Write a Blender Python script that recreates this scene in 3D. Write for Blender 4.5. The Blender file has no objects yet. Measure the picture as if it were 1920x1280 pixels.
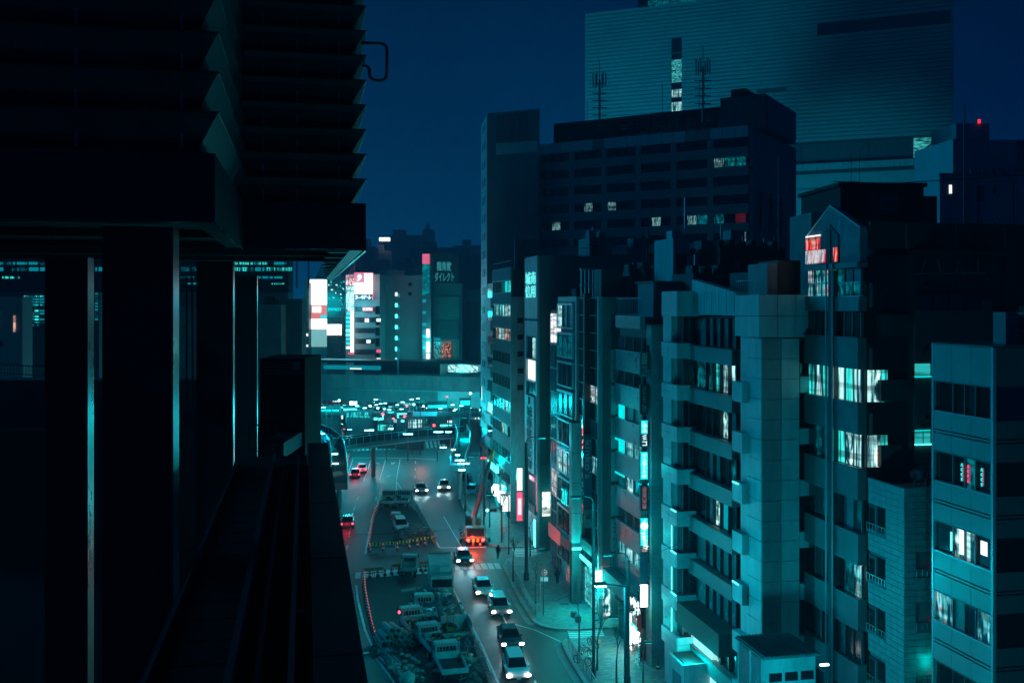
import bpy, bmesh, math, random
from mathutils import Vector, Matrix
random.seed(7)
S = bpy.context.scene
COL = S.collection
R = math.radians
# ------------------------------------------------------------------ camera, sky, sun, exposure
F, CX, HY, H = 1867.0, 960.0, 570.0, 30.0     # focal length in photo pixels, horizon row, eye height
cam = bpy.data.cameras.new('camera'); camo = bpy.data.objects.new('camera', cam); COL.objects.link(camo)
camo.location = (0, 0, H); camo.rotation_euler = (R(90), 0, 0)
cam.sensor_width = 36; cam.lens = F / 1920 * 36; cam.shift_y = -(640 - HY) / 1920
cam.clip_start = 0.5; cam.clip_end = 4000
S.camera = camo
S.view_settings.view_transform = 'Standard'; S.view_settings.look = 'None'
S.view_settings.exposure = 0.0; S.view_settings.gamma = 1.0; S.view_settings.use_curve_mapping = False

SUN_AZ = -64.0     # degrees clockwise from straight ahead; the glow of the lit district comes from the left
SUN_EL = 13.0
wd = bpy.data.worlds.new('World'); S.world = wd; wd.use_nodes = True
nt = wd.node_tree; N = nt.nodes; Lk = nt.links; N.clear()
out = N.new('ShaderNodeOutputWorld'); bg = N.new('ShaderNodeBackground'); Lk.new(bg.outputs[0], out.inputs[0])
sky = N.new('ShaderNodeTexSky'); sky.sky_type = 'NISHITA'; sky.sun_disc = False
sky.sun_elevation = R(-4.0); sky.sun_rotation = R(SUN_AZ % 360)
tc = N.new('ShaderNodeTexCoord'); sep = N.new('ShaderNodeSeparateXYZ'); Lk.new(tc.outputs['Generated'], sep.inputs[0])
# night glow of the city: bright teal low down, navy higher up, a little stronger over the lit district
ramp = N.new('ShaderNodeValToRGB'); e = ramp.color_ramp
e.elements[0].position = 0.0; e.elements[0].color = (0.0, 0.038, 0.115, 1)
e.elements[1].position = 1.0; e.elements[1].color = (0.0, 0.004, 0.022, 1)
for pos, c in ((0.06, (0.0, 0.030, 0.090, 1)), (0.16, (0.0, 0.017, 0.062, 1)), (0.32, (0.0, 0.009, 0.040, 1))):
    k = e.elements.new(pos); k.color = c
Lk.new(sep.outputs[2], ramp.inputs[0])
dot = N.new('ShaderNodeVectorMath'); dot.operation = 'DOT_PRODUCT'; Lk.new(tc.outputs['Generated'], dot.inputs[0])
dot.inputs[1].default_value = (-0.62, 0.78, 0.0)
mr = N.new('ShaderNodeMapRange'); mr.inputs[1].default_value = -1.0; mr.inputs[2].default_value = 1.0
mr.inputs[3].default_value = 0.0; mr.inputs[4].default_value = 1.0; mr.inputs[1].default_value = 0.15; mr.inputs[2].default_value = 0.9; mr.interpolation_type = 'SMOOTHSTEP'; Lk.new(dot.outputs['Value'], mr.inputs[0])
wt = N.new('ShaderNodeMix'); wt.data_type = 'RGBA'; Lk.new(mr.outputs[0], wt.inputs[0]); wt.inputs[6].default_value = (0, 0.12, 0.45, 1); wt.inputs[7].default_value = (1, 1, 1, 1)
mul = N.new('ShaderNodeVectorMath'); mul.operation = 'MULTIPLY'; Lk.new(ramp.outputs[0], mul.inputs[0]); Lk.new(wt.outputs[2], mul.inputs[1])
tint = N.new('ShaderNodeVectorMath'); tint.operation = 'MULTIPLY'; Lk.new(sky.outputs[0], tint.inputs[0]); tint.inputs[1].default_value = (0.0, 0.03, 0.05)
add = N.new('ShaderNodeVectorMath'); add.operation = 'ADD'; Lk.new(mul.outputs[0], add.inputs[0]); Lk.new(tint.outputs[0], add.inputs[1])
Lk.new(add.outputs[0], bg.inputs[0]); bg.inputs[1].default_value = 1.15

sl = bpy.data.lights.new('city_glow', 'SUN'); slo = bpy.data.objects.new('city_glow', sl); COL.objects.link(slo)
sl.energy = 1.0; sl.angle = R(22); sl.color = (0.0, 0.50, 1.0)
az, el = R(SUN_AZ), R(SUN_EL)
to_sun = Vector((math.sin(az) * math.cos(el), math.cos(az) * math.cos(el), math.sin(el)))
slo.rotation_euler = to_sun.to_track_quat('Z', 'Y').to_euler()

def lamp(loc, power, color=(0.0, 0.56, 1.0), radius=0.25, name='lamp_light', spot=None):
    l = bpy.data.lights.new(name, 'SPOT' if spot else 'POINT'); l.energy = power; l.color = color; l.shadow_soft_size = radius
    if spot: l.spot_size = R(spot); l.spot_blend = 0.6
    o = bpy.data.objects.new(name, l); o.location = loc; COL.objects.link(o)
    return o

# ------------------------------------------------------------------ where things stand
TH = math.atan(390 / F)                       # the street runs this far to the left of straight ahead
CU, SU = math.cos(TH), math.sin(TH)
def W(u, v, z=0.0):                           # street frame: u along the street, v to the right of it
    return Vector((-SU * u + CU * v, CU * u + SU * v, z))
def uv(x, v):                                 # the street-frame u at which line v passes photo column x, and its depth
    a = (x - CX) / F
    Y = v / (CU * a + SU)
    return Y * (CU - SU * a), Y
def U(x, v): return uv(x, v)[0]
def Zat(y, Y): return H - (y - HY) * Y / F
def G(x, y, z=0.0):
    Y = (H - z) * F / (y - HY)
    return Vector(((x - CX) / F * Y, Y, z))
def P(x, y, Y): return Vector(((x - CX) / F * Y, Y, Zat(y, Y)))

# ------------------------------------------------------------------ materials
MT = {}
def mat(name, col, rough=0.7, metal=0.0, noise=0.25, scale=0.6, streak=0.0, bump=0.0, bscale=20.0, spec=0.5):
    if name in MT: return MT[name]
    m = bpy.data.materials.new(name); m.use_nodes = True; n = m.node_tree.nodes; l = m.node_tree.links
    b = n['Principled BSDF']; b.inputs['Roughness'].default_value = rough; b.inputs['Metallic'].default_value = metal
    b.inputs['Specular IOR Level'].default_value = spec
    c = (col, col, col) if isinstance(col, (int, float)) else col
    b.inputs['Base Color'].default_value = (*c, 1)
    if noise > 0:
        g = n.new('ShaderNodeNewGeometry'); t = n.new('ShaderNodeTexNoise'); t.inputs['Scale'].default_value = scale
        t.inputs['Detail'].default_value = 6; t.inputs['Roughness'].default_value = 0.65
        mp = n.new('ShaderNodeMapping'); mp.inputs['Scale'].default_value = (1, 1, 1 - 0.85 * streak)
        l.new(g.outputs['Position'], mp.inputs[0]); l.new(mp.outputs[0], t.inputs['Vector'])
        r = n.new('ShaderNodeValToRGB'); r.color_ramp.elements[0].position = 0.3; r.color_ramp.elements[1].position = 0.7
        r.color_ramp.elements[0].color = (*[x * (1 - noise) for x in c], 1); r.color_ramp.elements[1].color = (*[min(1, x * (1 + noise)) for x in c], 1)
        l.new(t.outputs['Fac'], r.inputs[0]); l.new(r.outputs[0], b.inputs['Base Color'])
        rr = n.new('ShaderNodeMapRange'); rr.inputs[3].default_value = max(0.02, rough - 0.12); rr.inputs[4].default_value = min(1, rough + 0.12)
        l.new(t.outputs['Fac'], rr.inputs[0]); l.new(rr.outputs[0], b.inputs['Roughness'])
        if bump > 0:
            t2 = n.new('ShaderNodeTexNoise'); t2.inputs['Scale'].default_value = bscale; t2.inputs['Detail'].default_value = 4
            l.new(g.outputs['Position'], t2.inputs['Vector'])
            bp = n.new('ShaderNodeBump'); bp.inputs['Strength'].default_value = bump; bp.inputs['Distance'].default_value = 0.03
            l.new(t2.outputs['Fac'], bp.inputs['Height']); l.new(bp.outputs[0], b.inputs['Normal'])
    MT[name] = m; return m
def emit(name, col, s, base=None):
    if name in MT: return MT[name]
    m = bpy.data.materials.new(name); m.use_nodes = True; b = m.node_tree.nodes['Principled BSDF']
    b.inputs['Base Color'].default_value = (*(base or (0.3, 0.3, 0.3)), 1); b.inputs['Emission Color'].default_value = (*col, 1)
    b.inputs['Emission Strength'].default_value = s; b.inputs['Roughness'].default_value = 0.3
    MT[name] = m; return m
def litwin(name, col, s, sc=(1.4, 1.4, 0.12), lo=0.42, hi=0.62, warm=None, detail=3):
    """a lit room seen through curtains, also reflections painted as glow: emission broken into soft vertical folds and dark furniture"""
    if name in MT: return MT[name]
    m = bpy.data.materials.new(name); m.use_nodes = True; n = m.node_tree.nodes; l = m.node_tree.links
    b = n['Principled BSDF']; b.inputs['Roughness'].default_value = 0.12; b.inputs['Base Color'].default_value = (0.02, 0.03, 0.03, 1)
    g = n.new('ShaderNodeNewGeometry'); mp = n.new('ShaderNodeMapping'); mp.inputs['Scale'].default_value = sc
    t = n.new('ShaderNodeTexNoise'); t.inputs['Scale'].default_value = 3.0; t.inputs['Detail'].default_value = detail
    l.new(g.outputs['Position'], mp.inputs[0]); l.new(mp.outputs[0], t.inputs['Vector'])
    r = n.new('ShaderNodeValToRGB'); q = r.color_ramp
    q.elements[0].position = lo; q.elements[0].color = (0.0, col[1] * .05, col[2] * .08, 1)
    q.elements[1].position = hi; q.elements[1].color = (*col, 1)
    if warm:
        k = q.elements.new(min(.98, hi + .06)); k.color = (*warm, 1)
    l.new(t.outputs['Fac'], r.inputs[0])
    m2 = n.new('ShaderNodeMapping'); m2.inputs['Scale'].default_value = (.25, .25, 2.4); t2 = n.new('ShaderNodeTexNoise'); t2.inputs['Scale'].default_value = 1.0; t2.inputs['Detail'].default_value = 1
    l.new(g.outputs['Position'], m2.inputs[0]); l.new(m2.outputs[0], t2.inputs['Vector'])
    q2 = n.new('ShaderNodeMapRange'); q2.inputs[1].default_value = .38; q2.inputs[2].default_value = .52; q2.inputs[3].default_value = s * .35; q2.inputs[4].default_value = s
    l.new(t2.outputs['Fac'], q2.inputs[0]); l.new(r.outputs[0], b.inputs['Emission Color']); l.new(q2.outputs[0], b.inputs['Emission Strength'])
    MT[name] = m; return m
def brickmat(name, col, bw, bh, mortar=0.02, rough=0.7, dark=0.4, ang=TH, ground=False, off=0.5, var=0.2, bump=0.3):
    if name in MT: return MT[name]
    m = bpy.data.materials.new(name); m.use_nodes = True; n = m.node_tree.nodes; l = m.node_tree.links
    b = n['Principled BSDF']; b.inputs['Roughness'].default_value = rough
    g = n.new('ShaderNodeNewGeometry'); rot = n.new('ShaderNodeVectorRotate'); rot.rotation_type = 'Z_AXIS'; rot.inputs['Angle'].default_value = -ang
    l.new(g.outputs['Position'], rot.inputs['Vector']); s = n.new('ShaderNodeSeparateXYZ'); l.new(rot.outputs[0], s.inputs[0])
    cmb = n.new('ShaderNodeCombineXYZ')
    if ground: l.new(s.outputs[0], cmb.inputs[0]); l.new(s.outputs[1], cmb.inputs[1])
    else:
        a = n.new('ShaderNodeMath'); a.operation = 'ADD'; l.new(s.outputs[0], a.inputs[0]); l.new(s.outputs[1], a.inputs[1])
        l.new(a.outputs[0], cmb.inputs[0]); l.new(s.outputs[2], cmb.inputs[1])
    t = n.new('ShaderNodeTexBrick'); t.offset = off; t.inputs['Scale'].default_value = 1; t.inputs['Brick Width'].default_value = bw; t.inputs['Row Height'].default_value = bh
    t.inputs['Mortar Size'].default_value = mortar
    c = (col, col, col) if isinstance(col, (int, float)) else col
    t.inputs['Color1'].default_value = (*[x * (1 - var) for x in c], 1); t.inputs['Color2'].default_value = (*[x * (1 + var) for x in c], 1)
    t.inputs['Mortar'].default_value = (*[x * dark for x in c], 1)
    l.new(cmb.outputs[0], t.inputs['Vector'])
    ns = n.new('ShaderNodeTexNoise'); ns.inputs['Scale'].default_value = 0.7; ns.inputs['Detail'].default_value = 5; l.new(g.outputs['Position'], ns.inputs['Vector'])
    mx = n.new('ShaderNodeMix'); mx.data_type = 'RGBA'; mx.blend_type = 'MULTIPLY'; mx.inputs[0].default_value = 0.6
    l.new(t.outputs['Color'], mx.inputs[6]); l.new(ns.outputs['Color'], mx.inputs[7]);
    l.new(mx.outputs[2], b.inputs['Base Color'])
    bp = n.new('ShaderNodeBump'); bp.inputs['Strength'].default_value = bump; bp.inputs['Distance'].default_value = 0.02; bp.invert = True
    l.new(t.outputs['Fac'], bp.inputs['Height']); l.new(bp.outputs[0], b.inputs['Normal'])
    MT[name] = m; return m

ASPH = mat('asphalt', 0.045, 0.5, noise=0.5, scale=0.16, bump=0.5, bscale=60)
ASPH2 = mat('asphalt_works', 0.035, 0.7, noise=0.4, scale=0.5, bump=0.5, bscale=40)
PAVE = brickmat('paving', 0.34, 0.42, 0.21, 0.03, 0.6, 0.35, ground=True, var=0.35, bump=0.8)
KERB = mat('kerb_stone', 0.33, 0.8)
PAINT = mat('road_paint', (0.72, 0.72, 0.7), 0.6, noise=0.3, scale=3.0)
CONC = mat('concrete', 0.25, 0.8, noise=0.25, scale=0.5, streak=0.8, bump=0.2)
CONCD = mat('concrete_dark', 0.16, 0.85, noise=0.3, scale=0.5, streak=0.8, bump=0.2)
WHITEW = mat('pale_panel', 0.36, 0.45, noise=0.28, scale=1.6, streak=0.9)
GREYW = mat('grey_panel', 0.17, 0.5, noise=0.3, scale=1.4, streak=0.6)
DARKW = mat('dark_wall', 0.04, 0.6, noise=0.3, scale=0.6, streak=0.6)
TILEW = brickmat('wall_tile', 0.36, 0.30, 0.10, 0.008, 0.45, 0.5, var=0.12)
BRICKW = brickmat('brown_tile', 0.30, 0.6, 0.22, 0.02, 0.6, 0.45, var=0.22)
GLASS = mat('dark_glass', (0.010, 0.014, 0.016), 0.07, noise=0, spec=0.9)
GLASS2 = mat('blue_glass', (0.03, 0.05, 0.055), 0.12, metal=0.35, noise=0.3, scale=1.5, spec=0.9)
GLASS3 = mat('frosted_glass', (0.16, 0.19, 0.2), 0.25, noise=0.3, scale=1.2, streak=0.5, spec=0.8)
FRAME = mat('window_frame', 0.14, 0.4, metal=0.5, noise=0.1)
FRAMEL = mat('light_frame', 0.5, 0.35, metal=0.4, noise=0.1)
BLACK = mat('black_metal', 0.012, 0.5, noise=0.2)
LOUV = mat('louver_metal', (0.05, 0.055, 0.065), 0.5, metal=0.2, noise=0.25, scale=1.5)
TRIM = mat('edge_trim', 0.3, 0.28, metal=0.9, noise=0.2, scale=3)
STEEL = mat('galvanised_steel', 0.35, 0.4, metal=0.7, noise=0.2)
POLE = mat('pole_paint', 0.05, 0.5, noise=0.15)
RUBBER = mat('rubber', 0.02, 0.8, noise=0.1)
WHITE = mat('white_paint', 0.7, 0.35, noise=0.08)
REDP = mat('red_paint', (0.75, 0.03, 0.02), 0.45, noise=0.1)
ORNG = mat('orange_paint', (0.9, 0.22, 0.02), 0.45, noise=0.1)
YEL = mat('yellow_paint', (0.8, 0.5, 0.02), 0.45, noise=0.1)
DIRT = mat('rubble', (0.09, 0.085, 0.08), 0.95, noise=0.6, scale=2.5, bump=1.0, bscale=6)
TARP = mat('blue_tarp', (0.035, 0.055, 0.085), 0.55, noise=0.3, scale=0.8, bump=0.4, bscale=4)
SACK = mat('sand_sack', (0.55, 0.48, 0.42), 0.9, noise=0.25, scale=4)
CLAY = mat('clay_pipe', (0.42, 0.42, 0.38), 0.8, noise=0.2, scale=3)
BARK = mat('bark', 0.07, 0.9, noise=0.3, scale=4)
E_WHITE = emit('lit_white', (0.95, 1.0, 1.0), 3.0)
E_SIGN = emit('sign_white', (0.9, 1.0, 0.98), 1.3)
E_TEAL = emit('lit_teal', (0.0, 0.85, 0.85), 1.0)
E_TEALB = emit('lit_teal_bright', (0.10, 1.0, 0.95), 2.2)
E_TEALD = emit('lit_teal_dim', (0.0, 0.22, 0.28), 1.0)
E_RED = emit('lit_red', (1.0, 0.02, 0.04), 1.6)
E_PINK = emit('lit_pink', (1.0, 0.05, 0.16), 1.0)
E_REDD = emit('sign_red_dim', (0.35, 0.01, 0.015), 0.6)
E_AMB = emit('lit_amber', (1.0, 0.35, 0.16), 1.1)
E_LAMP = emit('lamp_glow', (0.35, 1.0, 0.95), 14.0)
E_HEAD = emit('headlight_glow', (1.0, 0.97, 0.92), 22.0)
E_TAIL = emit('taillight_glow', (1.0, 0.03, 0.05), 9.0)
W_CURT = litwin('lit_curtain', (0.05, 0.95, 0.85), 1.25)
W_CURTW = litwin('lit_curtain_white', (0.5, 1.0, 0.97), 1.3, lo=0.40, hi=0.60)
W_WARM = litwin('lit_curtain_warm', (1.0, 0.55, 0.45), 0.9, sc=(1.2, 1.2, .25), lo=0.4, hi=0.55)
W_DIM = litwin('dim_room_or_reflection', (0.0, 0.35, 0.42), 0.55, sc=(1.0, 1.0, 0.5))
W_SHOP = litwin('lit_shop', (0.5, 1.0, 0.95), 1.5, sc=(1.1, 1.1, .4), warm=(1.0, 0.8, 0.7))
W_MIX = litwin('lit_mixed', (0.15, 0.8, 0.85), 1.1, sc=(1.5, 1.5, .3), warm=(1.0, 0.45, 0.4))

# ------------------------------------------------------------------ building bricks of the script
def tag(o, label=None, cat=None, group=None, kind=None):
    if label: o['label'] = label
    if cat: o['category'] = cat
    if group: o['group'] = group
    if kind: o['kind'] = kind
    return o
def empty(name, loc, rz=0.0, label=None, cat=None, group=None):
    o = bpy.data.objects.new(name, None); COL.objects.link(o); o.location = loc; o.rotation_euler = (0, 0, rz)
    return tag(o, label, cat, group)
def link(name, me, m=None, par=None, loc=(0, 0, 0), rot=(0, 0, 0), sc=(1, 1, 1)):
    o = bpy.data.objects.new(name, me); COL.objects.link(o)
    if m is not None and not me.materials: me.materials.append(m)
    o.parent = par; o.location = loc; o.rotation_euler = rot; o.scale = sc
    if par is not None and par.type == 'MESH': o.matrix_parent_inverse = par.matrix_basis.inverted()   # coordinates stay those of the thing
    return o
_unit = {}
def unit(kind, m, n=12):
    k = (kind, m.name, n)
    if k in _unit: return _unit[k]
    bm = bmesh.new()
    if kind == 'box': bmesh.ops.create_cube(bm, size=1)
    elif kind == 'cyl': bmesh.ops.create_cone(bm, cap_ends=True, segments=n, radius1=.5, radius2=.5, depth=1)
    elif kind == 'cone': bmesh.ops.create_cone(bm, cap_ends=True, segments=n, radius1=.5, radius2=.08, depth=1)
    elif kind == 'ball': bmesh.ops.create_icosphere(bm, subdivisions=2, radius=.5)
    me = bpy.data.meshes.new(kind + '_mesh'); bm.to_mesh(me); bm.free(); me.materials.append(m)
    if kind == 'ball':
        for p in me.polygons: p.use_smooth = True
    _unit[k] = me; return me
def B(par, name, x0, x1, y0, y1, z0, z1, m, rot=0.0):
    o = link(name, unit('box', m), None, par, ((x0 + x1) / 2, (y0 + y1) / 2, (z0 + z1) / 2), (0, 0, rot), (abs(x1 - x0), abs(y1 - y0), abs(z1 - z0)))
    return o
def rod(par, name, a, b, r, m, n=8):
    a = Vector(a); b = Vector(b); d = b - a
    q = d.to_track_quat('Z', 'Y').to_euler()
    return link(name, unit('cyl', m, n), None, par, (a + b) / 2, q, (2 * r, 2 * r, d.length))
class MB:                                     # collects boxes, rods and faces for ONE mesh
    def __init__(s): s.bm = bmesh.new()
    def box(s, x0, x1, y0, y1, z0, z1, mtx=None):
        M = Matrix.Translation(((x0 + x1) / 2, (y0 + y1) / 2, (z0 + z1) / 2)) @ Matrix.Diagonal((abs(x1 - x0), abs(y1 - y0), abs(z1 - z0), 1))
        bmesh.ops.create_cube(s.bm, size=1, matrix=(mtx @ M) if mtx else M); return s
    def rod(s, a, b, r, r2=None, n=6):
        a = Vector(a); b = Vector(b); d = b - a
        if d.length < 1e-5: return s
        M = Matrix.Translation((a + b) / 2) @ d.to_track_quat('Z', 'Y').to_matrix().to_4x4()
        bmesh.ops.create_cone(s.bm, cap_ends=True, segments=n, radius1=r, radius2=r if r2 is None else r2, depth=d.length, matrix=M); return s
    def ball(s, c, r, sub=1, sc=(1, 1, 1)):
        bmesh.ops.create_icosphere(s.bm, subdivisions=sub, radius=r, matrix=Matrix.Translation(c) @ Matrix.Diagonal((*sc, 1))); return s
    def poly(s, pts, h=0.0):                  # a flat polygon, or a prism h deep below it
        vs = [s.bm.verts.new(p) for p in pts]; f = s.bm.faces.new(vs)
        if h:
            lo = [s.bm.verts.new((p[0], p[1], p[2] - h)) for p in pts]
            for i in range(len(vs)):
                j = (i + 1) % len(vs); s.bm.faces.new((vs[j], vs[i], lo[i], lo[j]))
        return s
    def prism(s, prof, y0, y1, ax='y'):       # (a, z) profile drawn out along an axis
        n = len(prof)
        def pt(a, z, t): return (a, t, z) if ax == 'y' else (t, a, z)
        A = [s.bm.verts.new(pt(a, z, y0)) for a, z in prof]; Bv = [s.bm.verts.new(pt(a, z, y1)) for a, z in prof]
        s.bm.faces.new(A); s.bm.faces.new(Bv[::-1])
        for i in range(n): s.bm.faces.new((A[i], Bv[i], Bv[(i + 1) % n], A[(i + 1) % n]))
        return s
    def build(s, name, m, par=None, loc=(0, 0, 0), rot=(0, 0, 0), smooth=False):
        bmesh.ops.recalc_face_normals(s.bm, faces=s.bm.faces)
        me = bpy.data.meshes.new(name); s.bm.to_mesh(me); s.bm.free()
        if smooth:
            for p in me.polygons: p.use_smooth = True
        return link(name, me, m, par, loc, rot)
_txt = {}
def text(par, s, size, loc, rot, m, name='lettering', gap=1.0, shear=0.0, fit=None, bold=0.0):
    """real letters as thin mesh; loc is the middle of the text"""
    k = (s, gap, shear, m.name, bold)
    if k not in _txt:
        c = bpy.data.curves.new('t', 'FONT'); c.body = s; c.align_x = 'CENTER'; c.align_y = 'CENTER'; c.extrude = 0.03; c.space_line = gap; c.shear = shear; c.offset = bold
        c.resolution_u = 2
        o = bpy.data.objects.new('t', c); COL.objects.link(o)
        me = bpy.data.meshes.new_from_object(o.evaluated_get(bpy.context.evaluated_depsgraph_get()))
        bpy.data.objects.remove(o); me.materials.clear(); me.materials.append(m); 
        xs = [v.co.x for v in me.vertices]; ys = [v.co.y for v in me.vertices]
        me.transform(Matrix.Translation((-(max(xs) + min(xs)) / 2, -(max(ys) + min(ys)) / 2, 0)))
        _txt[k] = (me, max(xs) - min(xs), max(ys) - min(ys))
    me, w, h = _txt[k]
    sx = sy = size
    if fit: sx, sy = fit[0] / w, fit[1] / h
    return link(name, me, None, par, loc, rot, (sx, sy, 1))
FRONT = (R(90), 0, 0)            # letters that face the camera side (-y)
STREET = (R(90), 0, R(-90))      # letters that face the street (-x)
ORD = 'first second third fourth fifth sixth seventh eighth ninth tenth eleventh twelfth thirteenth fourteenth fifteenth sixteenth seventeenth eighteenth nineteenth twentieth'.split()
ORD += ['twenty-' + w for w in ORD[:9]] + ['thirtieth'] + ['thirty-' + w for w in ORD[:9]]
def copytree(o, par=None, top=True):
    c = o.copy(); COL.objects.link(c); c.parent = par
    for ch in list(o.children): copytree(ch, c)
    return c

# ------------------------------------------------------------------ night haze over the whole scene
hz = bpy.data.meshes.new('haze'); bm = bmesh.new(); bmesh.ops.create_cube(bm, size=1); bm.to_mesh(hz); bm.free()
hm = bpy.data.materials.new('haze'); hm.use_nodes = True; hn = hm.node_tree; hn.nodes.remove(hn.nodes['Principled BSDF'])
pv = hn.nodes.new('ShaderNodeVolumePrincipled'); pv.inputs['Color'].default_value = (.45, .68, 1, 1); pv.inputs['Density'].default_value = 0.00055
hn.links.new(pv.outputs[0], hn.nodes['Material Output'].inputs['Volume']); hz.materials.append(hm)
ho = bpy.data.objects.new('haze', hz); COL.objects.link(ho); ho.location = (100, 400, 69); ho.scale = (1100, 1000, 141); ho['kind'] = 'stuff'
# ------------------------------------------------------------------ facades
def FB(par, face, name, a0, a1, d0, d1, z0, z1, m):
    """a box on a facade: a along it (0 = corner nearest the camera), d outward from it"""
    if face == 's': return B(par, name, -d1, -d0, a0, a1, z0, z1, m)
    return B(par, name, a0, a1, -d1, -d0, z0, z1, m)
def bands(par, face, a0, a1, ztop, nfl, pitch, sp, ncol, wall, glass=None, lit={}, d=0.3, frame=None, slab=None, sub=0, off=0.0, sill=True):
    """storeys of spandrel panels over window rows; lit = {(storey, column): material}"""
    glass = glass or GLASS; frame = frame or FRAME
    for k in range(nfl):
        zt = ztop - k * pitch
        FB(par, face, 'spandrel', a0, a1, off, off + d, zt - sp, zt, wall)
        if sill: FB(par, face, 'sill', a0, a1, off + d, off + d + 0.06, zt - sp, zt - sp + 0.08, frame)
        w = (a1 - a0) / ncol
        for j in range(ncol):
            g = lit.get((k, j), lit.get((k, -1), glass)); x = a0 + j * w
            f = FB(par, face, 'window', x + .06, x + w - .06, off + .02, off + .07, zt - pitch + .03, zt - sp - .03, g)
            FB(f, face, 'mullion', x - .04, x + .04, off + .02, off + .16, zt - pitch, zt - sp, frame)
            for q in range(sub): FB(f, face, 'mullion', x + w * (q + 1) / (sub + 1) - .02, x + w * (q + 1) / (sub + 1) + .02, off + .07, off + .11, zt - pitch, zt - sp, frame)
        FB(par, face, 'mullion', a1 - .04, a1 + .04, off + .02, off + .16, zt - pitch, zt - sp, frame)
def panels(par, face, a0, a1, z0, z1, na, nz, m, d=0.06, off=0.0, gap=0.03, name='cladding_panel', stuff=False):
    w = (a1 - a0) / na; h = (z1 - z0) / nz
    if stuff:
        b = MB()
        for i in range(na):
            for k in range(nz):
                A, Bq, D0, D1 = a0 + i * w + gap / 2, a0 + (i + 1) * w - gap / 2, off, off + d
                if face == 's': b.box(-D1, -D0, A, Bq, z0 + k * h + gap / 2, z0 + (k + 1) * h - gap / 2)
                else: b.box(A, Bq, -D1, -D0, z0 + k * h + gap / 2, z0 + (k + 1) * h - gap / 2)
        return tag(b.build(name, m, par), kind='stuff')
    for i in range(na):
        for k in range(nz):
            FB(par, face, name, a0 + i * w + gap / 2, a0 + (i + 1) * w - gap / 2, off, off + d + random.uniform(-.006, .006), z0 + k * h + gap / 2, z0 + (k + 1) * h - gap / 2, m)
def at(u, v, label, cat='building', name='building', rz=TH, group=None): return empty(name, W(u, v), rz, label, cat, group)
def rail(par, pts, h=1.1, n=8, m=None, r=.03, name='railing'):
    b = MB(); m = m or STEEL
    for (p, q) in zip(pts, pts[1:]):
        p = Vector(p); q = Vector(q); up = Vector((0, 0, h))
        b.rod(p + up, q + up, r); b.rod(p + up * .12, q + up * .12, r * .7)
        for i in range(n + 1):
            c = p.lerp(q, i / n); b.rod(c, c + up, r * .6, n=4)
    return b.build(name, m, par)

# ------------------------------------------------------------------ ground
def flat(name, pts, z, m, h=0.0):
    o = MB().poly([(p[0], p[1], z) for p in pts], h).build(name, m); return tag(o, kind='structure')
flat('ground', [(-900, -60), (1100, -60), (1100, 2200), (-900, 2200)], -0.06, CONCD)
flat('road', [(-60, 5), (45, 5), W(60, 27), W(200, 34), (60, 330), (-80, 330)], 0.0, ASPH)
def walk(name, px, h=0.13):
    pts = [G(x, y) for x, y in px]
    o = MB().poly([(p.x, p.y, h) for p in pts], h).build(name, PAVE); tag(o, kind='structure')
    return pts
ws = walk('pavement', [(944, 1062), (962, 1098), (982, 1134), (1000, 1163), (1008, 1170), (1020, 1175), (1045, 1180), (1090, 1181), (1180, 1176), (1250, 1176), (1180, 1020), (1040, 1028), (1028, 1034), (1000, 1044), (960, 1046), (948, 1050)])
wk = walk('pavement', [(1056, 1206), (1064, 1226), (1082, 1255), (1100, 1285), (1180, 1450), (1500, 1450), (1260, 1192), (1130, 1194), (1082, 1198), (1064, 1200)])
w0 = walk('pavement', [(858, 925), (868, 948), (880, 970), (893, 995), (905, 1012), (918, 1021), (945, 1026), (985, 1026), (1040, 1018), (1000, 980), (935, 900), (905, 855), (862, 838), (846, 860), (850, 895)])
def kerb(pts, segs=None, w=.35):
    for i, (p, q) in enumerate(zip(pts, pts[1:])):
        p = Vector((p.x, p.y, 0)); q = Vector((q.x, q.y, 0)); d = q - p; L = d.length; k = max(1, int(L / 2.0))
        a = math.atan2(d.y, d.x)
        for j in range(k):
            c = p.lerp(q, (j + .5) / k)
            o = link('kerb', unit('box', KERBR if j % 3 == 1 and segs else KERB), None, None, (c.x, c.y, .08), (0, 0, a), (L / k - .03, w, .17)); tag(o, kind='structure')
KERBR = mat('kerb_reflector', (0.62, 0.2, 0.13), 0.6)
kerb(ws[:8], True); kerb(wk[:5], True); kerb([wk[9], wk[0]]); kerb(w0[:9])
# channel of pale gutter blocks along the kerb
for pp in (ws[:5], wk[:5]):
    off = [Vector((p.x, p.y, 0)) - Vector((CU, SU, 0)) * 0.55 for p in pp]
    b = MB()
    for p, q in zip(off, off[1:]):
        n = Vector((CU, SU, 0)) * .3
        b.poly([(*(p - n).xy, .004), (*(q - n).xy, .004), (*(q + n).xy, .004), (*(p + n).xy, .004)])
    tag(b.build('gutter', CONC), kind='structure')
def stripe(b, p, q, w, z=.005):
    p = Vector((p[0], p[1], 0)); q = Vector((q[0], q[1], 0)); d = (q - p).normalized(); n = Vector((-d.y, d.x, 0)) * w / 2
    b.poly([(*(p - n).xy, z), (*(q - n).xy, z), (*(q + n).xy, z), (*(p + n).xy, z)])
def line(px, w=.16, name='lane_line', dash=None, z=.005):
    pts = [G(x, y) for x, y in px]; b = MB()
    for p, q in zip(pts, pts[1:]):
        if dash:
            L = (q - p).length; t = 0
            while t < L: stripe(b, p.lerp(q, t / L), p.lerp(q, min(1, (t + dash[0]) / L)), w, z); t += dash[0] + dash[1]
        else: stripe(b, p, q, w, z)
    return tag(b.build(name, PAINT), kind='structure')
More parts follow.
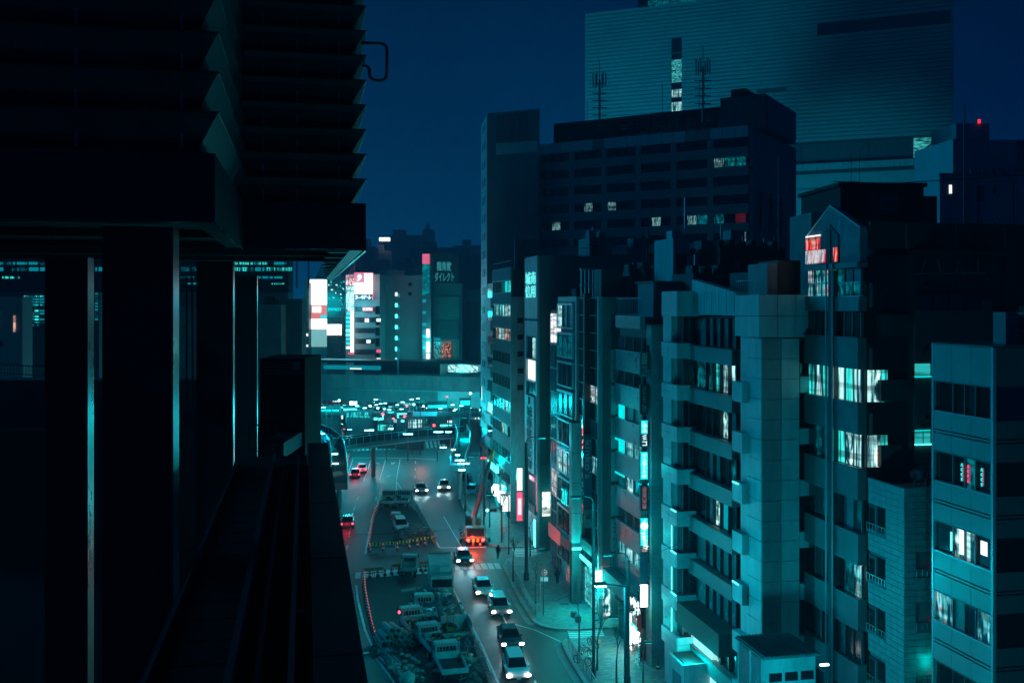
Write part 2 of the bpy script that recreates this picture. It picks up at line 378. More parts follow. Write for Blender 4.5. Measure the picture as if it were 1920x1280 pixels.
line([(790, 962), (806, 990), (824, 1026)]); line([(824, 1026), (874, 1026), (912, 1025)], .35, 'stop_line')
line([(828, 1058), (850, 1104), (880, 1163), (903, 1208), (936, 1283)], .2)
line([(832, 968), (866, 1026)], .13)
line([(668, 1096), (671, 1125), (684, 1178), (706, 1232), (748, 1292)], .22)
line([(712, 949), (700, 963), (692, 1000), (685, 1038)], .22)
for a, bq in (((696, 861), (682, 901)), ((723, 861), (712, 899)), ((750, 861), (743, 900)), ((662, 860), (640, 925))): line([a, bq], .15)
line([(660, 858), (720, 858), (780, 859), (822, 861)], .4, 'stop_line')
line([(672, 930), (662, 960), (656, 995), (650, 1030)], .14, dash=(3.2, 4.6)); line([(709, 910), (703, 945), (690, 1000)], .14, dash=(3.2, 6.0))
line([(779, 864), (778, 900)], .14, dash=(3, 5)); line([(915, 1098), (1010, 1290)], .14, dash=(4, 5))
line([(960, 1168), (1002, 1180), (1056, 1204)], .12)
b = MB()                                              # hatched island nose
p0, p1, p2 = G(743, 903), G(741, 912), G(759, 924)
for i in range(9):
    t = i / 8; a_ = G(743, 904).lerp(G(744, 928), t); c_ = G(744, 904).lerp(G(760, 926), t); stripe(b, a_, c_, .14)
stripe(b, G(743, 902), G(760, 926), .13); stripe(b, G(743, 902), G(743, 930), .13)
tag(b.build('road_marking', PAINT), kind='structure')
def zebra(pa, pb, da, n, w):                          # stripes from pa to pb, each reaching da along
    b = MB(); pa, pb = G(*pa), G(*pb); da = G(*da) - pa
    for i in range(n):
        c = pa.lerp(pb, i / (n - 1)); stripe(b, c, c + da, w)
    return tag(b.build('crosswalk', PAINT), kind='structure')
zebra((842, 1057), (930, 1055), (846, 1068), 8, .6)
zebra((672, 1072), (840, 1060), (670, 1084), 13, .6)
zebra((1058, 1168), (1070, 1198), (1122, 1168), 9, .42)
zebra((960, 1028), (968, 1048), (1024, 1028), 8, .42)
zebra((668, 832), (830, 826), (664, 845), 22, .5)
for x, y, s in ((676, 868, '←'), (706, 868, '↰'), (738, 868, '↱'), (699, 894, '↑'), (730, 892, '↱')):
    g = G(x, y); o = text(None, s, 1, (g.x, g.y, .004), (0, 0, TH), PAINT, 'road_arrow', fit=(1.0, 3.2)); o.scale.z = .05; tag(o, kind='structure')

# ================================================================== the right hand side of the street
V0 = 28.0
def plot(x_far, x_near, v):                            # (near u, length) of a frontage between two photo columns
    a, b2 = U(x_near, v), U(x_far, v); return a, b2 - a

# --- dark slab office block ------------------------------------------------
def slab_office():
    Pa, Pb = P(1012, 570, 160), P(1403, 570, 142.6)
    d = Vector((Pb.x - Pa.x, Pb.y - Pa.y, 0)); L = d.length; ang = math.atan2(d.y, d.x)
    r = empty('office_block', (Pa.x, Pa.y, 0), ang, 'wide dark office block with ribbon windows standing under the huge white tower', 'building')
    ztop = 55.6
    B(r, 'wall', 0, L, 0.5, 26, 0, ztop - .3, DARKW)
    wallm = mat('navy_spandrel', 0.26, 0.55, noise=0.15, scale=0.4, streak=0.7)
    palem = mat('pale_parapet', 0.6, 0.5, noise=0.1)
    OW = litwin('office_lit_white', (.4, .9, .9), .45, sc=(2, 2, .5)); OC = litwin('office_lit_teal', (.0, .6, .65), .4, sc=(2, 2, .5))
    nb = 6; bw = L / nb; lit = {(1, 5, 0): OW, (1, 5, 1): OC, (1, 5, 2): W_DIM, (3, 1, 1): OW, (3, 2, 0): OW, (4, 0, 1): OW, (4, 4, 1): OW, (4, 4, 2): W_DIM,
            (4, 5, 0): W_DIM, (4, 5, 2): emit('red_room', (0.9, 0.02, 0.02), .06), (5, 5, 2): OW, (4, 3, 1): OW, (5, 1, 2): W_DIM}
    for j in range(nb):
        for q in range(3 if j < 4 else 3):
            B(r, 'parapet_panel', j * bw + q * bw / 3 + .04, j * bw + (q + 1) * bw / 3 - .04, -.05, .5, ztop - 1.6, ztop, palem if (j * 3 + q) not in (13, 14, 5) else wallm)
    for k in range(13):
        zt = ztop - 1.65 - k * 2.72
        B(r, 'spandrel', 0, L, 0.0, .5, zt - 2.72, zt - 1.35, wallm)
        for j in range(nb):
            B(r, 'pier', j * bw - .45, j * bw + .45, .03, .5, zt - 1.35, zt, wallm)
            for q in range(3):
                x = j * bw + .45 + q * (bw - .9) / 3; w = (bw - .9) / 3
                B(r, 'window', x + .05, x + w - .05, .38, .45, zt - 1.32, zt - .03, lit.get((k, j, q), GLASS if (k * 7 + j * 3 + q) % 5 else GLASS2))
                B(r, 'mullion', x - .04, x + .04, .2, .5, zt - 1.35, zt, BLACK)
    # right-hand end with its vertical pipes
    B(r, 'end_wall', L, L + .5, .5, 24, 0, ztop - .2, wallm)
    for y in (4, 9, 9.6, 15): rod(r, 'downpipe', (L + .65, y, 20), (L + .65, y, ztop - 9), .12, BLACK)
    for k in range(12): B(r, 'window', L + .5, L + .56, 12, 13.4, 10 + k * 3, 11.6 + k * 3, GLASS)
    # roof storey: open frame, plant rooms
    z = ztop
    B(r, 'plant_room', .4, 11, 4, 20, z - .5, z + 3.9, BLACK)
    B(r, 'roof_beam', 11, 29.4, 3, 3.6, z + 2.9, z + 3.7, BLACK); B(r, 'roof_slab', 11, 29.4, 3.6, 20, z + 3.2, z + 3.6, BLACK)
    for i in range(7): B(r, 'roof_post', 11.6 + i * 2.7, 12.2 + i * 2.7, 3.05, 3.55, z - .3, z + 2.9, BLACK)
    for i in range(6):
        for q in (.9, 1.9, 2.4): B(r, 'louver', 12.3 + i * 2.7, 14.2 + i * 2.7, 4.2, 4.4, z + q, z + q + .14, STEEL)
        B(r, 'duct', 12.5 + i * 2.7, 13.8 + i * 2.7, 5, 7, z, z + 1.6, GREYW)
    B(r, 'plant_room', 29.5, L + 2, 1.5, 18, z - .3, z + 4.6, mat('plant_cladding', 0.10, 0.5, noise=.3, scale=.8, streak=.8))
    B(r, 'plant_room', 31.2, 33.4, 1.2, 8, z + 4.6, z + 5.6, BLACK)
    for i in range(8): B(r, 'roof_panel', L + 2.05, L + 2.12, 2 + i * 2, 3.9 + i * 2, z + .1, z + 4.5, GREYW)
    # stair tower and narrow lit side towards the street
    PaW, Pt, Ps = P(1012, 570, 159.2), P(914, 570, 163), P(903, 570, 174)
    inv = Matrix.Rotation(-ang, 4, 'Z') @ Matrix.Translation((-Pa.x, -Pa.y, 0))
    a_, b_, c_ = inv @ Vector((PaW.x, PaW.y, 0)), inv @ Vector((Pt.x, Pt.y, 0)), inv @ Vector((Ps.x, Ps.y, 0))
    zt = 61.2; inner = a_ + (c_ - b_) * 1.0
    MB().poly([(p.x, p.y, zt) for p in (b_, a_, inner, c_)], zt).build('stair_tower', wallm, r)
    aw = math.atan2((a_ - b_).y, (a_ - b_).x); ln = (a_ - b_).length
    e = (a_ - b_).normalized(); nrm = Vector((e.y, -e.x, 0))
    def on(s0, s1, z0, z1, m, nm, dd=.12, base=b_, ee=e, nn=nrm, aa=aw):
        c = base + ee * (s0 + s1) / 2 + nn * dd / 2
        link(nm, unit('box', m), None, r, (c.x, c.y, (z0 + z1) / 2), (0, 0, aa), (s1 - s0, dd, z1 - z0))
    for i in range(4): on(1.6 + i * 1.4, 1.6 + i * 1.4 + 1.3, zt - 4.9, zt - .4, GREYW, 'cladding_panel')
    on(1.6, ln - .3, zt - 6.9, zt - 5.1, palem, 'cladding_panel')
    for i in range(5): on(1.6, ln - .3, zt - 13.5 - i * 6.2, zt - 7.6 - i * 6.2, wallm, 'cladding_panel', .05)
    on(2.0, 3.3, 33.3, 34.7, W_WARM, 'window'); on(3.45, 4.0, 33.3, 34.7, W_WARM, 'window'); on(6.6, 8.0, 34.2, 35.5, emit('pale_win', (.2, .75, .7), .8), 'window')
    e2 = (b_ - c_).normalized(); n2 = Vector((e2.y, -e2.x, 0)); a2 = math.atan2(e2.y, e2.x); l2 = (b_ - c_).length
    for k in range(20):
        on(.03, l2 - .03, k * 3.05 + .03, k * 3.05 + 3.0, WHITEW, 'cladding_panel', .1, c_, e2, n2, a2)
        on(l2 * .3, l2 * .42, k * 3.05 + 1.0, k * 3.05 + 2.3, GLASS, 'window', .13, c_, e2, n2, a2); on(l2 * .6, l2 * .72, k * 3.05 + 1.0, k * 3.05 + 2.3, GLASS, 'window', .13, c_, e2, n2, a2)
    for x, zz in ((6, 60), (19, 61), (25, 61)): rod(r, 'aerial', (x, 5, z + 3.5), (x, 5, zz + 3), .05, BLACK)
    return r, ang, Pa, ztop
so, so_ang, so_P, so_top = slab_office()
def mast(px, ybase, ytop, Y, lab):
    b0 = P(px, ybase, Y); t = P(px, ytop, Y); h = t.z - b0.z
    r = empty('antenna_mast', b0, 0, lab, 'antenna'); b = MB(); b.rod((0, 0, -2), (0, 0, h * .66), .16, n=8); b.rod((0, 0, h * .6), (0, 0, h), .05); b.build('pole', BLACK, r)
    for i in range(4):
        z = h * (.08 + i * .12); p = MB(); p.box(-1.15, 1.15, -.12, .12, z, z + .12); p.box(-.12, .12, -1.15, 1.15, z + .02, z + .14); p.build('crossarm', BLACK, r)
    for i in range(6):
        a = i * math.pi / 3; c, s = math.cos(a) * 1.0, math.sin(a) * 1.0
        p = MB(); p.rod((c, s, h * .55), (c, s, h * .78), .09); p.rod((0, 0, h * .6), (c, s, h * .6), .04); p.build('aerial', BLACK, r)
mast(1124, 226, 112, 158, 'rooftop radio mast at the left end of the dark office block roof')
mast(1318, 205, 85, 146, 'rooftop radio mast with ring of aerials beside the dark office block\'s plant room')

# --- huge white tower ----------------------------------------------------------
def tower():
    A, Bp = P(1099, 570, 300), P(1785, 570, 262)
    d = Vector((Bp.x - A.x, Bp.y - A.y, 0)); L = d.length; ang = math.atan2(d.y, d.x)
    r = empty('tower_block', (A.x, A.y, 0), ang, 'huge pale high-rise box clad in thin horizontal strips with one dark slot window', 'building')
    zb, zt = 74.7, 117.4
    body = mat('tower_core', 0.10, 0.7); cl = mat('tower_strip', 0.36, 0.45, noise=0.10, scale=0.12)
    B(r, 'wall', 0.3, L - .3, .4, 44, zb, zt - .3, body)
    n = 38; h = (zt - zb) / n
    slot = (66.8, L - .3, 103.5, 107.3); strip2 = (50.5, 58.7, 89, 90.1); col = (26, 29.1, 85.9, 107.2)
    for k in range(n):
        z0 = zb + k * h; segs = [(0, L)]
        for (s0, s1, q0, q1) in (slot, strip2, col):
            if z0 + h / 2 > q0 and z0 + h / 2 < q1:
                new = []
                for a, b_ in segs:
                    if s0 < b_ and s1 > a:
                        if s0 > a: new.append((a, s0))
                        if s1 < b_: new.append((s1, b_))
                    else: new.append((a, b_))
                segs = new
        for a, b_ in segs: B(r, 'cladding_strip', a, b_, 0, .35, z0 + .26, z0 + h, cl)
        B(r, 'cladding_strip', -.35, -.02, .1, 44, z0 + .26, z0 + h, cl)
        B(r, 'cladding_strip', L + .02, L + .35, .1, 44, z0 + .26, z0 + h, cl)
    B(r, 'window', slot[0], slot[1], .36, .38, slot[2], slot[3], GLASS)
    zz = [(86, 88.7, 1), (88.9, 90, 0), (90.2, 92.4, 1), (92.6, 94.3, 0), (94.5, 101.1, 2), (101.3, 102.6, 0), (103.3, 107.2, 0)]
    for a, b_, m in zz: B(r, 'window', 26.1, 29.0, .2, .38, a, b_, [GLASS, W_CURTW, litwin('slot_room', (.1, .8, .8), .9, sc=(1, 1, 1))][m])
    # recessed storeys under the box, then the podium
    B(r, 'recess_wall', 6, L - 1.5, 3, 40, 68, zb, mat('recess_dark', 0.09, 0.5)); B(r, 'window', 91.5, 98, 2.85, 2.98, 69.0, 74.6, litwin('truss_room', (.08, .75, .72), .8, sc=(.4, .4, .5), lo=.25, hi=.6))
    tr = MB()
    tr.rod((91.5, 2.6, 69), (98, 2.6, 74.6), .22); tr.rod((91.6, 2.6, 72), (96, 2.6, 69), .12); tr.rod((92, 2.6, 74), (98, 2.6, 72.8), .1)
    tr.build('brace', BLACK, r)
    for s in (42, 62, 80, 99): B(r, 'recess_fin', s, s + .3, 2.8, 3, 68, zb, BLACK)
    B(r, 'podium', -4, L + 3, -3, 44, 0, 68, mat('podium_stone', 0.33, 0.6, noise=.1, scale=.2))
    B(r, 'podium_coping', -4.2, L + 3.2, -3.4, -3, 66.6, 68.3, WHITEW); B(r, 'podium_gap', -4, L + 3, -3.08, -3.01, 65.5, 66.5, BLACK)
    for k in range(11):
        for q in range(9): B(r, 'podium_panel', 30 + q * 11 + .1, 41 + q * 11 - .1, -3.12, -3.01, 65.3 - (k + 1) * 3.1, 65.3 - k * 3.1 - .16, mat('podium_skin', 0.36, .5, noise=.1, scale=.3))
    B(r, 'rooftop_frame', 14, 40, 8, 30, zt - .3, zt + 8, BLACK); B(r, 'rooftop_window', 17, 34, 7.8, 8, zt + 1.2, zt + 5, W_DIM)
    return r
tower()
# ------------------------------------------------------------------ pale apartment block at the far right
def far_apartment():
    Y = 92; A = P(1762, 570, Y); r = empty('apartment_building', (A.x, A.y, 0), TH * .4, 'pale plain apartment block with small windows at the upper right behind the dark roofs', 'building')
    zt = 44.3; w = 8.2
    B(r, 'wall', 0, w, 0, 9, 0, zt - 2.4, mat('navy_render', 0.42, 0.7, noise=.15, scale=.5, streak=.7)); B(r, 'roof_room', 2.1, w, 1.5, 9, zt - 2.4, zt + 1.2, mat('navy_render', .1))
    B(r, 'coping', -.05, w + .05, -.06, .2, zt - 2.4, zt - 2.2, CONC)
    for k in range(5):
        z = 41 - k * 3.35
        for x, ww, hh, m in ((.9, .25, .8, GLASS), (3.6, .6, 1.4, GLASS), (5.2, .25, .8, GLASS)):
            B(r, 'window', x, x + ww, -.04, .02, z - hh, z, E_SIGN if (k == 0 and x == .9) else m); B(r, 'window_sill', x - .05, x + ww + .05, -.12, -.04, z - hh - .08, z - hh, CONC)
    for x in (1.0, 2.2, 5.6): rod(r, 'downpipe', (x + 1.5, -.12, 20), (x + 1.5, -.12, zt - 3), .04, BLACK)
    for x in (3.2, 4.4, 5.4): rod(r, 'roof_lamp', (x, .3, zt - 2.2), (x, .3, zt - 1.7), .09, BLACK)
    rod(r, 'dish_arm', (6.4, .3, zt - 2.2), (6.4, .3, zt - .8), .04, STEEL); link('dish', unit('cyl', STEEL, 16), None, r, (6.4, .1, zt - .6), (R(70), 0, R(30)), (.9, .9, .1))
    return r
far_apartment()
tag(rod(None, 'mast', P(1808, 420, 80), P(1808, 195, 80), .06, BLACK), 'thin tall black rooftop pole against the pale apartment block', 'pole')
tag(rod(None, 'overhead_cable', P(1480, 356, 70), P(1930, 328, 62), .03, BLACK), 'single dark cable slung across the pale apartment block', 'cable')
g_ = P(1765, 300, 130)
bb = empty('apartment_building', (g_.x, g_.y, 0), 0.05, 'low pale block whose roof step peeks out right of the white tower', 'building')
B(bb, 'wall', 2, 22, 0, 12, 0, 51.5, GREYW); B(bb, 'roof_room', 2.5, 7, 1, 8, 51.5, 53.8, WHITEW); B(bb, 'beacon', 5.4, 5.7, .8, 1.0, 53.8, 54.3, E_RED)
for k in range(4): B(bb, 'window', 4 + k * 4, 5.5 + k * 4, -.05, .05, 47, 48.5, GLASS)

# --- B1b narrow block with staggered boxes -------------------------------------
def narrow_block():
    u0, L = plot(914, 926, 28.6); r = at(u0, 28.6, 'narrow pale block with stacked square window boxes beside the dark office block\'s lit edge')
    B(r, 'wall', 0, 6, 0, L, 0, 33.2, WHITEW)
    for k in range(9):
        z = 33 - k * 3.6; lit = W_CURTW if k == 5 else GLASS
        FB(r, 's', 'window', .6, L - .9, .02, .1, z - 2.0, z - .5, lit); FB(r, 's', 'balcony_box', .1, L - .2, .03, .5, z - 3.5, z - 2.05, WHITEW)
    for k in range(3): FB(r, 'f', 'window', .5, 1.6, .02, .08, 26 - k * 4, 27.5 - k * 4, GLASS)
    # office block's own lower street wing
    u1, L1 = plot(901, 914, 30.2); q = at(u1, 30.2, 'lower street wing with slit windows at the foot of the dark office block')
    B(q, 'wall', 0, 9, 0, L1, 0, 16.5, WHITEW); B(q, 'wall', 0, 9, L1 * .3, L1, 16.5, 20, WHITEW)
    for k in range(4):
        for j in range(6): FB(q, 's', 'window', .8 + j * L1 / 6.3, 1.5 + j * L1 / 6.3, .02, .08, 3.2 + k * 3.5, 5.2 + k * 3.5, GLASS)
    FB(q, 's', 'lit_panel', .3, L1 * .8, .02, .1, 13.4, 15.8, emit('lit_white_soft', (.75, 1, 1), .95))
narrow_block()
# --- B2 striped office ---------------------------------------------------------
def striped_office():
    u0, L = plot(926, 960, V0); r = at(u0, V0, 'striped office building with ribbed spandrel bands and rows of lit windows')
    z = 35.0; bandm = mat('ribbed_band', 0.28, 0.5, noise=.15, scale=2, streak=.9)
    B(r, 'wall', 0, 14, .1, L, 0, z - .2, DARKW)
    lit = {(0, 0): W_CURT, (0, 1): E_TEAL, (0, 2): W_DIM, (1, 0): W_CURTW, (1, 1): W_CURTW, (1, 2): W_CURTW, (1, 3): W_CURT, (1, 4): W_CURTW, (2, 0): W_WARM, (2, 1): W_WARM, (2, 2): W_CURTW, (2, 3): W_CURTW, (2, 4): W_WARM,
           (5, 0): W_CURT, (5, 1): W_CURTW, (5, 2): W_CURT, (5, 3): W_CURT, (6, 1): W_CURT, (6, 2): W_SHOP}
    bands(r, 's', 0, L, z, 9, 3.35, 1.75, 6, bandm, lit=lit, d=.25, sub=2)
    for k in range(9):
        for q in range(16): FB(r, 's', 'rib', .2 + q * L / 16, .32 + q * L / 16, .25, .31, z - k * 3.35 - 1.6, z - k * 3.35 - .1, bandm)
    B(r, 'corner_pier', -.25, 2.3, -.35, .1, 0, 31, WHITEW)
    for k in range(5): B(r, 'vent', .7, 1.5, -.42, -.35, 27.4 - k * 2.3, 28.1 - k * 2.3, BLACK)
    B(r, 'wall', 2.3, 10, -2.2, .1, 0, 30, DARKW)
    for k in range(8): B(r, 'balcony', 2.3, 4.2, -3.1, -2.2, 4 + k * 3.3, 5.1 + k * 3.3, GREYW)
    rail(r, [(-.1, 0, z), (-.1, L, z)], 1.0, 12)
    B(r, 'roof_board', 1.0, 4.6, 3, 3.3, z - .1, z + 4.1, GREYW)
    for i in range(5): rod(r, 'board_strut', (1.2 + i * .8, 3.4, z), (1.2 + i * .8, 3.4, z + 4.1), .06, STEEL)
    return r, L
r2, L2 = striped_office()
t = empty('shop_sign', W(U(974, 27.2), 27.2, 0), TH, 'tall white lit vertical sign above the pink one, on the striped office corner', 'sign'); B(t, 'sign_face', -.36, .36, -.12, .12, 6.0, 8.9, E_SIGN); B(t, 'sign_frame', -.42, .42, -.1, .1, 5.9, 9.0, FRAME)
t = empty('shop_sign', W(U(974, 27.2), 27.2, 0), TH, 'hot pink lit vertical sign with white lettering under the white one', 'sign'); B(t, 'sign_face', -.38, .38, -.12, .12, 2.1, 5.8, E_PINK); B(t, 'sign_frame', -.44, .44, -.1, .1, 2.0, 5.88, FRAME); B(t, 'sign_panel', -.22, .22, -.16, -.12, 2.9, 5.0, emit('pinkwhite', (1, .75, .8), 1.2))
t = empty('shop_sign', W(U(951, 27.4), 27.4, 2.6), TH, 'small white lit box sign low on the wall left of the pink sign', 'sign'); B(t, 'sign_face', -.9, .9, -.12, .12, -1.1, 1.1, E_SIGN); B(t, 'sign_frame', -1, 1, -.08, .1, -1.2, 1.2, FRAME)
for i, (x, y, lab) in enumerate(((929, 918, 'left of two round white lanterns glowing outside the lit shop under the striped office'), (940, 931, 'right and lower of two round white lanterns outside the lit shop'))):
    Y = 146 - i * 5; p = P(x, y, Y); l_ = empty('lantern', p, 0, lab, 'lantern'); lamp((p.x - .6, p.y - .8, p.z), 220, (0, .95, 1), .6)
    b = MB(); b.ball((0, 0, 0), .62, 2, (1, 1, 1.5)); b.build('shade', E_WHITE, l_, smooth=True); rod(l_, 'bracket', (0, 0, .9), (1.2, .3, 1.1), .06, POLE)
g_ = uv(935, V0); r_ = at(g_[0], V0 - .35, 'glowing canopy strip sign over the shop entrance below the striped office', 'sign', 'canopy_sign')
B(r_, 'sign_face', -.5, -.1, -2.5, 4.2, 5.6, 6.7, E_TEALB); B(r_, 'canopy', -.6, .3, -3, 5, 6.75, 7.0, FRAME)
B(r2, 'shopfront', -.16, -.05, L2 - 10, L2 - 1.5, .2, 4.8, litwin('shop_cyan', (.0, .75, .85), .9, sc=(.5, .5, .5), lo=.3, hi=.6)); B(r2, 'shopfront_pier', -.3, -.05, L2 - 6, L2 - 5.5, 0, 5, GREYW)

# --- B3 bank building ------------------------------------------------------------
def bank():
    u0, L = plot(988, 1012, V0); r = at(u0, V0, 'tall slim bank building with a vertical kanji sign and a vast blank side wall')
    z = 35.9; sidem = mat('blank_side', 0.16, 0.75, noise=.18, scale=.15, streak=.5)
    B(r, 'wall', 0, 46, 0, L, 0, z, sidem)
    B(r, 'street_cladding', -.3, -.01, 0, L, 28.2, z - .02, WHITEW); B(r, 'street_cladding', -.3, -.01, 0, L, 26.0, 27.9, WHITEW); B(r, 'street_cladding', -.3, -.01, 0, 1.0, 0, 26, WHITEW); B(r, 'street_cladding', -.3, -.01, L - .9, L, 0, 26, WHITEW)
    text(r, '城南\n信用', 1, (-.36, L / 2, 32.4), STREET, emit('calligraphy', (.15, 1, .95), 1.0), fit=(L * .8, 3.2))
    for k in range(9):
        zt = 25.8 - k * 2.75
        lit = {1: E_SIGN, 0: W_CURTW}.get(k, GLASS if k % 2 else GLASS2)
        if k < 5:
            for j in range(2): FB(r, 's', 'window', 1.1 + j * (L - 2) / 2, 1.1 + (j + 1) * (L - 2) / 2 - .2, .02, .1, zt - 2.5, zt, lit if (k, j) != (0, 1) else GLASS)
            FB(r, 's', 'window_ledge', 1.0, L - .9, .05, .45, zt - 2.72, zt - 2.55, WHITEW)
    s = B(r, 'sign_board', -.5, -.3, .9, L - .9, 9.2, 18.6, WHITEW)
    text(r, '城\n南\n信\n用\n金\n庫', 1, (-.53, L / 2, 13.4), STREET, BLACK, gap=1.0, fit=(L * .42, 7.8), bold=.02)
    b = MB()
    for i in range(8):
        a = i * math.pi / 4; b.rod((-.55, L / 2, 18.0), (-.55, L / 2 + .45 * math.cos(a), 18.0 + .45 * math.sin(a)), .07)
    b.build('emblem', BLACK, r)
    FB(r, 's', 'shop_window', .8, L - .6, .02, .1, .5, 4.2, E_TEALD); FB(r, 's', 'door', 1.2, 2.6, .1, .16, .1, 3.4, E_TEALB); FB(r, 's', 'fascia', .2, L - .2, .02, .6, 4.4, 5.4, GREYW); FB(r, 's', 'neon_line', .2, 2.8, .6, .66, 8.4, 8.9, E_PINK); FB(r, 's', 'neon_line', .15, .25, .3, .36, 4.8, 8.4, E_PINK)
    # lit corner wall on the side alley
    FB(r, 'f', 'lit_window', .3, 3.3, .02, .12, 4.3, 7.2, litwin('bank_side', (.85, 1, .9), 1.5, sc=(.5, .5, .6), lo=.28, hi=.5)); FB(r, 'f', 'ledge', 0, 6, .02, .25, 10.2, 10.6, sidem); FB(r, 'f', 'plinth', 0, 5.5, .02, .12, .1, 2.8, GREYW)
    rail(r, [(3, .5, z), (18, .5, z)], 1.0, 10, BLACK)
    # roof plant
    for x, w, h, m in ((12.5, 1.6, 2.4, GREYW), (17.5, 3.2, 1.2, DARKW), (21.5, 2.5, 2.2, DARKW), (25.5, 1.8, 3.6, GREYW)): B(r, 'plant_unit', x, x + w, 1.5, 4, z, z + h, m)
    for x in (14.5, 27.5, 30): rod(r, 'flue', (x, 2, z), (x, 2, z + 3.4), .14, BLACK)
    lamp(W(u0 - 1.6, V0 + 1.8, 6.0), 150, (0, .95, .9), .4)
    return r
bank()

# --- B4 glass building ----------------------------------------------------------
def glass_block():
    ua, La = plot(1034, 1052, V0); ub, Lb = plot(1052, 1084, V0); uc, Lc = plot(1084, 1130, V0)
    r = at(ua, V0, 'slim building faced with close vertical white fins, lit white at the top')
    z = 29.3; B(r, 'wall', 0, 13, 0, La, 0, z, DARKW)
    B(r, 'lit_glazing', -.1, -.02, 0.1, La - .1, 25.6, 28.9, litwin('fin_light', (.9, .95, 1), 1.8, sc=(1, 1, .5), lo=.2, hi=.42))
    for k in range(9): B(r, 'glazing', -.1, -.02, .1, La - .1, 1.2 + k * 2.7, 3.7 + k * 2.7, [GLASS2, GLASS, W_DIM][(0, 1, 0, 2, 0, 1, 0, 1, 0)[k]]); B(r, 'spandrel', -.12, -.02, 0, La, 3.72 + k * 2.7, 3.88 + k * 2.7, FRAMEL)
    B(r, 'lit_glazing', -.12, -.11, 0.1, La * .9, 8.2, 11.2, litwin('fin_light2', (1, .8, .85), 1.0, sc=(1, 1, .5), lo=.35, hi=.5))
    for i in range(7): B(r, 'fin', -.165, -.12, i * (La - .08) / 6, .08 + i * (La - .08) / 6, .4, z - .1, WHITEW)
    B(r, 'roof_tank', 2, 5, 1, 3, z, z + 2.4, BLACK)
    q = at(ub, V0, 'building of wide bay windows in pale frames beside the close vertical fins')
    z = 30.7; B(q, 'wall', 0, 13, 0, Lb, 0, z, DARKW); B(q, 'parapet', -.35, -.01, 0, Lb, z - .45, z + .1, WHITEW)
    for k in range(9):
        zt = z - .6 - k * 3.15
        FB(q, 's', 'bay_frame', .5, Lb - .1, .02, .5, zt - .22, zt, FRAMEL); FB(q, 's', 'bay_frame', .5, Lb - .1, .02, .5, zt - 2.75, zt - 2.6, FRAMEL)
        ml = {0: GLASS3, 1: W_DIM, 2: GLASS, 3: GLASS2, 4: GLASS, 5: W_MIX, 6: GLASS2, 7: GLASS, 8: GLASS}[k]
        for j in range(3): FB(q, 's', 'window', .55 + j * (Lb - .7) / 3, .55 + (j + 1) * (Lb - .7) / 3 - .12, .3, .4, zt - 2.58, zt - .24, W_CURTW if (k, j) == (0, 2) else ml)
        for j in range(4): FB(q, 's', 'mullion', .5 + j * (Lb - .7) / 3, .6 + j * (Lb - .7) / 3, .28, .5, zt - 2.6, zt - .22, FRAMEL if j in (0, 3) else FRAME)
    B(q, 'fascia', -.9, -.01, 0, Lb, 4.2, 5.3, GREYW); B(q, 'red_sign', -.96, -.9, Lb * .55, Lb + 2, 3.9, 5.4, E_REDD); B(q, 'shopfront', -.1, -.02, .5, Lb - .5, .3, 3.9, W_DIM); B(q, 'door', -.14, -.1, Lb * .4, Lb * .62, .1, 3.2, litwin('warmdoor', (1, .4, .35), .5, sc=(2, 2, .3)))
    text(q, 'ZUV', 1, (-.55, Lb * .5, 9.2), STREET, E_TEAL, fit=(2.4, 1.6))
    c = at(uc, V0, 'curtain-wall glass building with a dark central fin and a blank side wall')
    z = 30.7; B(c, 'wall', 0, 14, 0, Lc, 0, z, mat('kink_side', 0.19, 0.7, noise=.15, scale=.2, streak=.5))
    for yy, w_ in ((0, .5), (Lc * .98 - .6, .6)): B(c, 'pier', -.4, -.02, yy, yy + w_, 0, z + .05, WHITEW)
    B(c, 'central_fin', -.75, -.02, Lc * .42, Lc * .42 + .55, 4, z + .4, BLACK)
    for k in range(15):
        zt = z - .1 - k * 1.72
        for j, (y0, y1) in enumerate(((.5, Lc * .21), (Lc * .21, Lc * .42), (Lc * .42 + .55, Lc * .7), (Lc * .7, Lc * .98 - .6))):
            g = GLASS if (k + j) % 3 else GLASS2
            if k in (6, 7, 8, 10, 13) and (j + k) % 2 == 0: g = [W_DIM, GLASS3, W_CURT][(j * k) % 3]  # glowing panes stand in for street light reflected in the lower glazing
            if (k, j) in ((5, 0), (5, 1)): g = litwin('spotty', (.9, 1, 1), 1.4, sc=(2.2, 2.2, 2.5), lo=.5, hi=.6)
            if (k, j) in ((9, 1), (9, 3), (10, 2), (12, 1), (9, 0)): g = W_MIX
            B(c, 'window', -.12, -.02, y0 + .05, y1 - .05, zt - 1.66, zt - .04, g)
        B(c, 'transom', -.22, -.05, .5, Lc * .98 - .6, zt - .04, zt + .04, FRAMEL)
    for y0 in (Lc * .21, Lc * .7): B(c, 'mullion', -.2, -.05, y0 - .04, y0 + .04, 4, z, FRAME)
    # vertical banner sign with lettering
    bn = B(c, 'banner', -1.35, -.5, 1.8, 1.95, 8.2, 17.3, mat('banner_blue', (.02, .07, .11), .5, noise=.1)); text(c, "kinko's", 1, (-.92, 1.77, 14.9), (R(90), R(90), 0), mat('banner_ink', (.3, .42, .45), noise=0), fit=(3.7, .62)); B(c, 'banner_foot', -1.33, -.52, 1.75, 1.79, 8.3, 10.0, GREYW)
    text(c, '❉', 1, (-.9, 1.72, 9.3), FRONT, BLACK, 'emblem', fit=(.5, .5))
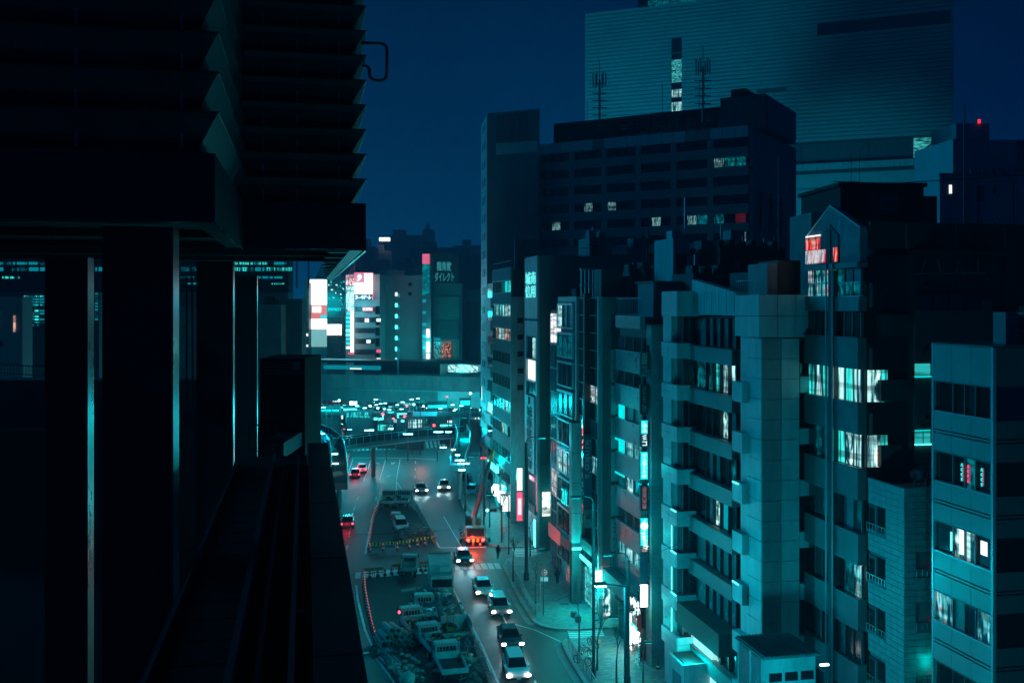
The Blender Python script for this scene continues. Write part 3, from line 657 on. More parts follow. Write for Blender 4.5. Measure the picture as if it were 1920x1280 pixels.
    text(c, '炎\n火', 1, (-.3, Lc * .62, 16.6), STREET, E_RED, fit=(1.7, 2.6)); text(c, 'V\nS\nZ\nA\nU\nO', 1, (-.3, Lc * .5 + 1.5, 10.4), STREET, mat('pale_ink', .6), fit=(1.0, 5.0))
    # projecting white slab
    d = at(U(1079, V0 - 1.5), V0 - 1.9, 'plain tall white slab pylon standing proud of the glass building', 'pylon', 'sign_pylon'); 
    for k in range(4): B(d, 'pylon_panel', 0, 1.05, 0, .9, 6.2 + k * 3.0, 9.14 + k * 3.0, WHITEW)
    B(d, 'pylon_core', .05, 1.0, .05, .85, 0.1, 18.3, DARKW); B(d, 'light_strip', .05, 1.0, -.03, .02, 5.5, 5.75, E_TEALB)
    lamp(tuple(d.matrix_basis @ Vector((.5, -1, 5.2))), 120, (0, .95, .9), .3)
    # ground floor, entrance with lit corner
    B(c, 'fascia', -1.0, -.42, .4, Lc - 1, 5.8, 6.8, GREYW); B(c, 'base_wall', -.4, -.02, 4.2, Lc - .7, 0.1, 4.0, GREYW); B(c, 'shopfront', -.5, -.41, .6, 4.4, .4, 4.6, litwin('shop_teal', (.1, .9, .85), 1.0, sc=(.6, .6, .8), lo=.25, hi=.6))
    B(c, 'lit_sign', -1.1, .6, -.5, -.15, 3.6, 4.6, E_SIGN); B(c, 'lit_door', .0, .7, -.16, -.03, .2, 3.2, W_SHOP); B(c, 'lit_strip', -1.06, -.95, .6, 4.4, 4.7, 5.1, E_TEALB)
    text(c, '会員\n受付', 1, (-.25, -.2, 2.6), FRONT, E_TEAL, fit=(.7, 1.4))
    lamp(W(uc + 1.0, V0 - 2.2, 3.6), 1300, (0, .85, .85), .5); lamp(W(uc - .7, V0 + .3, 3.2), 160, (0, 1, .95), .3)
    for x, w_, h in ((.5, 2.2, 3.2), (3.2, 1.5, 2.4), (5.2, 3, 3.4), (8.6, 2.6, 3.8)): B(c, 'plant_unit', x, x + w_, 2 + x * .2, 4.5 + x * .2, z, z + h * .85, DARKW)
    b = MB()
    for i in range(9): b.box(-2.6 + i * .42, -2.5 + i * .42, 9.6, 9.9, z, z + 3.0)
    b.box(-2.7, 1.0, 9.5, 10, z + 2.9, z + 3.05); b.box(-2.7, 1.0, 9.5, 10, z + 1.2, z + 1.3); 
    o = b.build('louvre_screen', FRAMEL, c); o.location = (3.2, 0, 0)
    for x in (9.2, 10.5): rod(c, 'flue', (x, 1.0, z), (x, 1.0, z + 3), .1, FRAMEL)
    return r
glass_block()

# two floodlight masts added unseen behind the dark office block to light the pale tower
fl = empty('added_light_mast', (1.5, 232, 0), 0, 'floodlight mast added unseen behind the dark office block, lighting the pale tower wall', 'fill_light'); rod(fl, 'mast', (0, 0, 0), (0, 0, 40), .3, STEEL); B(fl, 'lamp_box', -.6, .6, -.3, .1, 40, 40.7, BLACK)
q_ = lamp((1.8, 233.5, 40.5), 125000, (0, .60, 1), .4, 'added_light_beam', 70); q_.rotation_euler = (Vector((1.8, 233.5, 40.5)) - Vector((30, 292, 98))).to_track_quat('Z', 'Y').to_euler()
fm_ = empty('added_light_mast', (46, 203, 0), 0, 'tall floodlight mast added unseen behind the dark office block, lighting the pale tower podium', 'fill_light'); rod(fm_, 'mast', (0, 0, 0), (0, 0, 47), .3, STEEL); B(fm_, 'lamp_box', -.8, .8, -.3, .1, 47, 47.8, BLACK)
q_ = lamp((46.3, 204.5, 47.6), 60000, (0, .62, 1), .4, 'added_light_beam', 64); q_.rotation_euler = (Vector((46.3, 204.5, 47.6)) - Vector((84, 268, 47))).to_track_quat('Z', 'Y').to_euler()
# --- B5 karaoke / comic cafe building ---------------------------------------------
def cafe_block():
    un, L = plot(1163, 1210, V0); r = at(un, V0, 'narrow mid-rise with plain metal spandrels behind the stack of lit vertical signs')
    z = 28.9; pm = mat('satin_panel', 0.30, 0.3, metal=.35, noise=.15, scale=.6)
    B(r, 'wall', 0, 12, 0, L, 0, z - .1, DARKW)
    for k in range(9):
        zt = z - k * 3.04; g = [GLASS2, GLASS, GLASS3, W_MIX, W_DIM, GLASS2, W_MIX, GLASS2, W_DIM][k]
        if k < 8: B(r, 'spandrel', -.45, -.02, 0, L, zt - (1.0 if k == 0 else 1.75), zt, pm); B(r, 'spandrel_cap', -.5, -.02, -.03, L + .03, zt + .002, zt + .07, FRAMEL)
        for j in range(3):
            gg = g
            if (k, j) in ((2, 2), (3, 2)): gg = E_TEAL
            if k == 4 and j == 1: gg = W_SHOP
            B(r, 'window', -.2, -.1, .1 + j * L / 3, (j + 1) * L / 3 - .1, zt - 3.0, zt - 1.78, gg); B(r, 'mullion', -.3, -.08, j * L / 3 - .06, j * L / 3 + .06, zt - 3.04, zt - 1.75, FRAME)
    for k in (3, 4): B(r, 'sill_light', -.52, -.46, L * .6, L, z - k * 3.04 - 1.95, z - k * 3.04 - 1.78, E_TEAL)
    rail(r, [(-.3, 0, z), (-.3, L, z), (3, L, z)], 1.6, 14, FRAMEL)
    # ground storeys: curved soffit sign, entrance
    B(r, 'canopy', -1.6, -.02, L * .2, L + .3, 4.9, 6.2, GREYW); B(r, 'shopfront', -.25, -.05, .4, L - .4, .3, 4.6, GLASS2)
    # stair hut and tiled side wall
    B(r, 'stair_hut', 1.6, 9, 2.5, L - .2, z, z + 2.9, CONC); B(r, 'hut_window', 3.6, 3.9, 2.4, 2.5, z + .5, z + 2.2, GLASS); B(r, 'roof_slab', 1.4, 10, 2.2, L, z + 2.92, z + 3.1, CONCD)
    u5 = U(1221, V0); q = at(u5, V0 + .02, 'narrow stair tower clad in small brown-grey tiles with a blank wall to the camera', rz=TH)
    B(q, 'wall', 0, 3.2, 0, un - u5 - .05, 0, 28.1, TILEW); B(q, 'coping', -.08, 3.3, -.08, 1.0, 28.12, 28.3, CONCD)
    for k in range(7): B(q, 'slit_window', -.06, .02, .5, .9, 24.6 - k * 3.2, 26.6 - k * 3.2, GLASS)
    B(q, 'downpipe', 1.95, 2.05, -.14, -.02, .2, 7.2, STEEL); B(q, 'meter_box', 1.2, 1.5, -.12, -.02, 4.6, 4.9, BLACK)
    return r, q, u5
r5, q5, u5 = cafe_block()
def stack_sign(zt, zb, face, txt, ink, lab, frame=FRAME, w=.62, fit=None, name='shop_sign', x0=27.22, du=0.0, extra=None, bold=.0):
    t = empty(name, W(u5 + .5 + du, x0 + w / 2, zb), TH, lab, 'sign', None); h = zt - zb
    B(t, 'sign_face', -w / 2, w / 2, -.14, .1, 0, h, face); B(t, 'sign_frame', -w / 2 - .05, w / 2 + .05, -.1, .14, -.05, h + .05, frame)
    if txt: text(t, txt, 1, (0, -.17, h / 2), FRONT, ink, fit=fit or (w * .6, h * .88), bold=bold)
    rod(t, 'bracket', (0, .14, h * .8), (.5, .3, h * .8), .03, STEEL); rod(t, 'bracket', (0, .14, h * .2), (.5, .3, h * .2), .03, STEEL)
    return t
Y5 = uv(1215, V0 - .4)[1]
zz = lambda y: Zat(y, Y5)
INKP = mat('ink_pale', .55, noise=0); INKD = mat('ink_dark', (.0, .10, .13), noise=0)
stack_sign(zz(708), zz(660), mat('sign_grey', .12, .4), '居酒屋\nこころ', INKP, 'topmost unlit dark sign with small pale lettering on the tiled stair tower', fit=(.4, 1.9))
stack_sign(zz(778), zz(722), BLACK, '麻\n雀\n荘', mat('ink_grey', .3, noise=0), 'black unlit sign with three grey characters, second from the top of the stack')
def halflit(zt, zb, txt, lab):
    t = stack_sign(zt, zb, mat('sign_navy', (.02, .1, .14), .4, noise=0), None, None, lab); h = zt - zb
    B(t, 'sign_panel', -.29, .29, -.16, -.14, .02, h * .5, E_TEAL); text(t, txt, 1, (0, -.2, h / 2), FRONT, E_SIGN, fit=(.42, h * .88), bold=.01)
halflit(zz(840), zz(790), 'コ\nミ\nッ\nク', 'dark sign with white katakana whose lower half glows teal, above the all-teal one')
stack_sign(zz(901), zz(850), E_TEAL, 'ネ\nッ\nト\nカ\nフ\nェ', E_SIGN, 'glowing teal sign with column of white katakana, above the dark red sign', bold=.02)
stack_sign(zz(960), zz(912), mat('sign_maroon', (.16, .02, .02), .5), '焼\n肉\n酒\n場', E_REDD, 'dark red unlit sign with faint red characters between two teal ones')
t_ = stack_sign(zz(1026), zz(975), E_TEAL, 'イ\nン\nタ\nー', E_SIGN, 'second glowing teal sign with two columns of white characters, below the dark red one', fit=(.22, 2.2))
t_ = stack_sign(zz(1094), zz(1037), mat('sign_ink', (.0, .06, .09), .4, noise=0), None, None, 'dark sign with a white disc and white handwriting, above the blazing white box')
b = MB(); b.rod((0, -.18, 2.1), (0, -.14, 2.1), .32, n=24); b.build('disc', E_SIGN, t_); text(t_, 'Melody', 1, (0, -.19, .85), (R(90), R(75), 0), E_SIGN, fit=(1.5, .5), shear=.3)
text(t_, '三三', 1, (0, -.19, .1), FRONT, E_AMB, fit=(.45, .18))
stack_sign(zz(1142), zz(1101), E_WHITE, None, None, 'blazing white lit box lowest in the corner sign stack')
lamp(tuple(W(u5 - .3, V0 - .9, zz(1125))), 90, (0, 1, .98), .4)
for i in range(2): lamp(tuple(W(u5 - .5, V0 - 1.0, zz((875, 1000)[i]))), 60, (0, .9, .95), .4)
# column of unlit signs on the far corner of the side street
def mitsu():
    u0 = U(1163, V0) + .4; Y = uv(1155, V0 - .4)[1]; zf = lambda y: Zat(y, Y)
    t = empty('sign_tower', W(u0, V0 - .42, 0), TH, 'tall stack of unlit pale sign panels with dark characters at the side street corner', 'sign')
    rows = ((655, 718, '三\n興\n会\n館'), (722, 778, None), (784, 842, 'シ\nル\nバ\nー'), (848, 903, None), (910, 968, None), (974, 1035, 'ミ\nツ'), (1040, 1094, '回\n回\n一'))
    for y0, y1, s in rows:
        B(t, 'sign_panel', -.36, .36, -.1, .06, zf(y1), zf(y0), mat('sign_pale', 0.24, .4, noise=.15)); 
        if s: text(t, s, 1, (0, -.12, (zf(y0) + zf(y1)) / 2), FRONT, INKD if s != 'シ\nル\nバ\nー' else mat('ink_mid', .2, noise=0), fit=(.42, (zf(y0) - zf(y1)) * .8), bold=.02)
    B(t, 'sign_frame', -.4, .4, -.02, .1, zf(1100), zf(652), BLACK); rod(t, 'post', (.42, 0, .1), (.42, 0, zf(660)), .06, STEEL)
mitsu()
def low_signs():
    specs = ((1186, 1112, 1150, 'white scribbled lit logo sign over the entrance of the sign stack building', E_SIGN, 'Y字'), (1188, 1168, 1205, 'lower white neon bird-shaped logo sign, beneath the scribbled one', E_WHITE, '鳥'))
    for x, y0, y1, lab, m, s in specs:
        u, Y = uv(x, V0 - .9); t = empty('neon_sign', W(u, V0 - .9, Zat(y1, Y)), TH, lab, 'sign'); h = Zat(y0, Y) - Zat(y1, Y)
        B(t, 'sign_board', -.1, 0, -1.2, .4, 0, h, mat('sign_navy', .1)); text(t, s, 1, (-.13, -.4, h / 2), STREET, m, fit=(1.4, h * .9), bold=.03); text(t, s, 1, (-.05, -1.24, h / 2), FRONT, m, fit=(.5, h * .7), bold=.03)
    u, Y = uv(1200, V0 - .2); r = at(u, V0 - .35, 'bright open shop with red and white posters below the sign stack', 'shop', 'shop')
    B(r, 'lit_panel', -.3, -.02, .9, 2.3, .5, 4.3, E_WHITE); B(r, 'poster', -.32, -.04, -.6, .8, .6, 3.6, litwin('posters', (1, .35, .25), 1.0, sc=(1.5, 1.5, 1.5), warm=(1, 1, 1))); B(r, 'door_frame', -.36, .0, -.75, -.62, .13, 4.0, REDP); B(r, 'awning', -1.2, .1, -1.2, 2.8, 4.5, 4.7, BLACK); B(r, 'menu_board', -.8, -.7, -2.4, -1.5, .2, 1.9, litwin('menu', (.1, .9, .9), .9, sc=(3, 3, 3)))
    lamp(W(u + .6, V0 - 1.6, 2.6), 420, (0, .95, .95), .5)
low_signs()

# --- B6 balcony block ---------------------------------------------------------------
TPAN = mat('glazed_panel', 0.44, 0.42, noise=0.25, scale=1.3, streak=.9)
def balcony_block():
    ua, L = plot(1245, 1274, V0); r = at(ua, V0, 'tall pale panel-clad block with a column of dark corner bay windows')
    z = 31.0; W1 = 3.9
    B(r, 'wall', .5, W1, .7, L, 0, z - .4, DARKW); B(r, 'wall', .05, .5, 1.4, L, 0, z - .4, TPAN)
    panels(r, 's', 0, L, z - 1.95, z, 2, 2, TPAN, .2); panels(r, 'f', 0, 1.35, z - 1.95, z, 1, 2, TPAN, .1); B(r, 'crown', .02, 2.9, .02, L, z - 1.9, z - .02, TPAN)
    for k in range(8):
        zt = z - 1.95 - k * 3.2
        # glass bay above, parapet box below
        B(r, 'window', .45, 1.5, .55, .62, zt - 2.0, zt - .05, GLASS); B(r, 'mullion', .95, 1.0, .45, .55, zt - 2.0, zt - .05, FRAME); B(r, 'mullion', .42, .5, .42, .62, zt - 2.0, zt, FRAME)
        panels(r, 's', 1.5, L, zt - 2.0, zt, 1, 3, TPAN, .08); B(r, 'window', .38, .44, .6, 1.4, zt - 2.0, zt - .05, GLASS2)
        panels(r, 's', .0, L, zt - 3.2, zt - 2.02, 2, 2, TPAN, .22); B(r, 'balcony_floor', -.2, 1.6, .0, 1.4, zt - 3.2, zt - 2.35, TPAN); panels(r, 'f', -.2, 1.35, zt - 3.2, zt - 2.02, 1, 2, TPAN, .06)
        if k in (4, 5, 6): B(r, 'strip_light', -.26, -.2, .1, L * .35, zt - 2.12, zt - 2.02, E_TEALB); 
        if k in (5, 6, 7): B(r, 'strip_light', -.1, -.04, 1.42, 1.5, zt - 2.0, zt - .2, E_TEALB)
    B(r, 'base_wall', .3, 3.6, .1, L, 0, 4.0, TPAN)
    for i in range(5): B(r, 'louver', 1.0 + i * .25, 1.06 + i * .25, -.04, .08, 1, 4, FRAMEL)
    B(r, 'box_porch', -.9, 1.6, -3.2, -.1, .1, 3.6, TPAN); B(r, 'porch_top', -.7, 1.4, -3.0, -.4, 3.62, 3.7, DARKW); B(r, 'porch_door', -.96, -.9, -2.6, -1.0, .2, 2.7, GREYW); B(r, 'porch_rim', -.95, 1.65, -3.25, -3.1, 3.5, 3.75, TPAN)
    # B7: recessed window block between the two towers
    ub, Lb = plot(1303, 1386, 29.4); q = at(ub, 29.4, 'recessed block of wide curtained windows between two pale panel-clad towers')
    z = 31.4; B(q, 'wall', .3, 8, 0, Lb, 0, z - 2.3, DARKW)
    b = MB(); b.prism([(0, z - 2.2), (0, z - .6), (Lb, z + .5), (Lb, z - 2.2)], -.25, .4, 'x'); b.build('sloped_parapet', TPAN, q)
    for i in range(6): B(q, 'parapet_joint', -.27, -.24, .2 + i * Lb / 6, .23 + i * Lb / 6, z - 2.1, z - .5, BLACK)
    lit = {1: [W_CURTW, W_CURTW, W_CURT, W_DIM, W_DIM], 2: [GLASS3, W_SHOP, GLASS2, GLASS2, GLASS], 3: [W_DIM, GLASS2, GLASS3, GLASS3, GLASS2], 4: [GLASS2, E_TEALD, W_SHOP, GLASS3, GLASS], 5: [GLASS3] * 5}
    lp = (.3, 1.6, 3.0, 4.3, 5.6, Lb - .1)
    for k in range(8):
        zt = z - 2.4 - k * 3.25
        FB(q, 's', 'spandrel', 0, Lb, 0, .55, zt - 3.25, zt - 2.15, mat('band_dim', 0.20, .5, noise=.15)); FB(q, 's', 'spandrel_cap', 0, Lb, .56, .6, zt - 2.2, zt - 2.12, FRAME)
        for j in range(5):
            m = lit.get(k, [GLASS3 if k % 2 == 0 else GLASS2] * 5)[j]
            FB(q, 's', 'window', lp[j] + .05, lp[j + 1] - .05, -.25, -.15, zt - 2.1, zt - .05, m); FB(q, 's', 'mullion', lp[j] - .06, lp[j] + .06, -.2, .1, zt - 2.15, zt, BLACK)
    panels(q, 's', 0, Lb, .0, 3.8, 3, 4, TPAN, .06, off=-.1)
    B(q, 'lobby_wall', -.3, .2, Lb * .5, Lb, .0, 5.6, emit('lobby', (.45, 1, .97), .8, (.4, .4, .4))); lamp(W(ub + Lb * .6, 27.6, 4.2), 550, (0, .95, .95), .6)
    B(q, 'lobby_soffit', -1.6, .3, -.2, Lb, 5.8, 7.4, DARKW); B(q, 'plant_unit', 2, 6, 2, 6, z - 2.3, z + .9, DARKW)
    # pale stair tower
    uc, Lc = plot(1386, 1430, V0); c = at(uc, V0, 'tall pale tower of square cladding panels with a wide flat crown')
    z = 30.6; w = 4.0
    B(c, 'wall', .1, 1.1, .12, Lc, 0, z - 2.6, TPAN); B(c, 'wall', 1.1, w, .5, Lc + 2, 0, z - 2.6, DARKW)
    B(c, 'crown', .02, w, .02, Lc, z - 2.6, z - .1, DARKW); panels(c, 's', -.1, Lc, z - 2.7, z, 1, 2, TPAN, .3, gap=.04); panels(c, 'f', -.3, w - .55, z - 2.7, z, 3, 2, TPAN, .12, gap=.04)
    n = 22; h = (z - 2.75) / n
    for k in range(n):
        z0 = k * h
        FB(c, 's', 'cladding_panel', .05, Lc * .62, 0, .08, z0 + .02, z0 + h - .02, TPAN)
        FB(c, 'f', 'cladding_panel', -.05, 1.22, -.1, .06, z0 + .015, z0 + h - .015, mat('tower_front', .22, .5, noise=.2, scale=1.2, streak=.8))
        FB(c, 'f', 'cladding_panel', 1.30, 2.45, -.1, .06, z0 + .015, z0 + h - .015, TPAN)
    B(c, 'corner_trim', 1.23, 1.29, -.12, .5, 0, z - 2.7, FRAMEL); B(c, 'wall', 1.1, 2.5, .12, .5, 0, z - 2.75, DARKW)
    for k in range(9):
        zt = z - 3.0 - k * 3.25
        B(c, 'window', 2.5, 3.3, .35, .45, zt - 2.1, zt, GLASS); B(c, 'balcony', 2.5, 3.3, -.08, .3, zt - 3.15, zt - 2.15, TPAN)
        if k: B(c, 'balcony_front', -.5, .0, Lc * .55, Lc, zt - .6, zt + .62, TPAN); B(c, 'balcony_floor', -.48, -.02, Lc * .56, Lc - .02, zt - .68, zt - .6, TPAN)
        if k in (3, 5): B(c, 'strip_light', -.56, -.5, Lc * .7, Lc - .1, zt + .5, zt + .58, E_TEALB)
    B(c, 'roof_hut', .9, 1.6, 1.2, 4, z, z + 2.0, GREYW); B(c, 'roof_hut', 1.65, 3.2, 1.2, 4, z, z + 2.2, BLACK)
    rail(c, [(-.2, 1, z), (-.2, Lc, z)], .9, 8)
    return ub, Lb, uc, Lc
ub7, Lb7, uc7, Lc7 = balcony_block()
def shed():
    r = empty('entrance_shed', P(1455, 1270, 52) * 1, TH, 'small pale hut with ribbed metal roof at the foot of the pale tower', 'shed'); z = 0
    g = r.location; r.location = (g.x - .6, g.y, 0); t = H - (1232 - HY) * 52 / F
    B(r, 'wall', 0, 2.9, 0, 3, 0, t - .1, TPAN)
    for i in range(3): B(r, 'window', .25 + i * .9, .95 + i * .9, -.06, .0, t - 1.3, t - .85, GLASS)
    B(r, 'glazing', -.1, -.02, .1, 2.9, t - 3, t - .2, GLASS3); 
    for yy in (0, 1.4, 2.9): B(r, 'mullion', -.16, -.02, yy, yy + .08, t - 3, t, FRAMEL)
    for i in range(14): B(r, 'roof_rib', -.1 + i * .22, .02 + i * .22, -.25, 3.2, t + .06, t + .12, CONCD)
    B(r, 'roof', -.2, 3.1, -.25, 3.2, t - .05, t + .05, CONCD); B(r, 'lamp_tube', 3.2, 3.7, .0, .12, t - .7, t - .6, E_WHITE)
shed()

# --- B8 gabled glass block --------------------------------------------------------------
def gable():
    V = 31.0; u0, L = plot(1515, 1616, V); r = at(u0, V, 'glass-fronted building topped with a house-shaped gable, red reflections painted on as glow')
    z = 34.4; zr = 27.2
    B(r, 'wall', .3, 9, 0.02, L, 0, z - 1.6, DARKW)
    # house-shaped crown facing the street
    b = MB(); b.prism([(0, z - 2.0), (0, z), (L * .52, z + 1.5), (L, z - .2), (L, z - 2.0)], -.12, .3, 'x'); b.build('gable_wall', GLASS3, r)
    b = MB(); b.prism([(L * .36, z - 1.95), (L * .36, z - .35), (L * .52, z + .35), (L * .7, z - .35), (L * .7, z - 1.95)], -.2, -.12, 'x'); b.build('gable_recess', mat('gable_dark', .05, .4), r)
    b = MB(); b.rod((-.15, 0, z), (-.15, L * .52, z + 1.5), .05); b.rod((-.15, L * .52, z + 1.5), (-.15, L, z - .2), .05); b.build('gable_trim', FRAMEL, r)
    RG = litwin('red_reflection_glow', (1.0, .02, .03), .8, sc=(1.2, 1.2, .2), lo=.3, hi=.5, warm=(1, .5, .4)); RW = litwin('pinkwhite_room', (.7, .8, .85), 1.0, sc=(1.6, 1.6, .25), lo=.35, hi=.55, warm=(1, .05, .1))  # red reflection on the gable panes is painted in as glow
    for i in range(3):
        y1 = L - .05 - i * .62; B(r, 'window', -.2, -.13, y1 - .58, y1, z - 1.05, z - .25, RG); B(r, 'window', -.2, -.13, y1 - .58, y1, z - 1.9, z - 1.09, RW)
    B(r, 'window', -.24, -.2, L * .6, L * .68, z - 1.9, z - 1.1, RW); B(r, 'window', -.24, -.2, L * .37, L * .44, z - 1.9, z - 1.05, RG); B(r, 'recess_fin', -.26, -.2, L * .49, L * .56, z - 1.9, z + .1, BLACK)
    B(r, 'strip_light', -.2, -.13, L - 1.8, L - .05, z - .24, z - .16, E_SIGN)
    B(r, 'fascia', -.35, .3, -.1, L, z - 2.3, z - 2.02, GREYW)
    MX = litwin('mixed_room', (.1, .75, .8), .9, sc=(2, 2, .3), lo=.42, hi=.58, warm=(1, .1, .15))
    ys = [L * k / 7 for k in range(8)]
    spec = ((z - 2.35, z - 3.1, [GLASS3, GLASS3, W_DIM, W_MIX, MX, MX, RW]), (z - 3.15, z - 3.9, [W_DIM, W_DIM, W_DIM, GLASS, MX, MX, MX]), (z - 4.85, z - 6.3, [GLASS2, GLASS2, GLASS, GLASS, GLASS, GLASS, GLASS]))
    B(r, 'spandrel', -.2, .3, 0, L, z - 4.8, z - 3.98, GREYW)
    for zt, zb, ms in spec:
        for j in range(7):
            B(r, 'window', .0, .08, ys[j] + .04, ys[j + 1] - .04, zb, zt, ms[j]); B(r, 'mullion', -.08, .1, ys[j] - .035, ys[j] + .035, zb, zt, FRAME)
        B(r, 'transom', -.12, .15, 0, L, zb - .08, zb - .01, FRAMEL)
    # balcony storeys, every second one brightly curtained
    zt = 28.05; k = 0
    while zt > 1:
        lit = k < 2
        B(r, 'spandrel', -.25, .3, 0, L, zt - 1.75, zt, mat('gable_band', .15, .4, noise=.2)); B(r, 'spandrel_cap', -.3, .3, -.03, L, zt + .002, zt + .06, FRAME)
        for j in range(7):
            if k == 0: g = [W_CURTW, W_CURT, W_CURTW, W_CURTW, W_CURT, W_CURTW, W_CURT][j]
            elif k == 1: g = [W_CURTW, W_SHOP, W_CURT, W_DIM, GLASS3, W_DIM, GLASS2][j]
            elif k == 3: g = [W_MIX, W_DIM, GLASS, GLASS, GLASS, GLASS, GLASS][j]
            else: g = GLASS2 if (j + k) % 3 else GLASS3
            hh = 1.85
            B(r, 'window', .05, .12, ys[j] + .04, ys[j + 1] - .04, zt - 1.78 - hh, zt - 1.8, g); B(r, 'mullion', -.02, .14, ys[j] - .03, ys[j] + .03, zt - 1.78 - hh, zt - 1.78, FRAME)
        if k in (0, 1):
            for j in range(3): B(r, 'side_window', .32 + j * .42, .70 + j * .42, -.12, -.05, zt - 3.6, zt - 1.8, [W_CURTW, W_SHOP, W_CURT][j])
        zt -= 3.72 if k % 2 else 3.7; k += 1
    for yy in (L * .40, L * .52): rod(r, 'downpipe', (-.42, yy, .2), (-.42, yy, z - 2), .06, STEEL)
    B(r, 'pier', -.36, .0, L * .42, L * .5, 0, z - 2.4, DARKW)
    # its dark camera-side wall, and set-back rooftop block with a faint emblem
    B(r, 'side_wall', .3, 2.9, -.05, 0, 0, z - 1.7, BLACK)
    for k in range(7): B(r, 'side_balcony', .9, 2.6, -.5, -.06, 6 + k * 3.7, 7.2 + k * 3.7, DARKW); B(r, 'side_window', .4, .6, -.12, -.06, 7.6 + k * 3.7, 9 + k * 3.7, GREYW)
    # rooftop block
    A = P(1576, 430, 66); q = empty('rooftop_block', (A.x, A.y, 25), TH * .4, 'black flat-topped rooftop block with a faint square emblem board', 'building'); w_ = (1738 - 1576) / F * 66
    zt = Zat(342, 66) - 25
    B(q, 'wall', 0, w_, 0, 7, 0, zt - .25, mat('matt_black', .02, .8)); B(q, 'roof_slab', -.2, w_ + .15, -.2, 7.2, zt - .25, zt, mat('matt_black', .02))
    B(q, 'board', 2.6, 3.9, -.12, -.02, zt - 2.1, zt - .75, mat('board_navy', .10, .5)); text(q, '❖', 1, (3.25, -.15, zt - 1.42), FRONT, mat('matt_black', .02), 'emblem', fit=(.7, .7)); B(q, 'recess', 2.0, 2.5, -.08, -.02, zt - 3, zt - .6, DARKW)
    B(q, 'annexe', -1.6, 0, 1, 5, 0, zt - 1.9, GREYW); B(q, 'annexe', w_, w_ + 1.2, .5, 5, 0, zt - .8, DARKW)
    for x in (1.6, 2.2): rod(q, 'aerial', (x, 2, zt), (x, 2, zt + 1.6 + x * .4), .02, BLACK)
    b = MB(); b.rod((.3, 2, zt + .3), (2.2, 2, zt + .3), .02); b.rod((.6, 1.7, zt + .2), (.6, 2.3, zt + .4), .02); b.build('aerial', BLACK, q)
    return r, u0, L
rg, ug, Lg = gable()
# --- dark roof-edge building filling the right background -----------------------------------
def dark_mass():
    V = 33.9; u0 = ug - .1; r = at(u0, V, 'nearly black broad building behind the tiled one, with two lit pairs of blind-covered windows')
    Y = 57.5; zf = lambda y: Zat(y, Y)
    B(r, 'wall', 0.0, 12.5, .3, 9, 0, zf(423), mat('near_black', .035, .8, noise=.2)); B(r, 'roof_parapet', -2.4, 13, .0, .3, zf(466), zf(418), mat('near_black', .03))
    B(r, 'pale_wall', .35, 5.5, .0, .25, 0, zf(560), mat('dim_wall', .09, .7, noise=.15, scale=.4)); B(r, 'eave', .2, 6.2, -.5, .25, zf(478), zf(470), DARKW)
    for i in range(4): B(r, 'dark_window', .5 + i * 1.08, 1.4 + i * 1.08, -.08, .0, zf(578), zf(552), mat('navy_pane', .05, .2)); B(r, 'window_frame', .44 + i * 1.08, 1.46 + i * 1.08, -.05, .0, zf(581), zf(549), BLACK)
    b = MB()
    for i, (x0, x1) in enumerate(((1.0, .8), (1.8, 2.0), (3.2, 3.0), (4.4, 4.4))): b.rod((x0, -.1, zf(486)), (x1, -.1, zf(512)), .05)
    b.rod((.4, -.1, zf(514)), (5.0, -.1, zf(510)), .05); b.build('pipe_run', GREYW, r)
    BL = litwin('blind_lit', (.03, .62, .60), .8, sc=(.2, .2, 6), lo=.2, hi=.45)
    for i, (y0, y1) in enumerate(((681, 704), (806, 830))):
        for j in range(2):
            x0 = .38 + j * 1.1; B(r, 'window', x0, x0 + .96, -.06, .0, zf(y1), zf(y0), BL); B(r, 'window_sill', x0 - .03, x0 + .99, -.14, -.02, zf(y1) - .07, zf(y1), E_TEAL if i == 0 else E_TEALB)
            if i: B(r, 'mullion', x0 + .46, x0 + .5, -.1, .0, zf(y1), zf(y0), FRAMEL); B(r, 'window_head', x0, x0 + .96, -.09, .0, zf(y0), zf(y0) + .05, E_TEAL)
    for y in (655, 783, 535): link('vent_hood', unit('ball', BLACK), None, r, (1.12, -.1, zf(y)), (0, 0, 0), (.25, .3, .4)); link('vent_hood', unit('ball', BLACK), None, r, (3.0, -.1, zf(y)), (0, 0, 0), (.25, .3, .4)) if y == 535 else 0
    for x, w_, y0, y1 in ((6.5, .7, 575, 620), (7.4, .6, 578, 620), (9.0, 1.0, 560, 615)): B(r, 'duct', x, x + w_, -1.4, -.9, zf(y1) - 1, zf(y0), GREYW)
    for i in range(4): B(r, 'wall_joint', -.2 + i * 3.2, -.14 + i * 3.2, -.04, .0, zf(466), zf(423), GREYW)
dark_mass()
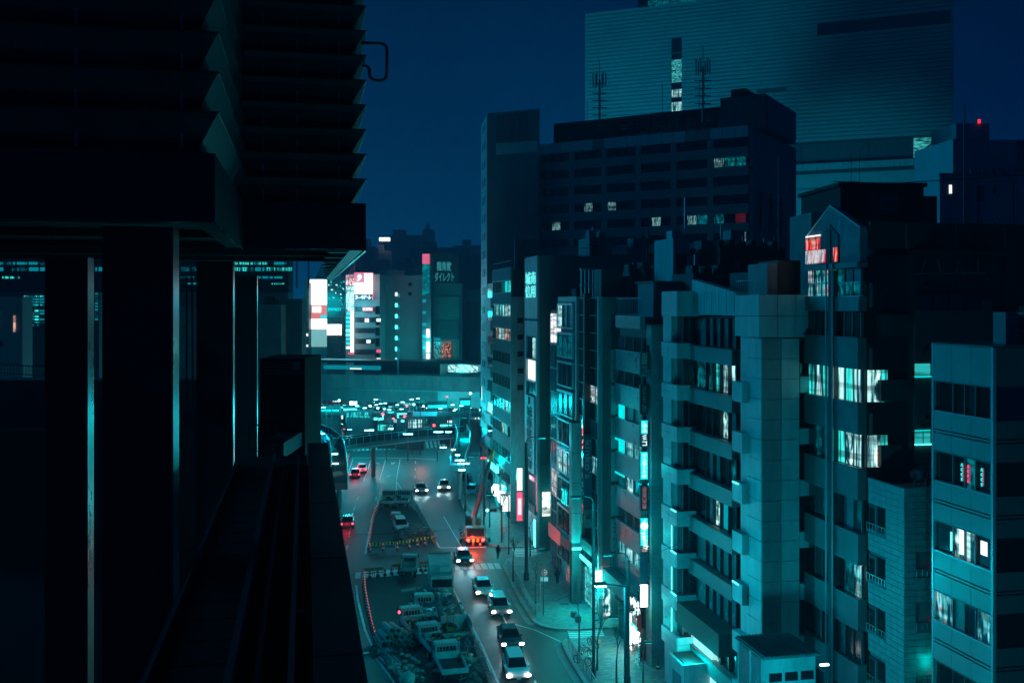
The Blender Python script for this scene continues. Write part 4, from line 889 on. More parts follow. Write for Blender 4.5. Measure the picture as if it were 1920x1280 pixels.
# --- B10 tiled apartment block ---------------------------------------------------------------
def tiled():
    V = 31.0; u0, L = plot(1629, 1697, V); r = at(u0, V, 'apartment block clad in long grey tiles with a lit stair landing')
    z = Zat(903, 55.0); w1 = 1.9; body = CONCD; tl = mat('long_tile', 0.26, .5, noise=.25, scale=3.0)
    B(r, 'wall', .1, w1 + 1.5, .1, L, 0, z - .3, body)
    rows = int((z - .1) / .33); holes = [(z - 2.75 - k * 2.82, z - 1.35 - k * 2.82) for k in range(7)]
    stuffb = MB(); cnt = 0
    for k in range(rows):
        z1 = z - k * .33; z0 = z1 - .305; hole = any(z0 < b_ and z1 > a_ for a_, b_ in holes)
        n = 6; off = 0
        for i in range(n):
            y0, y1 = i * L / n, (i + 1) * L / n - .02
            if hole and i >= 3: continue
            if cnt < 290: FB(r, 's', 'tile', y0, y1, 0, .05 + random.uniform(0, .012), z0, z1, tl); cnt += 1
            else: stuffb.box(-.05, 0, y0, y1, z0, z1)
        for i in range(3):
            hole2 = (i >= 1) and any(abs((z0 + z1) / 2 - (z - 4.0 - q * 2.82)) < .75 for q in (0, 1, 2, 3))
            if not hole2: stuffb.box(.0 + i * w1 / 3, (i + 1) * w1 / 3 - .02, -.02, .1, z0, z1)
    tag(stuffb.build('tile', tl, r), kind='stuff')
    for a_, b_ in holes:
        B(r, 'balcony_recess', .02, .1, L * .5, L, a_, b_, BLACK)
        B(r, 'window', -.02, .03, L * .55, L * .72, a_ + .1, b_, GLASS); B(r, 'window', -.02, .03, L * .8, L * .97, a_ + .1, b_ - .2, GLASS)
        rail(r, [(-.12, L * .5, a_ - .05), (-.12, L + .02, a_ - .05)], .42, 6, STEEL, .025); B(r, 'balcony_floor', -.16, .02, L * .5, L, a_ - .12, a_ - .04, CONC); B(r, 'post', -.1, .0, L * .74, L * .78, a_, b_, CONCD)
    for q in range(4):
        c = z - 4.0 - q * 2.82
        if q == 2: B(r, 'stair_landing', .66, w1, .12, .2, c - .72, c + .72, litwin('landing', (.75, 1, .97), 1.3, sc=(.5, .5, .4), lo=.2, hi=.45)); lamp(tuple(r.matrix_basis @ Vector((1.3, -.3, c + .5))), 25, (0, 1, .95), .2); rail(r, [(.66, -.05, c - .7), (w1, -.05, c - .7)], .5, 4, BLACK)
        else: B(r, 'stair_landing', .66, w1, .12, .2, c - .72, c + .72, mat('landing_dark', .12, .7)); rail(r, [(.66, -.05, c - .7), (w1, -.05, c - .7)], .5, 4, STEEL)
        B(r, 'alarm_lamp', w1 - .35, w1 - .28, -.1, -.03, c - .15, c - .06, E_RED); B(r, 'stair_parapet', .66, w1, -.03, .1, c - 1.0, c - .73, tl)
    B(r, 'coping', -.08, w1 + .2, -.08, .12, z + .01, z + .1, CONC); B(r, 'coping', -.08, .1, .12, L, z + .01, z + .1, CONC)
    rail(r, [(.9, .5, z), (2.8, .5, z)], 1.0, 5, BLACK)
    return r, z, u0, L
rt, zt10, ut, Lt = tiled()
for px, py, lab in ((1717, 890, 'left and smaller of two white satellite dishes on the tiled block roof'), (1738, 884, 'right and larger of two white satellite dishes on the tiled block roof')):
    p = P(px, py, 53.5); d = empty('satellite_dish', p, 0, lab, 'satellite dish'); r_ = .3 if 'smaller' in lab else .38
    b = MB(); n = 20
    c0 = b.bm.verts.new((0, .12, 0)); ring = [[b.bm.verts.new((math.cos(i * 6.2832 / n) * r_ * f, .12 * (1 - f * f), math.sin(i * 6.2832 / n) * r_ * f)) for i in range(n)] for f in (.5, 1)]
    for i in range(n):
        j = (i + 1) % n; b.bm.faces.new((c0, ring[0][i], ring[0][j])); b.bm.faces.new((ring[0][i], ring[1][i], ring[1][j], ring[0][j]))
    o = b.build('dish', GREYW, d, rot=(R(-18), 0, R(-25)), smooth=True); rod(d, 'mast', (0, .15, 0), (0, .2, -1.0), .03, STEEL); rod(d, 'feed_arm', (0, 0, -r_), (-.12, -.35, 0), .015, STEEL)
# --- B11 near block ----------------------------------------------------------------------------
def near_block():
    V = 31.0; u0, L = plot(1752, 1863, V); r = at(u0, V, 'closest pale panelled block with wide window bands on the far right edge')
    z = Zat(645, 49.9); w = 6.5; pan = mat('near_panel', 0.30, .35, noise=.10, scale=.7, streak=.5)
    B(r, 'wall', .2, w, .2, L, -2, z - .1, DARKW)
    ys = (0.03, L * .33, L * .665, L - .03)
    lv = z
    first = True; k = 0
    while lv > -2:
        hs = 1.80 if first else 1.83
        segs = [(lv, lv - hs)] if first else [(lv, lv - .86), (lv - .90, lv - 1.02), (lv - 1.06, lv - hs - .1)]
        for (a_, b_) in segs:
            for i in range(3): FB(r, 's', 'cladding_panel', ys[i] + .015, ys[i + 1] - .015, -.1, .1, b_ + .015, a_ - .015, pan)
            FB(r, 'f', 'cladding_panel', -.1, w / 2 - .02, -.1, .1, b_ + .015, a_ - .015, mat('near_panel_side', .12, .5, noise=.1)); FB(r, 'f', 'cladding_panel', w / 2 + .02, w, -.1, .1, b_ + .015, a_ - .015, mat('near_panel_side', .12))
        lv2 = segs[-1][1]; hw = 1.55
        mats = {0: [GLASS, GLASS, GLASS2, GLASS], 1: [GLASS, GLASS, W_DIM, GLASS2], 2: [GLASS2, W_SHOP, W_CURTW, GLASS2], 3: [W_MIX, GLASS3, GLASS2, W_MIX], 4: [GLASS, GLASS2, GLASS2, GLASS]}.get(k, [GLASS] * 4)
        e4 = (0.05, L * .28, L * .46, L * .66, L - .05)
        for j in range(4):
            m = mats[::-1][j]
            FB(r, 's', 'window', e4[j] + .03, e4[j + 1] - .03, -.15, -.08, lv2 - hw, lv2, m); FB(r, 's', 'mullion', e4[j] - .03, e4[j] + .03, -.15, .04, lv2 - hw, lv2, FRAME)
        if k == 2: FB(r, 's', 'lit_poster', L * .12, L * .22, -.08, -.05, lv2 - .95, lv2 - .3, E_SIGN); FB(r, 's', 'lit_poster', L * .50, L * .57, -.08, -.05, lv2 - 1.3, lv2 - .1, E_SIGN); FB(r, 's', 'lit_poster', L * .70, L * .73, -.08, -.05, lv2 - 1.3, lv2 - .4, E_TEALB)
        if k == 1:
            for q, yy in enumerate((.53, .42, .2)): text(r, 'A\nC\nC\nE', 1, (.05, L * yy, lv2 - .8), STREET, [E_TEAL, E_PINK, E_TEAL][q], fit=(.13, .85)); FB(r, 's', 'neon_back', L * yy - .12, L * yy + .0, -.08, -.06, lv2 - 1.2, lv2 - .4, E_REDD)
        FB(r, 's', 'window_rail', 0, L, -.1, .12, lv2 - hw, lv2 - hw + .06, FRAMEL); FB(r, 's', 'window_rail', 0, L, -.1, .12, lv2 - .05, lv2, FRAME)
        FB(r, 'f', 'window', .3, 2.4, -.15, -.08, lv2 - hw, lv2, GLASS); FB(r, 'f', 'side_panel', 2.45, w, -.15, -.02, lv2 - hw, lv2, BLACK)
        lv = lv2 - hw; k += 1; first = False
    B(r, 'corner_post', -.12, .05, -.12, .05, -2, z, FRAMEL); B(r, 'corner_post', -.12, .05, L - .08, L + .05, -2, z, FRAMEL); B(r, 'coping', -.16, w, -.16, L + .05, z + .01, z + .08, FRAME)
    rail(r, [(1.3, .8, z), (3.4, .8, z)], .75, 8, FRAME, .02)
    for x in (2.6, 3.6, 4.6): B(r, 'roof_unit', x, x + .7, 2.5, 3.4, z, z + 1.6, GREYW)
near_block()
# --- roof clutter on the middle roofs ---------------------------------------------------------
def roof_clutter():
    def blk(px0, px1, y0, y1, Y, lab, m=DARKW, units=3, cat='plant room', name='roof_plant'):
        A = P(px0, y1, Y); w = (px1 - px0) / F * Y; h = (y1 - y0) / F * Y
        r = empty(name, (A.x, A.y, 20), TH, lab, cat); zb = A.z - 20
        B(r, 'wall', 0, w, 0, 5, 0, zb + h, m); 
        for i in range(units):
            x = w * (i + .5) / units; B(r, 'access_panel', x - w / units * .3, x + w / units * .3, -.06, -.02, zb + h * .1, zb + h * .75, GREYW if i % 2 else BLACK); rod(r, 'flue', (x, 1, zb + h), (x, 1, zb + h + random.uniform(.6, 2.2)), random.uniform(.05, .14), [STEEL, BLACK][i % 2])
        for i in range(units): B(r, 'plant_unit', w * i / units + .1, w * (i + .6) / units, .5, 2, zb + h, zb + h + random.uniform(.4, 1.0), m)
        return r
    blk(1300, 1378, 512, 560, 84, 'low dark roof plant room behind the recessed window block')
    blk(1350, 1482, 462, 560, 90, 'wide black plant room with many flues in front of the dark office block', units=6)
    blk(1262, 1296, 446, 560, 92, 'pale narrow roof shaft standing left of the black plant room', TPAN, 1)
    blk(1180, 1262, 508, 575, 100, 'dark flat plant room on the bank roof edge', units=3)
    blk(1105, 1150, 445, 500, 125, 'stepped dark roof house right of the bank roof railing', GREYW, 2)
    blk(1296, 1345, 560, 600, 80, 'small pale roof shaft tucked behind the sloped parapet', GREYW, 1)
    blk(1615, 1760, 420, 700, 75, 'black wall mass right of the gabled glass block', mat('near_black', .03), 4)
    for i, (x, y0, y1, lab) in enumerate(((1284, 370, 430, 'short pair of pale roof exhaust pipes beside the red-lit window'), (1497, 405, 455, 'thin television aerial on a pole beside the gabled glass block'), (1460, 295, 470, 'long black lightning rod in front of the right end of the dark office block'))):
        o = rod(None, 'aerial', P(x, y1, 88), P(x, y0, 88), .06, BLACK if i else FRAMEL); tag(o, lab, 'aerial')
roof_clutter()

def cables():
    for i, (a, b_, lab) in enumerate(((P(905, 984, 128), P(640, 1002, 122), 'thin cable strung over the road behind the crane truck'), (P(660, 830, 150), P(905, 800, 150), 'thin cable strung high above the far junction'), (P(1100, 1062, 84), P(1300, 1010, 70), 'thin cable sagging past the lower sign stack'), (P(990, 1130, 100), P(1110, 1096, 88), 'thin cable over the middle pavement'))):
        m = (a + b_) / 2 - Vector((0, 0, .5)); b = MB(); b.rod(a, m, .02, n=5); b.rod(m, b_, .02, n=5); tag(b.build('overhead_cable', BLACK), lab, 'cable')
cables()
# ================================================================== the louvred building at the left
def louvred():
    r = empty('louvred_building', (0, 0, 0), TH, 'near black louvred building on columns, its ledge running away below', 'building')
    v = 1.64; zf0, zf1 = 31.48, 32.72
    def ring(x1, y0, y1, z1, z0, off, x_left=-16.0):        # one mitred blade: wide at its top edge, drawn in below
        b = MB(); t = .03
        o = [(x_left, y0, z1), (x1, y0, z1), (x1, y1, z1)]; i_ = [(x_left, y0 + off, z0), (x1 - off, y0 + off, z0), (x1 - off, y1, z0)]
        vo = [b.bm.verts.new(p) for p in o]; vi = [b.bm.verts.new(p) for p in i_]
        b.bm.faces.new((vo[0], vo[1], vi[1], vi[0])); b.bm.faces.new((vo[1], vo[2], vi[2], vi[1]))
        o2 = [b.bm.verts.new((p[0] - (t * 2 if k else 0), p[1] + t * 2 if k < 2 else p[1], p[2] - .0)) for k, p in enumerate(o)]; i2 = [b.bm.verts.new((p[0] - (t * 2 if k else 0), p[1] + (t * 2 if k < 2 else 0), p[2])) for k, p in enumerate(i_)]
        b.bm.faces.new((vo[0], vo[1], o2[1], o2[0])); b.bm.faces.new((vo[1], vo[2], o2[2], o2[1])); b.bm.faces.new((vi[0], vi[1], i2[1], i2[0])); b.bm.faces.new((vi[1], vi[2], i2[2], i2[1]))
        b.bm.faces.new((o2[0], o2[1], i2[1], i2[0])); b.bm.faces.new((o2[1], o2[2], i2[2], i2[1]))
        lv_ = b.build('louver', LOUV, r)
        q = MB(); q.rod((x_left, y0 + .01, z1), (x1, y0 + .01, z1), .02, n=6); q.rod((x1, y0 + .01, z1), (x1, y1, z1), .02, n=6); q.build('louver_lip', BLACK, lv_)
    vA, uA, uB = -1.576, 18.72, 27.15
    for k in range(7): ring(vA + .06, uA - .02, uB + 0.3, 33.46 + k * .722, 33.46 + k * .722 - .54, .33)
    for k in range(12): ring(v, uB, 62, 33.37 + k * .668, 33.37 + k * .668 - .52, .34)
    side = mat('side_lining', (.10, .12, .14), .35, metal=.4, noise=.2, scale=1.2)
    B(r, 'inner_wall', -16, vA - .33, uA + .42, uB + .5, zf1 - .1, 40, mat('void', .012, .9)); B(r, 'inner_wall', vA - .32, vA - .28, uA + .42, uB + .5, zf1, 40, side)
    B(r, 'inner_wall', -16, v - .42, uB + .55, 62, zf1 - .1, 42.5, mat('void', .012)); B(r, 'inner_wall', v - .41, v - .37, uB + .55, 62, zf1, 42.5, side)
    for k in range(12):
        for x in (-1.1, -.2, .9): B(r, 'louver_bracket', x, x + .05, uB + .2, uB + .5, 33.37 + k * .668 - .62, 33.37 + k * .668 - .3, GREYW)
    for k in range(6):
        for x in (-7.2, -5.5, -4.0, -2.2): B(r, 'louver_bracket', x, x + .05, uA + .2, uA + .5, 33.46 + k * .722 - .66, 33.46 + k * .722 - .3, GREYW)
    fm = mat('fascia_metal', (.02, .021, .026), .45, metal=.3, noise=.2)
    B(r, 'fascia', -16, vA, uA, uA + .4, zf0, zf1, fm); B(r, 'fascia', vA - .4, vA, uA + .41, uB - .01, zf0, zf1, fm); B(r, 'fascia', vA - .4, v, uB, uB + .4, zf0, zf1, fm); B(r, 'fascia', v - .4, v, uB + .41, 62, zf0, zf1, fm)
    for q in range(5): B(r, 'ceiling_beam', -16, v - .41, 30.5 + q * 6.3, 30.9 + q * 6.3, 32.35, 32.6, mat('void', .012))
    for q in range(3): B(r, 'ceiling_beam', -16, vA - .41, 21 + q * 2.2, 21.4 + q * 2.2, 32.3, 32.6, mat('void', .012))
    B(r, 'edge_trim', vA - .03, vA + .02, uA, uB, zf0 - .05, zf0 - .003, TRIM); B(r, 'edge_trim', v - .03, v + .02, uB, 62, zf0 - .05, zf0 - .003, TRIM); B(r, 'edge_trim', -16, v, uB - .015, uB + .01, zf0 - .04, zf0 - .003, mat('trim_dark', .1, .3, metal=.8))
    for i in range(10): B(r, 'soffit_slat', v - 1.0, v - .42, uB + 1.5 + i * 3.3, uB + 1.8 + i * 3.3, zf0 - .02, zf0 + .03, LOUV)
    # bent pipe at the upper right
    def arc(cx, cz, r0, a0, a1, n=7): return [(cx + r0 * math.cos(R(a0 + (a1 - a0) * i / n)), 28, cz + r0 * math.sin(R(a0 + (a1 - a0) * i / n))) for i in range(n + 1)]
    b = MB(); pts = [(v - .1, 28, 37.27)] + arc(v + .48, 37.12, .15, 90, 0) + arc(v + .45, 36.42, .18, 0, -90) + arc(v + .34, 36.44, .2, -90, -165) + arc(v + .02, 36.5, .13, 15, 80) + [(v - .1, 28, 36.64)]
    for p, q in zip(pts, pts[1:]): b.rod(p, q, .045, n=10); b.ball(q, .046)
    b.build('vent_pipe', mat('pipe', .12, .4, metal=.5), r, smooth=True)
    # columns with polished right edges
    for (xr, Y, w, d) in ((325, 18.9, 1.27, .9), (437, 34.0, 1.2, .9), (482, 51, 1.2, .9), (165, 31, 1.25, .9)):
        a = (xr - CX) / F; p = Vector((a * Y, Y)); u_ = -SU * p.x + CU * p.y; v_ = CU * p.x + SU * p.y
        c = B(r, 'column', v_ - w, v_ - .02, u_, u_ + d, 14, zf0 - .02, mat('column', .014, .6, noise=.2)); B(r, 'column_edge', v_ - .02, v_, u_ - .01, u_ + d, 14, zf0 - .02, mat('column_edge', .07, .3, metal=.85, noise=.3, scale=.7, streak=.5)); B(r, 'column_edge', v_ - .045, v_ - .0, u_ - .03, u_ - .001, 14, zf0 - .02, mat('column_nose', .09, .35, metal=.8, noise=.3, scale=.7))
    # terrace, gutters and parapet capping
    deck = mat('terrace', .012, .9, noise=.4, scale=1.5, spec=.1)
    B(r, 'terrace_floor', -2.1, .1, 2, 33, 24.9, 25.1, deck); B(r, 'lower_roof', -22, -2.12, 2, 70, 13.5, 14, mat('pit', .006, .95, noise=0, spec=.05)); B(r, 'body', -2.1, .70, 2, 32.8, 0, 24.88, mat('own_wall', .03, .8)); B(r, 'lower_wall', -22, -2.12, 68, 70, 14, 22, mat('pit', .006))
    for i in range(6): B(r, 'coping', .12, .744, 3 + i * 5.0, 7.94 + i * 5.0, 24.9, 25.5, mat('coping_metal', .016, .6, metal=.2, noise=.25, spec=.3))
    for x0, x1, z1, m in ((-.95, -.85, 25.5, LOUV), (-.62, -.55, 25.3, LOUV), (-.2, -.12, 25.42, LOUV), (-2.0, -1.95, 25.25, LOUV)): B(r, 'gutter_rib', x0, x1, 4, 31, 25.1, z1, m)
    for i in range(26): B(r, 'deck_board', -.54, -.22, 5 + i * 1.0, 5.94 + i, 25.11, 25.16, deck); B(r, 'deck_board', -1.9, -.97, 5 + i * 1.0, 5.94 + i, 25.11, 25.15, deck)
    for i in range(8): B(r, 'deck_bracket', -.2, .1, 6 + i * 3.2, 6.1 + i * 3.2, 25.12, 25.3, LOUV)
    h = P(487, 826, 36); hx = P(572, 826, 36); q = empty('rooftop_hut', (h.x, h.y, 24.9), TH * .0, 'dark metal roof hut with a slatted top at the far end of the terrace', 'hut')
    zt = Zat(672, 36) - 24.9; B(q, 'body', 0, hx.x - h.x, 0, 3, -24.9, zt, mat('hut_skin', .012, .7, spec=.2)); 
    for i in range(5): B(q, 'slat', .1, hx.x - h.x - .15, -.05, 0, zt - .15 - i * .1, zt - .1 - i * .1, LOUV)
    B(q, 'hatch', 1.2, 1.45, -.04, 0, zt - .4, zt - .1, GREYW); B(q, 'parapet', .8, 1.55, -3.0, -.02, 0, .5, LOUV)
    rail(q, [(.2, -2.2, 0), (1.1, -2.2, 0)], 1.0, 4, BLACK)
louvred()
def left_background():
    r = empty('station_building', P(-60, 570, 170) * 1, 0, 'long dark building seen between the columns with two thin rows of lit windows', 'building'); r.location.z = 0; r.location.y = 170
    zf = lambda y: Zat(y, 170); w = 600 / F * 170
    B(r, 'wall', -40, w, 0, 4, 0, zf(548), mat('station_dark', .10, .6)); B(r, 'upper_wall', -40, w, .5, 4, zf(548), zf(460), BLACK)
    for y0, y1, dens in ((491, 496, .7), (501, 508, .9), (518, 522, .4), (530, 533, .3)):
        x = -1
        while x < w - 1:
            l = random.uniform(.8, 3.2)
            if random.random() < dens: B(r, 'window', x, x + l, .3, .48, zf(y1), zf(y0), random.choice([W_CURT, E_TEALD, E_TEALD, W_DIM, W_DIM]))
            x += l + random.choice([.2, .3, 1.2])
    for i in range(30): B(r, 'mullion', i * 2.0, i * 2.0 + .18, .1, .5, zf(540), zf(478), BLACK)
    for y in (500, 514, 526, 538): B(r, 'transom', -40, w, .1, .5, zf(y), zf(y - 3), BLACK)
    # pale blocks lower down
    def pale(px0, px1, y0, Y, lab, m, wins=(), roof=None):
        a = P(px0, 570, Y); b_ = empty('building', (a.x, Y, 0), 0, lab, 'building'); w = (px1 - px0) / F * Y; z = Zat(y0, Y)
        B(b_, 'wall', 0, w, 0, 2.5, 0, z, m)
        for (x0, x1, ya, yb, mm) in wins: B(b_, 'window', x0 * w, x1 * w, -.1, 0, Zat(yb, Y), Zat(ya, Y), mm)
        if roof: B(b_, 'roof_plant', w * .2, w * .7, .5, 2.3, z, z + roof, DARKW)
        return b_, w, z
    pl = mat('left_pale', .38, .6, noise=.12, scale=.3)
    pale(-30, 42, 556, 118, 'pale block with one slim warm lit slot window, far left between the columns', pl, ((.77, .82, 592, 622, W_WARM), (.35, .42, 585, 617, W_DIM), (.35, .5, 640, 650, GLASS), (.36, .42, 570, 580, GLASS)))
    q, w, z = pale(43, 92, 552, 125, 'office block with dense rows of tiny window lights, far left between the columns', mat('left_mid', .1, .6))
    for k in range(11):
        for j in range(5):
            if random.random() < .8: B(q, 'window', .15 + j * .66, .70 + j * .66, -.06, 0, Zat(557 + k * 5.4, 125), Zat(554 + k * 5.4, 125), random.choice([E_TEALD, W_DIM, W_CURT]))
    q, w, z = pale(162, 186, 548, 125, 'narrow strip of tiny window lights between the first and second columns', mat('left_mid', .1))
    for k in range(9):
        for j in range(3): B(q, 'window', .1 + j * .5, .45 + j * .5, -.06, 0, Zat(552 + k * 6, 125), Zat(549 + k * 6, 125), random.choice([E_TEALD, W_DIM, GLASS]))
    pale(-300, 470, 712, 68, 'long low black roof lying beyond the columns, below the distant blocks', mat('low_roof', .01, .9))
    pale(325, 372, 575, 110, 'plain dim block behind the cables between the second and third columns', mat('left_navy', .17, .6))
    pale(485, 527, 571, 112, 'plain dim wall block right of the last column', mat('left_navy', .17), roof=.9)
    q, w, z = pale(527, 566, 560, 116, 'ribbed dark block beside the bright billboard', mat('left_ribbed', .13, .5))
    for i in range(9): B(q, 'rib', i * w / 9, i * w / 9 + .08, -.1, 0, 0, z, GREYW)
    tag(rail(None, [P(-20, 700, 60), P(60, 705, 60), P(92, 705, 60)], .6, 14, BLACK), 'low dark roof railing left of the first column', 'railing')
    # hanging cables between columns
    for i, (x, lab) in enumerate(((350, 'left of two thin cables hanging between the second and third columns'), (360, 'right of two thin cables hanging between the second and third columns'))):
        o = rod(None, 'cable', P(x + i * 2, 760, 30), P(x, 520, 30), .03, BLACK); tag(o, lab, 'cable')
left_background()
# ================================================================== the station end of the street
GIRD = mat('viaduct_concrete', 0.22, .75, noise=.25, scale=.4, streak=.6)
def viaduct():
    Y = 235; a = P(556, 570, Y); b_ = P(930, 570, Y - 12); d = Vector((b_.x - a.x, b_.y - a.y, 0)); L = d.length; ang = math.atan2(d.y, d.x)
    r = empty('railway_viaduct', (a.x, a.y, 0), ang, 'pale concrete railway viaduct crossing the end of the street', 'bridge'); zt, zm, zb = 13.3, 10.2, 7.4
    B(r, 'girder', 0, L, .25, 9, zb, zm - .02, GIRD); B(r, 'deck', 0, L, .2, 9, zm, zm + .5, GIRD); B(r, 'coping', 0, L, -.1, .5, zt, zt + .25, GIRD)
    n = 26
    for i in range(n): B(r, 'barrier_panel', i * L / n + .04, (i + 1) * L / n - .04, 0.05 + (i % 3) * .02, .3, zm + .05, zt, GIRD)
    for i in range(n // 2): B(r, 'girder_rib', i * L / (n / 2), i * L / (n / 2) + .2, .1, .26, zb + .2, zm, GIRD)
    B(r, 'deep_girder', L * .72, L, -.15, .2, zb - .9, zm - .05, mat('pale_girder', .5, .6)); B(r, 'cable_tray', 0, L, -.25, -.1, zm - .1, zm + .05, STEEL)
    for x in (L * .05, L * .32, L * .98): B(r, 'pier', x - .7, x + .7, 1, 8, 0, zb, GIRD)
    rail(r, [(0, -.0, zt + .25), (L, 0, zt + .25)], .5, 40, STEEL, .03)
    # station platform box with lit panels
    Yp = 244; q = empty('station_platform', P(778, 570, Yp) * 1, ang, 'glowing platform shelter with slanted glass bays on top of the viaduct', 'platform'); q.location.z = 0; zf = lambda y: Zat(y, Yp); w = 125 / F * Yp
    B(q, 'floor', 0, w, 0, 4, zf(698), zf(696), GIRD); B(q, 'roof', -.4, w, -.6, 4, zf(682), zf(677), FRAMEL); B(q, 'rear_wall', 0, w, 3.6, 4, zf(697), zf(683), E_TEALD)
    for i in range(6): B(q, 'glass_bay', .1 + i * 1.15, 1.15 + i * 1.15, .2, .3, zf(696), zf(684), litwin('platform_glass', (.1, .85, .8), .9, sc=(.7, .7, .7), lo=.2, hi=.6))
    B(q, 'dark_bay', w * .40, w * .50, -.1, .2, zf(697), zf(683), DARKW)
    for i in range(4): B(q, 'glass_bay', w * .52 + i * 1.9, w * .52 + 1.8 + i * 1.9, .2, .3, zf(696), zf(682), litwin('platform_bright', (.5, 1, .97), 1.6, sc=(.6, .6, .6), lo=.25, hi=.55)); rod(q, 'brace', (w * .52 + i * 1.9, .1, zf(682)), (w * .52 + 1.8 + i * 1.9, .1, zf(696)), .12, STEEL)
    lamp((q.location.x + w * .7, Yp - 4, zf(688)), 900, (0, .85, .9), 1)
    s_ = empty('platform_roof', P(640, 570, 240) * 1, ang, 'long low dark train roof behind the viaduct barrier', 'train shed'); s_.location.z = 0; zf2 = lambda y: Zat(y, 240)
    B(s_, 'body', 2, 24, 3, 8, zf2(702), zf2(680), DARKW); B(s_, 'roof', -8, 34, 2, 9, zf2(680), zf2(676), BLACK); B(s_, 'lit_side', -6, 9, 2.9, 3, zf2(694), zf2(686), E_TEALD); B(s_, 'lit_slot', 1, 4, 2.8, 2.9, zf2(693), zf2(691), E_SIGN); rod(s_, 'catenary_mast', (14.5, 0, 10), (14.5, 0, 20), .2, STEEL)
viaduct()
def fb(px0, px1, ytop, Y, lab, m, ybase=None, name='building', depth=14, cat='building'):
    a = P(px0, 570, Y); r = empty(name, (a.x, Y, 0), 0, lab, cat); w = (px1 - px0) / F * Y; z = Zat(ytop, Y)
    B(r, 'wall', 0, w, 0, depth, 0 if ybase is None else Zat(ybase, Y), z, m)
    return r, w, (lambda y: Zat(y, Y)), (lambda x: (x - px0) / F * Y)
FAR = mat('far_wall', .34, .7, noise=.12, scale=.08); FARD = mat('far_wall_dark', .28, .7, noise=.15, scale=.1); FARM = mat('far_wall_mid', .24, .7, noise=.12, scale=.1)
def district():
    r, w, zf, xf = fb(578, 616, 524, 300, 'building with a blazing white billboard over a red-framed poster panel', FARM)
    B(r, 'billboard', .6, w - .3, -.5, -.05, zf(571), zf(524), E_WHITE); B(r, 'poster', .9, w - .4, -.5, -.05, zf(597), zf(572), emit('poster_red', (.9, .1, .08), .9)); B(r, 'poster', 1.3, 4.0, -.6, -.5, zf(586), zf(574), E_SIGN); B(r, 'poster', 3.8, w - .4, -.6, -.5, zf(596), zf(591), E_TEAL); B(r, 'billboard', .8, w - .3, -.5, -.05, zf(617), zf(598), E_WHITE)
    for i in range(9): B(r, 'lit_pleat', .5 + i * .58, .98 + i * .58, -.4, -.05, zf(650), zf(619), emit('pleat', (.35, .8, .8), .55))
    r, w, zf, xf = fb(571, 579, 530, 296, 'slim dark edge block left of the blazing billboard', DARKW); B(r, 'window', .3, 1.1, -.1, 0, zf(630), zf(625), E_SIGN); B(r, 'window', .3, 1.1, -.1, 0, zf(650), zf(646), E_SIGN)
    r, w, zf, xf = fb(613, 648, 519, 292, 'dark glass corner store with a white lit screen low on its front', mat('store_glass', .05, .2, metal=.3, noise=.4, scale=.5))
    B(r, 'screen', 0.1, 4.3, -.5, -.05, zf(628), zf(608), E_WHITE); text(r, 'EXPRESS', 1, (2.3, -.2, zf(580)), FRONT, E_TEAL, fit=(3.8, .8), shear=.2)
    for i in range(22): x, y = random.uniform(0.2, w - .6), random.uniform(522, 570); B(r, 'window', x, x + random.uniform(.2, .6), -.15, -.02, zf(y + 2), zf(y), random.choice([E_TEALD, E_TEAL, W_CURT, E_SIGN, E_TEALD]))
    for k in range(8): B(r, 'transom', 0, w, -.12, -.02, zf(530 + k * 16), zf(529 + k * 16), FRAME)
    # lit vertical signs and box sign
    r, w, zf, xf = fb(648, 712, 514, 290, 'banded office block carrying the pink and white sign with a big 9', mat('banded', .26, .6, noise=.1))
    for k in range(7): y0 = 575 + k * 20; B(r, 'window_band', xf(666), xf(703), -.12, -.02, zf(y0 + 9), zf(y0), mat('band_navy', .03, .3)); B(r, 'window_band', xf(704), w, -.12, -.02, zf(y0 + 14), zf(y0 - 1), GLASS)
    for x, y, m in ((684, 596, E_PINK), (706, 597, E_SIGN), (687, 637, E_SIGN), (706, 655, E_PINK), (706, 671, E_SIGN), (684, 598, E_SIGN)): B(r, 'window', xf(x), xf(x + 8), -.2, -.12, zf(y + 6), zf(y), m)
    s = empty('billboard_sign', P(664, 562, 289) * 1, 0, 'square white billboard framed in glowing pink with a big figure 9', 'sign'); W_ = 36 / F * 289; zb = lambda y: Zat(y, 289) - s.location.z
    B(s, 'sign_face', 0.3, W_ - .2, -.7, -.2, zb(551), zb(530), E_WHITE); B(s, 'sign_face', W_ * .55, W_ - .2, -.68, -.2, zb(530), zb(513), E_WHITE); B(s, 'pink_panel', 0, W_ * .55, -.69, -.2, zb(530), zb(512), emit('pink_panel', (.7, .02, .1), 1.0)); B(s, 'sign_frame', W_ - .2, W_, -.7, -.2, zb(562), zb(512), E_PINK); B(s, 'sign_frame', 0, W_, -.72, -.2, zb(512.5), zb(511), E_PINK)
    B(s, 'text_board', 0, W_ - .2, -.68, -.2, zb(562), zb(552), mat('maroon', (.1, .01, .03), .5)); text(s, '3-4F↓', 1, (W_ * .5, -.72, zb(557)), FRONT, E_SIGN, fit=(4.8, 1.2), bold=.03); text(s, '9', 1, (W_ * .28, -.74, zb(521)), (R(90), R(20), 0), E_SIGN, fit=(1.3, 2.1), bold=.03)
    t = empty('shop_sign', P(680, 583, 289) * 1, 0, 'small pink lit strip sign with white figures on the banded block', 'sign'); B(t, 'sign_face', 0, 3.0, -.4, 0, 0, 1.1, E_PINK); text(t, '9 2F06', 1, (1.5, -.43, .55), FRONT, E_SIGN, fit=(2.6, .7), bold=.02)
